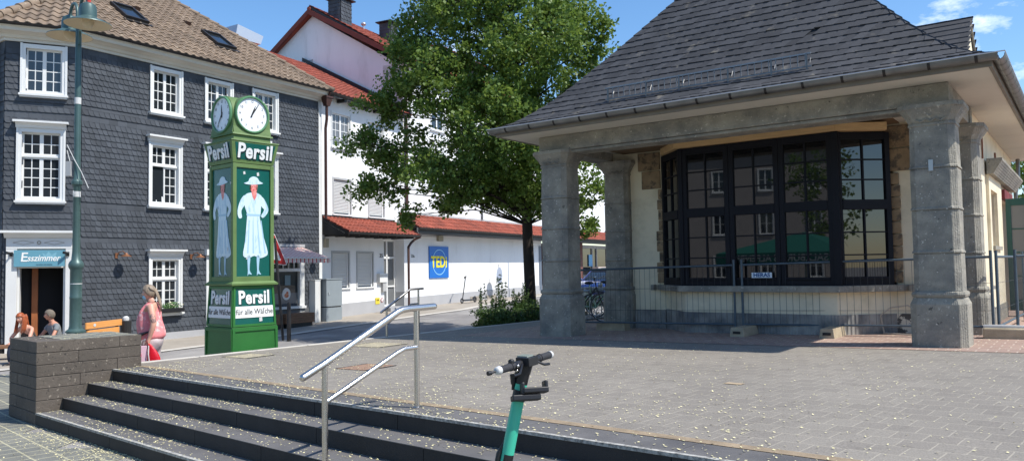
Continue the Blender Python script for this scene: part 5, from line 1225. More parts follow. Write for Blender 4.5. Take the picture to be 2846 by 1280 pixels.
# ================================================================ ELECTRIC SCOOTERS
m_teal = mat('scooter_teal', srgb(70,190,160), .35, var=.04)
m_blk2 = mat('scooter_black', (.015,.015,.017), .45); m_rub = mat('rubber', (.03,.03,.035), .75, bump=.5, bscale=200)
def rot_z(a): return Matrix.Rotation(a, 4, 'Z')
SB = Vector((.215, 3.93, gz(.2, 3.9)))
SCT = thing('electric_scooter', 'turquoise rental e-scooter standing upright in the foreground with a phone holder', 'e-scooter', tuple(SB))
# local axes: h along the handlebar (towards right and away), f towards the viewer-right front
top = Vector((.05-.0, 3.95, 1.235))-SB; bot = Vector((-.175, 3.95, .18))-SB
ax = (top-bot).normalized()
hd = Vector((.25, .38, .0)).normalized()    # handlebar direction in plan
stem0 = bot; s1 = bot+(top-bot)*.93
mb = MB(); mb.tube([stem0, s1], [.034, .031], 20); mb.build('stem', m_teal, SCT, smooth=60)
mb = MB(); mb.tube([s1, top+ax*.0], [.0315, .0345], 18); mb.tube([top-ax*.02, top+ax*.03], [.036, .04], 16); mb.build('stem_head', m_blk2, SCT, smooth=50)
hc = top+ax*.035
HM = Matrix.Translation(hc) @ Matrix.Rotation(math.atan2(hd.y, hd.x), 4, 'Z') @ Matrix.Rotation(R(-3), 4, 'Y')
mb = MB(HM); mb.tube([(-.12,0,0),(.12,0,0)], .019, 16); mb.box(-.045,.045,-.05,.03,-.015,.03); bar = mb.build('handlebar', m_blk2, SCT, smooth=40, bevel=.003)
for sg_ in (-1, 1):
    mb = MB(HM); mb.tube([(sg_*.12,0,0),(sg_*.235,0,0)], [.019,.0185], 16); mb.tube([(sg_*.135,0,0),(sg_*.142,0,0)], .022, 16); mb.build('grip', m_rub, bar, smooth=50)
    mb = MB(HM); mb.tube([(sg_*.235,0,0),(sg_*.252,0,0)], [.021,.019], 16); mb.sphere((sg_*.254,0,0), .019, 14, 8, (.5,1,1)); mb.build('grip_end', M['shutter'], bar, smooth=50)
mb = MB(HM); mb.box(-.03,.03,-.03,.03,.03,.036); mb.build('display', mat('display_grey', srgb(150,158,150), .2), bar)
mb = MB(HM); mb.tube([(-.24,.0,.0),(-.29,.015,-.005)], .006, 8); mb.tube([(-.285,.015,-.005),(-.305,.02,-.005)], .011, 10); mb.build('bell_lever', m_blk2, bar, smooth=50)
MB(HM).tube([(.06,-.02,0),(.10,-.05,-.025),(.15,-.05,-.03)], .007, 6).build('throttle', m_blk2, bar, smooth=50)
mb = MB(HM); mb.tube([(-.06,-.02,.0),(-.14,-.055,-.03),(-.2,-.06,-.03)], .006, 6)
mb.lathe([(.014,.0),(.016,.012),(.010,.02)], 12, (-.13,.0,.016)); mb.tube([(-.10,0,-.004),(-.08,0,-.004)], .024, 14); mb.build('brake_lever', m_blk2, bar, smooth=50)
mb = MB(HM); mb.sphere((-.105,-.022,.0), .009, 8, 6); mb.sphere((-.11,-.02,-.022), .007, 8, 6); mb.build('button', M['steel'], bar, smooth=60)
mb = MB(); q = bot+(top-bot)*.80; 
side = Vector((hd.y, -hd.x, 0)); 
mb.tube([s1-ax*.03-Vector((.035,0,0)), s1+ax*.03-Vector((.045,.0,0)), hc-hd*.06+Vector((0,-.02,-.02))], .009, 8); mb.tube([s1+Vector((-.038,0,.0)), s1+Vector((-.043,0,.05))], .015, 8); mb.build('cable_guard', m_blk2, SCT, smooth=60)
PH = Matrix.Translation(s1-ax*.045+Vector((.075,-.03,.0))) @ Matrix.Rotation(R(12), 4, 'Z') @ Matrix.Rotation(R(-14), 4, 'X')
mb = MB(PH); mb.box(-.065,.065,-.05,.045,.0,.028); mb.box(-.072,-.055,-.04,.04,-.005,.055); mb.box(.05,.068,-.03,.04,.025,.062); mb.box(-.12,.025,-.04,.03,-.035,-.005); mb.build('phone_holder', m_blk2, SCT, bevel=.006)
mb = MB(); mb.tube([s1-ax*.085, s1-ax*.03], .0345, 18); mb.build('holder_clamp', m_blk2, SCT, smooth=50)
q1 = bot+(top-bot)*.22; q2 = bot+(top-bot)*.50; L0 = Vector((-.038, .0, 0))
mb = MB(); mb.tube([bot+(top-bot)*.40+L0*.7, bot+(top-bot)*.43+L0*1.15, bot+(top-bot)*.60+L0*1.15, bot+(top-bot)*.66+L0*.7], [.006,.016,.016,.006], 10); mb.build('battery_cover', m_blk2, SCT, smooth=60)
# black decal with tiny white text lines wrapped on the stem
def decal(s_a, s_b, a0, a1, rr_, m, nm, par):
    u = Vector((0,-1,0)); u = (u-ax*u.dot(ax)).normalized(); v = ax.cross(u); V = []; n = 8
    for s_ in (s_a, s_b):
        for i in range(n+1):
            a = a0+(a1-a0)*i/n; rad = .034-.003*s_/.86+rr_
            V.append(bot+(top-bot)*s_+(u*math.cos(a)+v*math.sin(a))*rad)
    b = MB(); b.add(V, [(i, i+1, n+2+i, n+1+i) for i in range(n)]); return b.build(nm, m, par, smooth='keep')
dc = decal(.385, .60, -.55, 1.25, .0012, m_blk2, 'decal', SCT)
for s_ in (.40, .42, .435, .46, .475, .50, .53, .555): decal(s_, s_+.004, .0, .5, .002, M['shutter'], 'print_line', dc)
# deck and wheels (outside the photo, on the ground)
dd = Vector((-.35,-.94,0)).normalized(); zf = .0
mb = MB(); mb.tube([bot, bot+Vector((0,0,-.05)), Vector((bot.x,bot.y,.11))+dd*(-.06)], .03, 12); mb.build('fork', m_blk2, SCT)
wf = Vector((bot.x,bot.y,.115))-dd*.06; 
def wheel(c, nrm, r, tr, m, par, nm='wheel', seg=28):
    nrm = Vector(nrm).normalized(); u = nrm.orthogonal().normalized(); v = nrm.cross(u); V = []; F = []; k = 8
    for i in range(seg):
        a = 2*PI*i/seg; d = u*math.cos(a)+v*math.sin(a)
        for j in range(k): b = 2*PI*j/k; V.append(Vector(c)+d*(r-tr+tr*math.cos(b))+nrm*tr*math.sin(b))
    for i in range(seg):
        for j in range(k): F.append((i*k+j, i*k+(j+1) % k, ((i+1) % seg)*k+(j+1) % k, ((i+1) % seg)*k+j))
    return MB().add(V, F).build(nm, m, par, smooth=60)
sdv = Vector((dd.y,-dd.x,0))
wheel(wf, sdv, .115, .03, m_rub, SCT); wheel(wf+dd*1.0, sdv, .115, .03, m_rub, SCT)
A_ = wf+dd*.18; B_ = wf+dd*.9; w_ = sdv*.08
mb = MB(); mb.hexa([A_-w_+Vector((0,0,-.03)), B_-w_+Vector((0,0,-.03)), B_+w_+Vector((0,0,-.03)), A_+w_+Vector((0,0,-.03))], [A_-w_+Vector((0,0,.04)), B_-w_+Vector((0,0,.04)), B_+w_+Vector((0,0,.04)), A_+w_+Vector((0,0,.04))]); mb.build('deck', m_teal, SCT, bevel=.01)
# far scooter at the white wall
S2 = TF.thing('electric_scooter', 'black e-scooter parked beside the grey plinth of the long white wall', 'e-scooter', 7.7, -.75, .24)
mb = MB(); mb.tube([(0,0,.16),(.28,0,1.12)], .022, 8); mb.build('stem', m_blk2, S2); mb = MB(); mb.tube([(.05,-.2,1.16),(.50,.2,1.14)], .016, 8); mb.tube([(.2,0,1.08),(.3,0,1.16)], .03, 8); mb.build('handlebar', m_blk2, S2)
wheel((-.04,0,.12), (0,1,0), .12, .03, m_rub, S2); wheel((1.08,0,.12), (0,1,0), .12, .03, m_rub, S2); MB().hexa([(.12,-.08,.10),(.95,-.08,.10),(.95,.08,.10),(.12,.08,.10)], [(.05,-.07,.16),(1.0,-.07,.16),(1.0,.07,.16),(.05,.07,.16)]).build('deck', m_blk2, S2, bevel=.01)
MB().tube([(1.2,0,.16),(1.08,0,.26),(.9,0,.2)], .03, 6).build('mudguard', m_blk2, S2)

# ================================================================ STREET FURNITURE
B1 = thing('bollard', 'short dark bollard on the road beside the green clock', 'bollard', (-5.97, 20.61, gz(-5.97, 20.61)))
MB().lathe([(.055, 0), (.052, .98), (.045, 1.02), (.02, 1.04)], 14).build('post', M['dark_metal'], B1, smooth=50)
RSg = thing('warning_sign', 'tilted red rimmed triangular road sign on a dark post behind the clock', 'road sign', (-6.2, 20.86, gz(-6.2, 20.86)))
MB().tube([(0, 0, 0), (-.22, 0, 2.75)], .035, 10).build('post', M['dark_metal'], RSg, smooth=60)
TM = Matrix.Translation((-.30, -.06, 2.35)) @ Matrix.Rotation(R(32), 4, 'Z') @ Matrix.Rotation(R(8), 4, 'Y')
def tri(r, d): return [(r*math.sin(2*PI*i/3), -d, r*math.cos(2*PI*i/3)-.12) for i in range(3)]
def rtri(r, c=.12):
    P3_ = [Vector((r*math.sin(2*PI*i/3), 0, r*math.cos(2*PI*i/3))) for i in range(3)]; o = []
    for i in range(3):
        p = P3_[i]; a = (P3_[i-1]-p).normalized(); b = (P3_[(i+1) % 3]-p).normalized(); o += [p+a*c*r, p+(a+b)*c*r*.25, p+b*c*r]
    return o
for r_t, y_, m_, nm in ((.56, 0, M['white_trim'], 'sign_plate'), (.53, -.004, mat('sign_red2', srgb(172,36,36), .4), 'red_rim'), (.34, -.008, M['white_trim'], 'white_field')):
    b = MB(TM @ Matrix.Translation((0, y_, 0))); b.prism(rtri(r_t), (0, 0, 0)) if 0 else b.add([*rtri(r_t), *[p+Vector((0, .003, 0)) for p in rtri(r_t)]], [tuple(range(9)), tuple(reversed(range(9, 18)))]+[(i, (i+1) % 9, 9+(i+1) % 9, 9+i) for i in range(9)]); b.build(nm, m_, RSg)
UC = TF.thing('utility_cabinet', 'grey utility cabinet standing at the corner of the slate and white houses', 'cabinet', -.93, -.62, .02)
mc_ = mat('cabinet_grey', srgb(138,146,150), .5, var=.05)
MB().box(0, .80, 0, .36, 0, .50).build('socket', mc_, UC, bevel=.008); MB().box(.0, .80, -.005, .36, .53, 1.42).build('body', mc_, UC, bevel=.008); MB().box(-.02, .82, -.025, .38, 1.422, 1.46).build('lid', mc_, UC, bevel=.006); MB().box(.05, .75, -.0, .35, .49, .54).build('gap', M['black'], UC)
MB().box(.10, .14, -.025, -.005, .92, 1.0).build('lock', M['zinc_edge'], UC)
UC.rotation_euler[2] = TF.rz+R(-0)
UC2 = TF.thing('narrow_cabinet', 'narrow white cabinet immediately left of the grey utility cabinet', 'cabinet', -1.28, -.45, .0)
MB().box(0, .26, 0, .3, 0, 1.42).build('body', M['white_trim'], UC2, bevel=.006); MB().box(-.01, .27, -.01, .31, 1.421, 1.45).build('lid', M['shutter'], UC2)
WB = BF.thing('wooden_planter', 'brown wooden planter box under the shop window behind the clock', 'planter', 5.75, -.95, 0)
mw_ = mat('planter_wood', srgb(128,92,66), .75, var=.25, vscale=6, stretch=(1,1,8)); 
for k in range(4): MB().box(0, 1.15, 0, .42, .14+k*.075, .21+k*.075).build('plank', mw_, WB, bevel=.003)
MB().box(.05, 1.1, .05, .4, .0, .14).build('base', M['black'], WB)
WB2 = BF.thing('wooden_planter', 'second brown wooden box half hidden behind the green clock', 'planter', 4.75, -.95, 0)
for k in range(4): MB().box(0, .85, 0, .42, .14+k*.075, .21+k*.075).build('plank', mw_, WB2, bevel=.003)
MB().box(.05, .8, .05, .4, .0, .14).build('base', M['black'], WB2)
# bench
BN = thing('wooden_bench', 'light wooden bench with two back boards beside the lamp base', 'bench', (-9.2, 16.7, -.13), R(85))
mo_ = mat('bench_wood', srgb(226,156,84), .5, var=.12, vscale=3, stretch=(1,5,12))
for z in (.70, .53): MB().box(0 if z > .6 else .05, 1.3 if z > .6 else 1.2, 0, .035, z, z+.14).build('back_board', mo_, BN, bevel=.004)
for y in (.08, .22, .36): MB().box(0.05, 1.25, y, y+.12, .42, .46).build('seat_board', mo_, BN, bevel=.004)
for x in (.1, 1.15): MB().box(x, x+.06, .036, .075, 0, .82).build('leg', M['dark_metal'], BN); MB().box(x, x+.06, .42, .48, 0, .42).build('leg', M['dark_metal'], BN)
q = MB(Matrix.Translation((.28, -.003, .775)) @ Matrix.Rotation(PI/2, 4, 'X')); q.lathe([(.035, 0), (.035, .004)], 16, sx=1.3); q.build('badge', M['shutter'], BN)
BIN = thing('dark_pot', 'dark cylindrical ash pot beside the wooden bench', 'ash bin', (-9.05, 18.1, -.13))
MB().lathe([(.11, 0), (.12, .78), (.10, .80)], 14).build('body', M['dark_metal'], BIN); MB().lathe([(.07, .80), (.07, .86), (.03, .90)], 12).build('lid', M['shutter'], BIN)
LB = AF.thing('low_bench', 'low dark timber bench below the light blue sign where two people sit', 'bench', -1.9, -1.75, -.14)
MB().box(0, 2.1, 0, .4, .28, .34).build('seat', mw_, LB); [MB().box(x, x+.08, .05, .35, 0, .28).build('leg', mw_, LB) for x in (.1, 1.9)]
# flower pot left of the doorway
FP = AF.thing('flower_pot', 'terracotta pot with drooping plants at the left photo edge', 'flower pot', -2.0, -.75, -.13)
MB().lathe([(.12, .18), (.19, .5), (.20, .52), (.17, .5)], 16).build('pot', mat('pot', srgb(120,104,88), .8, var=.15), FP); MB().box(-.3, .35, -.3, .3, 0, .18).build('plinth_stone', m_blk, FP)
mb = MB(); leafy(mb, (0,0,.60), .24, 240, .03, 8, (1.1,1.1,.7)); mb.build('leaves', m_leafS, FP)
# covers in the paving
def cover(label, px, py, w, d, col, rz=0):
    t = thing('ground_cover', label, 'drain cover', (px, py, plz(px, py)), ST.rz+rz)
    def P(x, y, z): 
        v = Matrix.Rotation(ST.rz+rz, 3, 'Z') @ Vector((x, y, 0)); return (x, y, plz(px+v.x, py+v.y)-plz(px, py)+z)
    MB().poly(P(-w,-d,.006), P(w,-d,.006), P(w,d,.006), P(-w,d,.006)).build('plate', mat('cover', col, .85, var=.2, vscale=8, bump=.4), t)
    fr = MB(); 
    for a, b, c, e in ((-w,-w+.03,-d,d),(w-.03,w,-d,d)): fr.poly(P(a,c,.009), P(b,c,.009), P(b,e,.009), P(a,e,.009))
    if w > .2: fr.build('frame', M['zinc'], t)
cover('pale paved cover near the tip of the kiosk shadow', -2.35, 13.3, .42, .34, srgb(170,160,136), R(8))
cover('reddish paved cover behind the near handrail', -1.9, 10.0, .28, .28, srgb(150,120,100), R(8))
cover('pale paved cover in front of the green clock', -4.1, 12.0, .32, .26, srgb(168,158,134), R(8))
cover('small sandy patch on the paving before the kiosk', 2.15, 7.62, .09, .05, srgb(176,156,128), 0)

# ================================================================ CAR, BICYCLES
CF_ = Fr((2.86, 30.6), 215, gz(2.9, 30.6))
CAR = thing('parked_car', 'dark blue parked hatchback seen between the left kiosk pillars', 'car', CF_.w(0, 0, 0), PI-R(215)-PI if 0 else 0)
CAR.rotation_euler[2] = math.atan2(math.cos(R(215)), math.sin(R(215)))   # local +x = heading
m_cb = mat('car_blue', srgb(28,52,120), .22, metal=.4, coat=1); 
secs = []   # (x from front, z_bottom, z_top, half width, roof inset)
def body(sec, m, nm, par, smooth=35):
    mb = MB(); V = []; k = None
    for x, pts in sec: V += [(x, y, z) for y, z in pts]; k = len(pts)
    F = [(i*k+j, i*k+j+1, (i+1)*k+j+1, (i+1)*k+j) for i in range(len(sec)-1) for j in range(k-1)]+[tuple(range(k)), tuple(reversed(range((len(sec)-1)*k, len(sec)*k)))]
    return mb.add(V, F).build(nm, m, par, smooth=smooth)
def cs(w, zt, zb=.22, sh=.62): return [(-w, zb), (-w-.02, .45), (-w, sh), (-w*.9, zt), (-w*.4, zt+.03), (w*.4, zt+.03), (w*.9, zt), (w, sh), (w+.02, .45), (w, zb)]
body([(.02, cs(.62,.60)), (-.06, cs(.76,.70)), (-.25, cs(.84,.80)), (-.7, cs(.87,.92,sh=.7)), (-1.1, cs(.88,.98,sh=.75)), (-3.0, cs(.88,1.0,sh=.78)), (-3.9, cs(.86,1.0,sh=.78)), (-4.15, cs(.80,.85))], m_cb, 'body', CAR)
def cab(w0, zt): return [(-w0, .96), (-w0*.80, zt), (w0*.80, zt), (w0, .96)]
body([(-1.05, cab(.78,.98)), (-1.75, cab(.80,1.42)), (-2.6, cab(.80,1.47)), (-3.4, cab(.78,1.40)), (-3.95, cab(.74,1.02))], M['glass'], 'windows', CAR)
body([(-1.72, [(-.66,1.41),(-.6,1.45),(.6,1.45),(.66,1.41)]), (-2.6, [(-.66,1.46),(-.6,1.50),(.6,1.50),(.66,1.46)]), (-3.5, [(-.64,1.38),(-.58,1.42),(.58,1.42),(.64,1.38)])], m_cb, 'roof', CAR)
for sg_ in (-1, 1):
    MB().prism([(-.02, sg_*.50, .60), (-.28, sg_*.85, .66), (-.40, sg_*.85, .76), (-.10, sg_*.48, .70)], (.03, 0, .0)).build('headlight', M['zinc_edge'], CAR)
    MB().tube([(-1.1, sg_*.78, .97), (-1.78, sg_*.64, 1.43)], .03, 6).build('pillar', m_cb, CAR); MB().sphere((-1.35, sg_*.98, 1.0), .1, 10, 6, (.7,1,.8)).build('mirror', m_cb, CAR, smooth=60)
    for x in (-.85, -3.35):
        w_ = wheel((x, sg_*.80, .31), (0, 1, 0), .31, .09, m_rub, CAR); MB(Matrix.Translation((x, sg_*.88, .31)) @ Matrix.Rotation(PI/2, 4, 'X')).lathe([(.2, -.01), (.2, .01), (.05, .02)], 16).build('rim', M['zinc_edge'], w_)
MB().box(-.02, .045, -.42, .42, .58, .68).build('grille', M['black'], CAR); MB().box(.0, .06, -.62, .62, .26, .40).build('lower_grille', M['black'], CAR)
pl_ = MB().box(.05, .075, -.26, .26, .42, .53).build('number_plate', M['shutter'], CAR); q = text('MK 327', 'plate_text', M['black'], .09, (.078, 0, .475), parent=pl_, rot=(PI/2, 0, PI/2), extrude=.001) if 0 else None
q = MB(Matrix.Translation((.048, 0, .64)) @ Matrix.Rotation(PI/2, 4, 'Y')); q.lathe([(.05, 0), (.05, .01)], 16, sx=.8); q.build('badge', M['zinc_edge'], CAR)

def bicycle(label, x, y, az, mfr, mty, ms=None):
    B_ = thing('bicycle', label, 'bicycle', (x, y, plz(x, y)), math.atan2(math.cos(R(az)), math.sin(R(az))), 'bicycles beside the kiosk')
    for cx in (0, 1.05):
        w_ = wheel((cx, 0, .34), (0, 1, 0), .34, .018, mty, B_, seg=32); wheel((cx, 0, .34), (0, 1, 0), .318, .010, M['zinc_edge'], w_, 'rim', 32)
        sp = MB(); 
        for i in range(16): a = 2*PI*i/16; sp.tube([(cx, (-1)**i*.02, .34), (cx+.31*math.cos(a), 0, .34+.31*math.sin(a))], .0018, 3, False)
        sp.build('spokes', M['zinc_edge'], w_); MB().tube([(cx+.36*math.cos(a), 0, .34+.36*math.sin(a)) for a in [R(20+i*12) for i in range(12)]], .012, 5).build('mudguard', mfr, B_)
    mb = MB(); H_ = (.88, 0, .80); S_ = (.33, 0, .62); BB = (.46, 0, .30)
    for a, b in ((H_, BB), (S_, BB), ((0, 0, .34), BB), ((0, 0, .34), S_), (H_, (1.05, 0, .34)), ((.86, 0, .70), (.36, 0, .50))): mb.tube([a, b], .016, 8)
    mb.tube([S_, (.28, 0, .86)], .013, 6); mb.tube([H_, (.83, 0, 1.02)], .013, 6); mb.build('frame', mfr, B_, smooth=60)
    MB().tube([(.72, -.28, 1.0), (.80, -.2, 1.05), (.84, 0, 1.03), (.80, .2, 1.05), (.72, .28, 1.0)], .012, 6).build('handlebar', M['zinc_edge'], B_); MB().sphere((.27, 0, .89), .13, 10, 6, (1, .55, .3)).build('saddle', M['black'], B_)
    MB().tube([(-.1, 0, .70), (.3, 0, .70)], .04, 6).build('carrier', M['zinc_edge'], B_); MB().tube([(.46, -.1, .30), (.5, -.1, .16), (.46, .1, .30)], .012, 5).build('crank', M['zinc_edge'], B_)
    MB().sphere((.98, 0, .86), .06, 10, 6).build('lamp', M['zinc_edge'], B_)
    return B_
m_bg = mat('bike_green', srgb(150,190,160), .4)
bicycle('pale green bicycle seen between the left kiosk pillars', 1.62, 18.8, 128, m_bg, mat('tyre_pale', srgb(200,196,186), .7))
bicycle('black bicycle leaning in front of the pale green one', 1.15, 18.3, 118, m_blk2, m_rub)
bicycle('dark bicycle furthest back in the rack', 2.1, 19.6, 130, m_blk2, m_rub)
RK = thing('bike_rack', 'pale tubular rack behind the parked bicycles', 'bike rack', (1.3, 20.2, plz(1.3, 20.2)))
mb = MB(); mb.tube([(-.2, 0, .75), (2.2, 0, .75)], .025, 6); mb.tube([(-.2, 0, .55), (2.2, 0, .55)], .018, 6)
for k in range(9): mb.tube([(-.2+k*.3, 0, 0), (-.2+k*.3, 0, .75)], .015, 5)
mb.build('frame', M['shutter'], RK)
# disc and post stand in for a round sign's shadow on the wall
TSn = TF.thing('sign_shadow_disc', 'grey disc on a thin post standing in for a sign shadow on the long white wall', 'road sign', 11.55, -.5, .27)
MB().tube([(0, 0, 0), (0, 0, 1.65)], .02, 6).build('post', M['frame_grey'], TSn); q = MB(Matrix.Translation((0, -.03, 1.12)) @ Matrix.Rotation(PI/2, 4, 'X')); q.lathe([(.30, 0), (.30, .006)], 28, sy=1.3); q.build('disc', mat('sign_shadow_grey', srgb(158,166,182), .6), TSn)
# ================================================================ VEGETATION
def leaf_mesh(name, centers, per, rad, size, m, parent=None, seed=1, droop=.3, tag_=None, flat=1.0):
    """many small leaf faces gathered in clumps; centers: list of (x,y,z,scale)"""
    g = np.random.default_rng(seed); C = np.array(centers, dtype=float)
    idx = np.repeat(np.arange(len(C)), per); n = len(idx)
    d = g.normal(size=(n, 3)); d /= np.linalg.norm(d, axis=1)[:, None]; r = g.random(n)**.5
    P = C[idx, :3]+d*(r*rad)[:, None]*C[idx, 3][:, None]*np.array([1, 1, .75*flat])
    u = g.normal(size=(n, 3)); u[:, 2] -= droop; u /= np.linalg.norm(u, axis=1)[:, None]
    nn = g.normal(size=(n, 3))+np.array([0, 0, .9]); v = np.cross(nn, u); v /= np.linalg.norm(v, axis=1)[:, None]
    s = size*(.6+.8*g.random(n))[:, None]
    V = np.stack([P-u*s*.2, P+v*s*.55+u*s*.45, P+u*s*1.2, P-v*s*.55+u*s*.45], axis=1).reshape(-1, 3)
    me = bpy.data.meshes.new(name); me.vertices.add(4*n); me.vertices.foreach_set('co', V.ravel())
    me.loops.add(4*n); me.loops.foreach_set('vertex_index', np.arange(4*n, dtype=np.int32)); me.polygons.add(n); me.polygons.foreach_set('loop_start', np.arange(0, 4*n, 4, dtype=np.int32)); me.polygons.foreach_set('loop_total', np.full(n, 4, dtype=np.int32))
    me.update(calc_edges=True); me.materials.append(m); o = bpy.data.objects.new(name, me); COL.objects.link(o)
    if parent: o.parent = parent
    return o
def leaf_mat(name, c1, c2, trans=.35):
    m = bpy.data.materials.new(name); N, L = nt(m); b = N['Principled BSDF']; out = N['Material Output']
    g = N.new('ShaderNodeNewGeometry'); r = N.new('ShaderNodeMix'); r.data_type = 'RGBA'; r.inputs[6].default_value = c1+(1,); r.inputs[7].default_value = c2+(1,)
    L.new(g.outputs['Random Per Island'], r.inputs[0]); L.new(r.outputs[2], b.inputs['Base Color']); b.inputs['Roughness'].default_value = .5; b.inputs['Specular IOR Level'].default_value = .4
    t = N.new('ShaderNodeBsdfTranslucent'); hs = N.new('ShaderNodeHueSaturation'); hs.inputs['Value'].default_value = 1.5; hs.inputs['Hue'].default_value = .485; L.new(r.outputs[2], hs.inputs['Color']); L.new(hs.outputs[0], t.inputs[0])
    mx = N.new('ShaderNodeMixShader'); mx.inputs[0].default_value = trans; L.new(b.outputs[0], mx.inputs[1]); L.new(t.outputs[0], mx.inputs[2]); L.new(mx.outputs[0], out.inputs[0])
    return m
m_linden = leaf_mat('linden_leaf', (.085,.155,.026), (.180,.265,.052))
m_hedge = leaf_mat('hedge_leaf', (.035,.075,.016), (.085,.145,.035), .25)
m_bark = mat('bark', srgb(52,44,38), .9, var=.3, vscale=6, bump=1.0, bscale=30, stretch=(3,3,.5))
m_stem = mat('green_stem', srgb(96,110,60), .7)
PXM = 2145.3/21.0
def tree(name, label, base, lobes, trunk, rt, m, per, crad, size, seed, cpl=30, group=None):
    t = thing(name, label, 'tree', base, 0, group); rr = random.Random(seed)
    tops = []; mb = MB(); mb.tube(trunk, rt, 12); mb.lathe([(rt[0]*1.9, -.1), (rt[0]*1.35, .08), (rt[0]*1.05, .35)], 12, trunk[0], caps=False)
    tk = mb.build('trunk', m_bark, t, smooth=60)
    br = MB(); C = []
    for (x, y, z, r) in lobes:
        # limb from the trunk towards the lobe
        h = min(max(z-.9-abs(x)*.12, 2.6 if trunk[-1][2] > 8 else trunk[1][2]), trunk[-1][2]-.1); 
        k = 0
        while k < len(trunk)-2 and trunk[k+1][2] < h: k += 1
        a, b = Vector(trunk[k]), Vector(trunk[k+1]); f = (h-a.z)/max(.01, b.z-a.z); s = a.lerp(b, min(1, max(0, f)))
        e = Vector((x, y, z)); m1 = s.lerp(e, .5)+Vector((rr.uniform(-.2, .2), rr.uniform(-.2, .2), .25))
        r0 = .02+.022*min(1.5, r); br.tube([s, m1, e], [r0, r0*.65, r0*.25], 6)
        for q in range(int(5*r)+2):
            d = Vector((rr.gauss(0,1), rr.gauss(0,1), rr.gauss(0,.8))).normalized()*r*.9; br.tube([m1.lerp(e, rr.random()), e+d*.5, e+d], [r0*.3, r0*.18, .006], 4, False)
        n = int(cpl*r**2.1)+3
        for q in range(n):
            d = Vector((rr.gauss(0,1), rr.gauss(0,1), rr.gauss(0,1))).normalized(); rad = r*(.35+.70*rr.random()**.55)
            C.append((x+d.x*rad, y+d.y*rad, z+d.z*rad*.85, rr.uniform(.55, 1.25)))
    br.build('branches', m_bark, tk, smooth=60)
    leaf_mesh('crown', C, per, crad, size, m, t, seed)
    return t
lob = []
rr = random.Random(2)
for (px, py, r, dd_) in [(1062,292,.62,0),(1012,392,.42,-.3),(1045,405,.5,.4),(1125,420,.95,.5),(1075,515,.55,-.3),(1022,520,.35,0),(1145,590,.36,.2),(1170,190,.75,-.5),(1120,260,.7,0),(1190,70,.9,.4),(1150,130,.5,0),(1290,0,1.3,-.6),(1430,30,1.4,.8),(1250,240,1.2,-.8),(1380,190,1.6,0),(1490,150,1.4,-1.0),(1590,60,.95,.6),(1655,75,.55,-.2),(1690,130,.4,.1),(1640,190,.75,.5),(1545,290,1.2,1.2),(1400,380,1.35,-1.2),(1270,430,1.0,1.2),(1290,530,.65,-.8),(1400,520,.8,.9),(1520,440,1.1,-1.4),(1620,380,1.0,.4),(1640,540,.62,-.6),(1605,630,.45,-.9),(1470,560,.6,-.2),(1560,540,.7,1.1),(1220,480,.7,-1.3),(1340,505,.75,.3),(1430,470,1.0,.2),(1485,505,.8,-.8),(1440,545,.55,.7),(1240,555,.4,.4),(1370,455,.8,-.9),(1340,300,1.2,1.6),
        (1300,-120,1.4,.3),(1440,-150,1.6,-.4),(1570,-70,1.1,.5),(1240,-60,.9,1.2)]:
    lob.append(((px-1475)/PXM, dd_*1.1, (743-py)/PXM+1.75-.3, r))
tree('linden_tree', 'large linden tree with a dense green crown left of the kiosk roof', (.48, 20.9, .3), lob, [(0,0,0),(-.02,0,.9),(-.06,0,2.4),(-.10,.05,4.0),(-.2,.1,6.0),(-.4,.1,8.6)], [.165,.15,.14,.12,.08,.03], m_linden, 62, .34, .070, 4, 46)
# planting bed along the plaza edge
def edge_off(t, o): a = edge(t); return (a[0]-ed[1]*o, a[1]+ed[0]*o)
HG = thing('hedge', 'low dark green hedge around the foot of the linden tree', 'hedge', (*edge_off(9.7, .9), .3)); hb = HG.location
C = []
for q in range(520):
    t = rr.uniform(8.3, 13.2); o = rr.uniform(.22, .9 if t < 9.6 else 2.1); p = edge_off(t, o); h = rr.uniform(0, .55)*(1 if 9 < t else .7)*(.75+.25*math.sin(t*3.1))
    C.append((p[0]-hb[0], p[1]-hb[1], h+.05, rr.uniform(.5, 1.1)))
leaf_mesh('foliage', C, 44, .17, .034, m_hedge, HG, 5)
mb = MB()
for q in range(60):
    t = rr.uniform(8.8, 12.8); o = rr.uniform(.3, .9); p = edge_off(t, o); mb.tube([(p[0]-hb[0], p[1]-hb[1], -.2), (p[0]-hb[0]+rr.uniform(-.1,.1), p[1]-hb[1], .4)], .008, 4, False)
mb.build('stems', m_bark, HG)
mb = MB(); c4 = [edge_off(8.6, .14), edge_off(13.2, .14), edge_off(13.2, 2.1), edge_off(9.8, 2.1), edge_off(8.7, .9)]
mb.prism([(x, y, .05) for x, y in c4], (0, 0, .33)); mb.build('planting_soil', mat('soil', srgb(84,70,56), .95, var=.2, vscale=8, bump=.6), kind='structure')
SH = thing('leafy_shrub', 'loose leafy shrub with upright stems growing above the hedge', 'shrub', (-.25, 20.3, .35)); C = []; mb = MB()
for q in range(26):
    x = rr.uniform(-.65, .75); y = rr.uniform(-.4, .4); h = rr.uniform(.55, 1.15)*(1.1-.5*abs(x)); dx = rr.uniform(-.12, .12)
    mb.tube([(x, y, 0), (x+dx, y, h)], [.008, .003], 4, False)
    for k in range(9): f = .3+.7*k/8; C.append((x+dx*f, y, h*f, .55*(1.15-.6*f)))
mb.build('stems', m_stem, SH); leaf_mesh('foliage', C, 9, .13, .034, leaf_mat('shrub_leaf', (.09,.15,.04), (.2,.27,.1), .3), SH, 8)
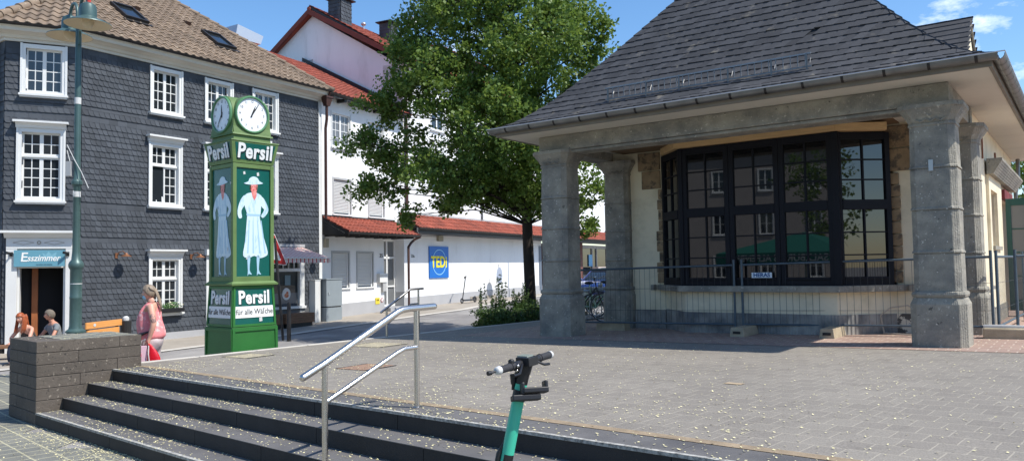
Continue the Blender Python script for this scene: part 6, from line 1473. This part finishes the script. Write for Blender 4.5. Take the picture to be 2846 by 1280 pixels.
# trees and roofs glimpsed behind the kiosk on the right
lob = [(rr.uniform(-1.8,1.8), rr.uniform(-1.5,1.5), rr.uniform(2.2,5.8), rr.uniform(.8,1.3)) for _ in range(16)]
tree('broadleaf_tree', 'bright green tree glimpsed behind the right end of the kiosk', (20.6, 30.0, .4), lob, [(0,0,0),(0,0,1.5),(0.1,0,3.5),(0,0,5)], [.16,.14,.1,.05], m_linden, 30, .4, .09, 9, 10)
H2 = thing('grey_roofed_house', 'house with a dark grey roof just visible beyond the right gutter', 'house', (24.0, 33.0, .4), R(-35))
MB().box(0, 12, 0, 8, 0, 5.2).build('wall', m_cream, H2); mb = MB(); mb.prism([(-.5, -.6, 5.1), (-.5, 8.6, 5.1), (-.5, 4, 9.8)], (13, 0, 0)); mb.build('roof', M['slate_roof'], H2)
RA = thing('striped_awning', 'red and white awning glimpsed at the right photo edge', 'awning', KF.w(2.3, 13.5, 2.4), KF.rz)
mb = MB()
for k in range(6): mb.m = k % 2; mb.hexa([(k*.35, 0, .65), (k*.35+.35, 0, .65), (k*.35+.35, 1.6, 1.35), (k*.35, 1.6, 1.35)], [(k*.35, 0, .68), (k*.35+.35, 0, .68), (k*.35+.35, 1.6, 1.38), (k*.35, 1.6, 1.38)])
mb.build('canopy', [mat('aw_red', srgb(190,40,40), .7), M['white_trim']], RA); MB().tube([(0, 0, -1.9), (0, 0, .65)], .03, 6).build('post', M['frame_grey'], RA); MB().tube([(2.1, 0, -1.9), (2.1, 0, .65)], .03, 6).build('post', M['frame_grey'], RA)

# ================================================================ PEOPLE
def skin(name, J, E, m, parent=None, sub=2, mats=None):
    """J: list of (x,y,z,r or (rx,ry)); E: list of edges; one continuous surface"""
    me = bpy.data.meshes.new(name); me.from_pydata([j[:3] for j in J], E, []); o = bpy.data.objects.new(name, me); COL.objects.link(o)
    md = o.modifiers.new('skin', 'SKIN'); md.use_smooth_shade = True
    bm = bmesh.new(); bm.from_mesh(me); ly = bm.verts.layers.skin.verify(); bm.verts.ensure_lookup_table()
    for i, j in enumerate(J): r = j[3]; bm.verts[i][ly].radius = (r, r) if not isinstance(r, tuple) else r; bm.verts[i][ly].use_root = (i == 0)
    bm.to_mesh(me); bm.free()
    s = o.modifiers.new('sub', 'SUBSURF'); s.levels = s.render_levels = sub
    dg = bpy.context.evaluated_depsgraph_get(); m2 = bpy.data.meshes.new_from_object(o.evaluated_get(dg)); bpy.data.objects.remove(o)
    m2.name = name; m2.materials.clear(); m2.materials.append(m)
    m2.polygons.foreach_set('use_smooth', [True]*len(m2.polygons))
    o = bpy.data.objects.new(name, m2); COL.objects.link(o)
    if parent: o.parent = parent
    return o
def chain(J, E, pts, start=None):
    """append a chain of joints starting at joint index start; returns indices"""
    ids = []; prev = start
    for p in pts:
        J.append(p); i = len(J)-1
        if prev is not None: E.append((prev, i))
        prev = i; ids.append(i)
    return ids
m_skin = mat('skin', srgb(212,158,136), .5, var=.05, vscale=8); m_skin2 = mat('skin_tan', srgb(192,138,114), .5, var=.05)
def arm_hand(J, E, start, sh, el, wr, fd, sd, r=(.048,.040,.028), curl=.5, hs=1.0):
    """shoulder, elbow, wrist joints, then palm, four unequal fingers and a thumb; fd = direction of the hand, sd = towards the thumb"""
    sh, el, wr, fd, sd = map(Vector, (sh, el, wr, fd, sd)); fd.normalize(); sd = (sd-fd*sd.dot(fd)).normalized(); nn = fd.cross(sd)
    a = chain(J, E, [(*sh, r[0]), (*sh.lerp(el, .5), r[0]*.95), (*el, r[1]), (*el.lerp(wr, .35), r[1]*.95), (*wr, (r[2], r[2]*.8))], start)
    p1 = wr+fd*.045*hs; p2 = wr+fd*.085*hs
    p = chain(J, E, [(*p1, (.034*hs, .016*hs)), (*p2, (.036*hs, .014*hs))], a[-1])
    for k, (o, l) in enumerate(((.030, .072), (.010, .082), (-.010, .076), (-.029, .060))):
        b = p2+sd*o*hs+fd*.012; k1 = b+fd*l*.45*hs; k2 = k1+(fd*math.cos(curl)+nn*math.sin(curl))*l*.32*hs; k3 = k2+(fd*math.cos(curl*2)+nn*math.sin(curl*2))*l*.26*hs
        chain(J, E, [(*b, .0092*hs), (*k1, .0088*hs), (*k2, .008*hs), (*k3, .0065*hs)], p[-1])
    t0 = p1+sd*.034*hs; t1 = t0+(fd*.7+sd*.7)*.03*hs; t2 = t1+(fd*.9+sd*.2+nn*.3)*.028*hs
    chain(J, E, [(*t0, .012*hs), (*t1, .0105*hs), (*t2, .008*hs)], p[0])
def merge_into(o, mb):
    """append builder geometry to an existing mesh object (keeps the body one mesh)"""
    me = o.data; V = [v.co.copy() for v in me.vertices]; F = [tuple(p.vertices) for p in me.polygons]; n = len(V)
    V += [Vector(v) for v in mb.v]; F += [tuple(i+n for i in f) for f in mb.f]; mats = list(me.materials)
    me.clear_geometry(); me.from_pydata(V, [], F); me.polygons.foreach_set('use_smooth', [True]*len(F)); me.update()
def head_point(th, ph, k=1.0):
    """th 0 = crown .. pi = neck, ph 0 = face; local x left, -y forward"""
    x = .074*math.sin(th)*math.sin(ph); y = -.094*math.sin(th)*math.cos(ph); z = .112*math.cos(th)
    if z < 0: t = min(1, -z/.112); x *= 1-.38*t*t; y = y*(1-.30*t*t) if y > 0 else y*(1-.08*t)
    if y < -.06: y = -.06+(y+.06)*.78
    if y > 0: y *= 1.08
    f = math.exp(-((x/.016)**2)-(((z+.012)/.03)**2)) if y < 0 else 0; y -= .026*f
    e = sum(math.exp(-(((x-sx*.031)/.016)**2)-(((z-.014)/.014)**2)) for sx in (-1, 1)) if y < 0 else 0; y += .010*e
    c_ = math.exp(-((x/.022)**2)-(((z+.088)/.022)**2)) if y < 0 else 0; y -= .012*c_
    l_ = math.exp(-((x/.02)**2)-(((z+.054)/.011)**2)) if y < 0 else 0; y -= .006*l_
    return x*k, y*k, z*k
def head_parts(t, body, c, fwd, up, s, hair_m, skin_m, hairline=.05, cap=1.075, seed=1):
    fwd = Vector(fwd).normalized(); up = Vector(up); up = (up-fwd*up.dot(fwd)).normalized(); lf = up.cross(fwd)
    lf = -lf if lf.dot(Vector((1, 0, 0))) < 0 and abs(lf.x) > .5 else lf
    Mx = Matrix(((lf.x, -fwd.x, up.x, c[0]), (lf.y, -fwd.y, up.y, c[1]), (lf.z, -fwd.z, up.z, c[2]), (0, 0, 0, 1)))
    n, m = 40, 30
    def grid(k, keep=None, j=0, sd=0):
        r_ = random.Random(sd); mb = MB(Mx); V = [Vector(head_point(PI*i/m, 2*PI*q/n))*s*k*(1+(r_.uniform(-j, j) if j else 0)) for i in range(m+1) for q in range(n)]; F = []
        for i in range(m):
            for q in range(n):
                a_, b_ = PI*(i+.5)/m, 2*PI*(q+.5)/n
                if keep and not keep(*head_point(a_, b_)): continue
                F.append((i*n+q, i*n+(q+1) % n, (i+1)*n+(q+1) % n, (i+1)*n+q))
        return mb.add(V, F)
    merge_into(body, grid(1.0))
    g_ = grid(cap, lambda x, y, z: z > (hairline if y < -.045 else (hairline-(y+.045)*2.0 if y < .0 else -.04-y*.6)), .018, seed); hair = g_.build('hair', hair_m, t, smooth='keep'); hair.data.polygons.foreach_set('use_smooth', [True]*len(hair.data.polygons))
    sl = hair.modifiers.new('thickness', 'SOLIDIFY'); sl.thickness = .008*s
    for sx in (-1, 1):
        MB(Mx).sphere((sx*.030*s, -.071*s, .014*s), .0125*s, 10, 8, (1.15,.7,.75)).build('eye', M['shutter'], t, smooth=60); MB(Mx).sphere((sx*.030*s, -.079*s, .014*s), .0058*s, 8, 6, (1,.5,1)).build('iris', M['black'], t)
        MB(Mx).sphere((sx*.077*s, .008*s, -.006*s), .028*s, 10, 8, (.32,.6,1.1)).build('ear', skin_m, t, smooth=60)
        MB(Mx).tube([(sx*.015*s,-.082*s,.034*s),(sx*.031*s,-.082*s,.039*s),(sx*.047*s,-.070*s,.035*s)], .0035*s, 5).build('eyebrow', hair_m, t)
    MB(Mx).tube([(-.022*s,-.074*s,-.054*s),(0,-.084*s,-.053*s),(.022*s,-.074*s,-.054*s)], .0045*s, 6).build('mouth', mat('lips', srgb(170,86,80), .5), t)
    return Mx, hair
def strands(hair, starts, seed, r=.012, par=None):
    """locks of hair: list of point lists, merged into the hair mesh"""
    mb = MB(); r_ = random.Random(seed)
    for P_ in starts:
        P_ = [Vector(p)+Vector((r_.uniform(-.006,.006), r_.uniform(-.006,.006), 0)) for p in P_]; k = len(P_); mb.tube(P_, [r*(1-.75*(i/(k-1))**1.5) for i in range(k)], 6)
    merge_into(hair, mb)
# --- walking woman
WZ = -.12
WO = thing('person', 'woman in a pink sleeveless top and face mask walking past the block wall with bags', 'person', (-5.83, 12.5, WZ), PI-R(-100))
J = []; E = []
t_ = chain(J, E, [(0,.02,.93,(.15,.13)), (0,-.03,1.06,(.15,.15)), (0,-.03,1.20,(.15,.14)), (0,.0,1.33,(.16,.12)), (0,.0,1.40,(.075,.065)), (0,-.015,1.45,.054), (0,-.03,1.50,.052)])
for sx, yk, ya, yt in ((1, -.10, .10, -.06), (-1, .02, -.20, -.36)):
    chain(J, E, [(sx*.10,.02,.84,.125), (sx*.105,yk*.6,.66,.10), (sx*.105,yk-.02,.48,.068), (sx*.105,(yk+ya)/2,.30,.064), (sx*.10,ya,.10,.042), (sx*.10,ya-.05,.045,.038), (sx*.105,yt-.06,.03,.028)], t_[0])
arm_hand(J, E, t_[3], (.185,.03,1.345), (.265,.10,1.08), (.26,.03,.84), (0,-.1,-1), (0,-1,0), (.060,.048,.031), .8)
arm_hand(J, E, t_[3], (-.185,.0,1.345), (-.25,.0,1.08), (-.22,-.14,.86), (0,-.2,-1), (0,-1,0), (.058,.046,.030), .8)
bodyW = skin('body', J, E, m_skin, WO)
m_pinkt = mat('pink_top', srgb(236,138,140), .8, var=.12, vscale=14, col2=srgb(248,205,200), c2scale=13, c2lo=.54, c2hi=.64)
J = []; E = []; t_ = chain(J, E, [(0,.03,.78,(.225,.20)), (0,.02,.88,(.235,.215)), (0,-.035,1.03,(.215,.225)), (0,-.045,1.17,(.20,.195)), (0,-.015,1.29,(.18,.145)), (0,.0,1.385,(.115,.08))]); 
chain(J, E, [(.13,.0,1.365,.055), (.175,.015,1.345,.062)], t_[4]); chain(J, E, [(-.13,.0,1.365,.055), (-.175,.0,1.345,.062)], t_[4]); skin('pink_top', J, E, m_pinkt, WO)
J = []; E = []; t_ = chain(J, E, [(0,.03,.90,(.19,.17)), (0,.03,.78,(.20,.18))])
for sx, yk, ya in ((1, -.10, .10), (-1, .02, -.20)): chain(J, E, [(sx*.10,.01,.72,.125), (sx*.105,yk*.7,.58,.10), (sx*.105,yk,.44,.082), (sx*.10,(yk+ya)/2,.28,.075), (sx*.10,ya,.16,.07)], t_[1])
skin('trousers', J, E, mat('trousers', srgb(196,180,180), .85, var=.1), WO)
for sx, ya, yt in ((1, .10, -.0), (-1, -.20, -.30)): MB(Matrix.Translation((sx*.10, (ya+yt)/2-.06, .04))).sphere((0, 0, .015), .06, 10, 6, (.8, 2.1, .9)).build('shoe', m_blk2, WO, smooth=60)
m_hg = mat('grey_blond_hair', srgb(140,124,106), .6, var=.35, vscale=30, stretch=(1,1,.2))
_, hw = head_parts(WO, bodyW, (0,-.05,1.565), (0,-1,-.12), (0,-.12,1), 1.0, m_hg, m_skin2, .048, 1.10, 3)
strands(hw, [[(x*.5,.045,1.60+dz),(x,.075,1.55),(x*.9,.105,1.46),(x*1.1,.13,1.37),(x*.9,.14,1.28+dz)] for x in (-.04,-.02,0,.02,.04) for dz in (-.02,.0,.02)]+[[(sx*.06,-.04,1.65),(sx*.078,0,1.62),(sx*.06,.06,1.585)] for sx in (-1,1)], 2, .016)
mb = MB(); mb.sphere((0,-.112,1.487), .046, 14, 10, (.95,.72,.85)); mb.build('face_mask', mat('mask_blue', srgb(150,205,225), .7), WO, smooth=60)
MB().tube([(.035,-.12,1.50),(.074,-.06,1.54),(.080,-.03,1.56)], .0025, 4).build('mask_loop', M['white_trim'], WO)
# tattoo on the upper arm: a slightly raised dark skin patch
mb = MB(); mb.tube([(.240,.068,1.22),(.262,.088,1.15),(.276,.100,1.09)], [.040,.050,.034], 8); mb.build('tattoo', mat('tattoo', srgb(128,110,110), .6, col2=srgb(205,150,130), c2scale=28, c2lo=.45, c2hi=.55), WO, smooth=60)
J = []; E = []; chain(J, E, [(.13,.12,.98,(.02,.012)), (.225,.02,.955,(.022,.012)), (.18,-.14,.90,(.05,.03)), (.05,-.245,.86,(.06,.035)), (-.12,-.18,.86,(.05,.03))]); skin('hip_bag', J, E, m_blk2, WO)
# shopping bags held in the near hand
def wpt(x, y, z): v = Matrix.Rotation(WO.rotation_euler[2], 3, 'Z') @ Vector((x, y, z)); return (WO.location[0]+v.x, WO.location[1]+v.y, WZ+z)
def bag(name, label, loc, m, w, d, h, body_pts, rot):
    t = thing(name, label, 'bag', wpt(*loc), WO.rotation_euler[2]+rot); return t
BG = bag('shopping_bag', 'red carrier bag hanging from the walking woman\'s near hand', (.27,.09,.40), None, 0,0,0, None, 0)
J = []; E = []; chain(J, E, [(0,.02,.02,(.05,.10)), (0,.02,.10,(.055,.115)), (0,.0,.20,(.042,.09)), (0,-.03,.29,(.025,.05)), (0,-.06,.37,(.014,.02))]); skin('bag_body', J, E, mat('red_bag', srgb(206,24,40), .35, var=.25, vscale=14, bump=.8, bscale=12), BG)
for dy in (-.015, .015): MB().tube([(dy,-.04,.30),(dy,-.065,.36),(dy*.5,-.09,.42)], .008, 5).build('handle', mat('handle_red', srgb(190,20,30), .4), BG)
MB().tube([(.05,-.04,.08),(.05,-.055,.2),(.02,-.06,.34)], .009, 5).build('tag_ribbon', M['shutter'], BG)
B2 = bag('shopping_bag', 'pale pink paper bag with a red print beside the red carrier bag', (.25,-.12,.42), None, 0,0,0, None, 0)
mb = MB(); mb.hexa([(-.05,-.12,0),(.05,-.12,0),(.05,.12,.0),(-.05,.12,0)], [(-.02,-.13,.30),(.03,-.13,.30),(.03,.12,.32),(-.02,.12,.32)]); mb.build('bag_body', mat('pink_bag', srgb(240,196,206), .6, var=.05), B2, bevel=.006)
mb = MB(Matrix.Translation((.046,.0,.17)) @ Matrix.Rotation(PI/2, 4, 'Y')); mb.lathe([(.05, .0), (.05, .003)], 14, sx=1.3); mb.build('print', mat('pink_print', srgb(214,90,120), .6), B2)
for dy in (-.07, .07): MB().tube([(.01,dy,.33),(.015,dy*.5+.04,.38),(.02,.10,.42)], .004, 4).build('handle', M['shutter'], B2)

# --- seated man, arms on his knees
def W2L(x, y): return (x, y)
MZ = -.14
def seated(label, loc, az, s, shirt_m, hair_m, long_hair, lean, head_turn, jeans):
    t = thing('person', label, 'person', loc, PI-R(az)); L_ = lean
    J = []; E = []; sh = .92*s+.0; hy = -L_
    tt = chain(J, E, [(0,.0,.44*s,(.15*s,.12*s)), (0,-.02-L_*.25,.58*s,(.135*s,.105*s)), (0,-.03-L_*.6,.75*s,(.15*s,.105*s)), (0,-.03-L_*.9,.88*s,(.13*s,.08*s)), (0,-.04-L_*1.05,.95*s,(.06*s,.055*s)), (0,-.055-L_*1.12,.99*s,.054*s), (0,-.07-L_*1.18,1.04*s,.05*s)])
    for sx in (-1, 1):
        chain(J, E, [(sx*.10*s,-.04,.42*s,.095*s), (sx*.14*s,-.25*s,.46*s,.085*s), (sx*.17*s,-.45*s,.47*s,.062*s), (sx*.165*s,-.48*s,.30*s,.056*s), (sx*.16*s,-.47*s,.08*s,.038*s), (sx*.17*s,-.56*s,.04*s,.034*s), (sx*.18*s,-.65*s,.03*s,.025*s)], tt[0])
        arm_hand(J, E, tt[3], (sx*.19*s,-.03-L_*.85,.86*s), (sx*.27*s,-.16-L_*.9,.64*s), (sx*.16*s,-.40*s-L_*.3,.56*s), (-sx*.3,-1,-.35), (-sx*1,0,.3), (.046*s,.038*s,.026*s), .6, s)
    bd = skin('body', J, E, m_skin2 if not long_hair else m_skin, t)
    J = []; E = []; tt = chain(J, E, [(0,.0,.42*s,(.165*s,.135*s)), (0,-.02-L_*.25,.56*s,(.155*s,.125*s)), (0,-.03-L_*.6,.74*s,(.168*s,.125*s)), (0,-.03-L_*.9,.875*s,(.135*s,.088*s)), (0,-.035-L_*1.0,.925*s,(.078*s,.068*s))])
    if not long_hair:
        for sx in (-1, 1): chain(J, E, [(sx*.19*s,-.03-L_*.85,.86*s,.064*s), (sx*.235*s,-.10-L_*.88,.75*s,.062*s)], tt[3])
    skin('shirt', J, E, shirt_m, t)
    J = []; E = []; tt = chain(J, E, [(0,.01,.41*s,(.16*s,.13*s)), (0,-.02,.40*s,(.15*s,.12*s))])
    for sx in (-1, 1): chain(J, E, [(sx*.10*s,-.06,.42*s,.105*s), (sx*.14*s,-.25*s,.46*s,.095*s), (sx*.17*s,-.46*s,.47*s,.073*s), (sx*.165*s,-.49*s,.30*s,.066*s), (sx*.16*s,-.475*s,.11*s,.055*s)], tt[1])
    skin('trousers', J, E, jeans, t)
    for sx in (-1, 1): MB().sphere((sx*.165*s,-.56*s,.045), .06, 10, 6, (.8,2.0,.8)).build('shoe', m_blk2, t, smooth=60)
    hc_ = (0,-.085-L_*1.2,1.105*s); a = R(head_turn); f = (math.sin(a), -math.cos(a), -L_*1.3)
    _, hr = head_parts(t, bd, hc_, f, (0,-L_*.5,1), s, hair_m, m_skin2, .052, 1.12 if long_hair else 1.06, 4)
    if long_hair:
        y0, z0 = hc_[1], hc_[2]
        strands(hr, [[(sx*(.045+.01*k),y0-.03+.02*k,z0+.08),(sx*(.082+.004*k),y0-.01+.02*k,z0+.02),(sx*(.095+.005*k),y0-.02+.02*k,z0-.10),(sx*(.10+.004*k),y0-.05+.02*k,z0-.22),(sx*.10,y0-.07+.02*k,z0-.31)] for sx in (-1,1) for k in range(5)]+[[(x,y0+.08,z0+.05),(x*1.2,y0+.11,z0-.05),(x*1.3,y0+.13,z0-.18),(x*1.2,y0+.13,z0-.27)] for x in (-.06,-.03,0,.03,.06)], 6, .017)
    return t
def px_w(px, d): return (px-1423)/2145.3*d
seated('man with short grey hair in a grey t-shirt seated at the shop doorway', (px_w(166, 16.9), 16.9, -.18), 215, .97, mat('grey_shirt', srgb(120,124,126), .85, var=.08, vscale=10), mat('grey_hair', srgb(112,102,90), .7, var=.3, vscale=40), False, .10, -28, mat('jeans', srgb(110,140,185), .85))
seated('woman with long red hair in a black top seated left of the man', (px_w(98, 16.8), 16.8, -.18), 196, .93, mat('black_top', srgb(52,48,46), .8, col2=srgb(150,140,130), c2scale=20, c2lo=.55, c2hi=.6), mat('red_hair', srgb(160,82,44), .5, var=.2, vscale=30), True, .22, 12, mat('jeans_dark', srgb(40,48,66), .85))

# ================================================================ FALLEN BLOSSOMS
g = np.random.default_rng(12)
P = []
def surf_pt(x, y):
    """height of whatever paving lies at ST-local x,y"""
    W = ST.w(x, y); z = plz(W[0], W[1])
    if y >= 0: return (W[0], W[1], z+.007)
    k = int(-y/.31)+1
    if k <= 3: return (W[0], W[1], z-.152*k+.003)
    return (W[0], W[1], gz(W[0], W[1])+.010)
def clumpy(x, y): return .5+.5*math.sin(x*1.7+1.3*math.sin(y*2.1))*math.sin(y*1.9+x*.6)
rr = random.Random(21)
cnt = 0
while cnt < 8000:     # plaza
    x = rr.uniform(0, 17); y = rr.random()**1.5*9.5+.02
    if rr.random() > (.25+.75*clumpy(x, y))*math.exp(-max(0, x-5)/7.5)*math.exp(-y/6): continue
    P.append(surf_pt(x, y)); cnt += 1
cnt = 0
while cnt < 2900:     # step treads
    x = rr.uniform(0, 9.5); k = rr.randint(1, 3); y = -.31*k+rr.random()**1.0*.30
    if rr.random() > (.2+.8*clumpy(x*1.5, k*3))*math.exp(-x/5.5): continue
    if rr.random() < .35: y = -.31*k+.30-rr.random()**2*.08
    P.append(surf_pt(x, y)); cnt += 1
for q in range(2600):  # foot of the steps
    x = rr.random()**.8*7; P.append(surf_pt(x, -.935-rr.random()**2.5*.5))
cnt = 0
while cnt < 6500:     # lower paving
    x = rr.uniform(-4.5, 7); y = -.95-rr.random()*5
    if -1.14 < x < .02 and y > -.95: continue
    if rr.random() > .3+.7*clumpy(x*2, y*2): continue
    P.append(surf_pt(x, y)); cnt += 1
for q in range(70): W = ST.w(rr.uniform(-1.1,-.02), rr.uniform(-.9,.3)); P.append((*W[:2], .9))
for q in range(500): x, y = rr.uniform(-1, 5), rr.uniform(14, 19); P.append((x, y, plz(x, y)+.008)) if (x-E0[0])*.768-(y-E0[1])*.64 > .2 else None
P = [p for p in P if p is not None]
P = np.array(P); n = len(P)
sz = (.006+.0085*g.random(n)**1.4)[:, None]; a = g.random(n)*2*PI; u = np.stack([np.cos(a), np.sin(a), g.normal(size=n)*.3], 1); v = np.stack([-np.sin(a), np.cos(a), g.normal(size=n)*.3], 1)
V = np.stack([P-u*sz, P+v*sz*.6, P+u*sz, P-v*sz*.6], 1); V[:, :, 2] = np.maximum(V[:, :, 2], P[:, 2][:, None]-.001)
me = bpy.data.meshes.new('fallen_blossoms'); V = V.reshape(-1, 3); me.vertices.add(4*n); me.vertices.foreach_set('co', V.ravel()); me.loops.add(4*n); me.loops.foreach_set('vertex_index', np.arange(4*n, dtype=np.int32)); me.polygons.add(n); me.polygons.foreach_set('loop_start', np.arange(0, 4*n, 4, dtype=np.int32)); me.polygons.foreach_set('loop_total', np.full(n, 4, dtype=np.int32)); me.update(calc_edges=True)
me.materials.append(mat('blossom', srgb(222,212,164), .8, island=.2)); o = bpy.data.objects.new('fallen_blossoms', me); COL.objects.link(o); tag(o, 'pale yellow linden blossoms scattered over the steps and paving', 'blossoms', kind='stuff')

# ================================================================ WHAT THE WINDOWS REFLECT (behind the camera)
PH_ = Fr((-20, -24), -32, -.2)
HR = PH_.thing('pale_corner_house', 'pale plastered house across the square reflected in the bay window', 'house')
m_pk = mat('pale_pink_wall', srgb(160,152,146), .85, var=.05); m_bw = mat('brown_wall', srgb(110,80,66), .85, var=.1)
wn = [(x, x+.95, z, z+1.5) for z in (1.0, 3.9, 6.8) for x in (1.5, 4.4, 7.3, 10.2, 13.4, 16.4, 19.4, 22.4, 25.4)]
wall_grid(I4, 12, 30, 0, 9.6, wn, depth=8, y=0).build('wall', m_pk, HR); wall_grid(I4, 0, 12, 0, 9.6, wn, depth=8, y=.0).build('wall', mat('green_wall', srgb(70,104,74), .8), HR)
for h in wn: window(I4, HR, *h, rows=(2,), cols=1, fr=.07, sill=.05)
MB().box(-.4, 30.4, -.5, 9, 9.6, 9.9).build('eaves', M['dark_metal'], HR); MB().prism([(-.4,-.5,9.9),(-.4,9,9.9),(-.4,4.2,13)], (30.8,0,0)).build('roof', M['slate_roof'], HR)
PH2 = Fr((16, -30), 118, -.2)  # added unseen house, keeps bright sky out of the right bay panes
H3 = PH2.thing('sky_blocking_house', 'plain grey house added behind the viewer to block bright sky in the right bay panes', 'house', 0, 0, 0, None, PI)
wall_grid(I4, -18, 14, 0, 11, [(x, x+1.0, z, z+1.6) for z in (1.2, 4.6, 8.0) for x in (-16, -12, -8, -4, 0, 4, 8)], depth=6, y=0).build('wall', mat('blocker_wall', srgb(92,92,96), .85, var=.1), H3)
MB().box(-18, 14, .1, .14, 0.1, 10.9).build('pane', M['glass'], H3); MB().prism([(-18.4,-.5,11),(-18.4,7,11),(-18.4,3.2,13.5)], (32.8,0,0)).build('roof', M['slate_under'], H3)
PS = thing('green_parasol', 'large green beer garden parasol reflected in the bay window', 'parasol', (-8.3, 2.9, -.2))
m_par = mat('parasol_green', srgb(44,122,102), .7)
PS.rotation_euler[2] = KF.rz+PI+R(8)
mb = MB(); hwp = 2.3
cs_ = [(-hwp,-hwp),(hwp,-hwp),(hwp,hwp),(-hwp,hwp)]
for (a, b) in zip(cs_, cs_[1:]+cs_[:1]): mb.poly((a[0],a[1],2.32), (b[0],b[1],2.32), (0,0,3.08)); mb.poly((a[0],a[1],1.92), (b[0],b[1],1.92), (b[0],b[1],2.32), (a[0],a[1],2.32))
mb.build('canopy', m_par, PS); MB().tube([(0,0,0),(0,0,3.05)], .035, 10).build('pole', M['white_trim'], PS); MB().box(-.4,.4,-.4,.4,0,.12).build('foot', M['dark_metal'], PS)
for rz_, off_ in ((0, (0,-hwp-.01)), (PI, (0,hwp+.01)), (PI/2, (hwp+.01,0)), (-PI/2, (-hwp-.01,0))):
    text("SALZBURG'S ALPENBIER", 'lettering', M['white_trim'], .34, (*off_, 2.12), rz=rz_, parent=PS, offset=.004)

lob = [(rr.uniform(-3,3), rr.uniform(-2.5,2.5), rr.uniform(2.5,8), rr.uniform(1.1,1.7)) for _ in range(22)]
tree('broadleaf_tree', 'broad green tree across the square mirrored in the right bay panes', (15.5, -8.0, .3), lob, [(0,0,0),(0,0,2),(0.1,0,4.5),(0,0,7)], [.2,.17,.12,.05], m_linden, 26, .5, .12, 19, 5)
lob = [(rr.uniform(-2.4,2.4), rr.uniform(-2.2,2.2), rr.uniform(3.0,7.5), rr.uniform(.9,1.5)) for _ in range(16)]
tree('broadleaf_tree', 'green tree before the pale house mirrored in the left bay panes', (-17.5, -6.0, -.2), lob, [(0,0,0),(0,0,2),(0.1,0,4.5),(0,0,7)], [.2,.17,.12,.05], m_linden, 26, .5, .11, 29, 5)
# ================================================================ CAMERA, LIGHT, SKY
cam = bpy.data.cameras.new('Camera'); co = bpy.data.objects.new('Camera', cam); COL.objects.link(co); SC.camera = co
cam.sensor_fit = 'HORIZONTAL'; cam.sensor_width = 36; cam.lens = 36*2145.3/2846; cam.clip_end = 3000; cam.clip_start = .1
p_, r_ = R(2.7476), R(.9394); cp, sp, c_, s_ = math.cos(p_), math.sin(p_), math.cos(r_), math.sin(r_)
fw_ = Vector((0, cp, sp)); up_ = Vector((0, -sp, cp)); ri = Vector((1, 0, 0))
r2 = ri*c_-up_*s_; u2 = ri*s_+up_*c_
mw = Matrix(((r2.x, u2.x, -fw_.x, 0), (r2.y, u2.y, -fw_.y, 0), (r2.z, u2.z, -fw_.z, 1.75), (0, 0, 0, 1)))
co.matrix_world = mw
SUN_AZ, SUN_EL = 112.5, 53.5
sd = Vector((math.sin(R(SUN_AZ))*math.cos(R(SUN_EL)), math.cos(R(SUN_AZ))*math.cos(R(SUN_EL)), math.sin(R(SUN_EL))))
sl = bpy.data.lights.new('sun', 'SUN'); sl.energy = 4.1; sl.angle = R(.53); sl.color = (1, .96, .88)
so = bpy.data.objects.new('sun', sl); COL.objects.link(so); so.rotation_euler = sd.to_track_quat('Z', 'Y').to_euler(); so.location = (0, 0, 40)
w = bpy.data.worlds.new('World'); SC.world = w; w.use_nodes = True; N, L = w.node_tree.nodes, w.node_tree.links
bg = N['Background']; sk = N.new('ShaderNodeTexSky'); sk.sky_type = 'NISHITA'; sk.sun_disc = False; sk.sun_elevation = R(SUN_EL); sk.sun_rotation = R(SUN_AZ)
sk.air_density = 1.0; sk.dust_density = .4; sk.ozone_density = 3.0
# a few small fair-weather clouds low in the sky
tc = N.new('ShaderNodeTexCoord'); mp = N.new('ShaderNodeMapping'); mp.inputs['Scale'].default_value = (3, 3, 7); L.new(tc.outputs['Generated'], mp.inputs[0])
nz = N.new('ShaderNodeTexNoise'); nz.inputs['Scale'].default_value = 1.6; nz.inputs['Detail'].default_value = 9; nz.inputs['Roughness'].default_value = .6; L.new(mp.outputs[0], nz.inputs['Vector'])
# keep the clouds to the low right of the view
dv = N.new('ShaderNodeVectorMath'); dv.operation = 'DOT_PRODUCT'; dv.inputs[1].default_value = Vector((.645, 1.0, .245)).normalized(); nv = N.new('ShaderNodeVectorMath'); nv.operation = 'NORMALIZE'; L.new(tc.outputs['Generated'], nv.inputs[0]); L.new(nv.outputs[0], dv.inputs[0])
dm_ = N.new('ShaderNodeMapRange'); dm_.inputs[1].default_value = .990; dm_.inputs[2].default_value = .9995; dm_.inputs[3].default_value = 0; dm_.inputs[4].default_value = .14; L.new(dv.outputs['Value'], dm_.inputs[0])
ad = N.new('ShaderNodeMath'); ad.operation = 'ADD'; L.new(nz.outputs[0], ad.inputs[0]); L.new(dm_.outputs[0], ad.inputs[1])
cr = N.new('ShaderNodeMapRange'); cr.inputs[1].default_value = .64; cr.inputs[2].default_value = .76; cr.inputs[4].default_value = .85; L.new(ad.outputs[0], cr.inputs[0])
mx = N.new('ShaderNodeMix'); mx.data_type = 'RGBA'; mx.inputs[7].default_value = (8.5, 8.8, 9.4, 1); L.new(cr.outputs[0], mx.inputs[0]); hs = N.new('ShaderNodeHueSaturation'); hs.inputs['Saturation'].default_value = 1.18; L.new(sk.outputs[0], hs.inputs['Color']); L.new(hs.outputs[0], mx.inputs[6]); L.new(mx.outputs[2], bg.inputs[0])
bg.inputs[1].default_value = .15
SC.view_settings.view_transform = 'Standard'; SC.view_settings.look = 'None'; SC.view_settings.gamma = 1; SC.view_settings.use_curve_mapping = False; SC.view_settings.exposure = .43
SC.render.engine = 'CYCLES'; SC.cycles.max_bounces = 6; SC.cycles.use_denoising = True
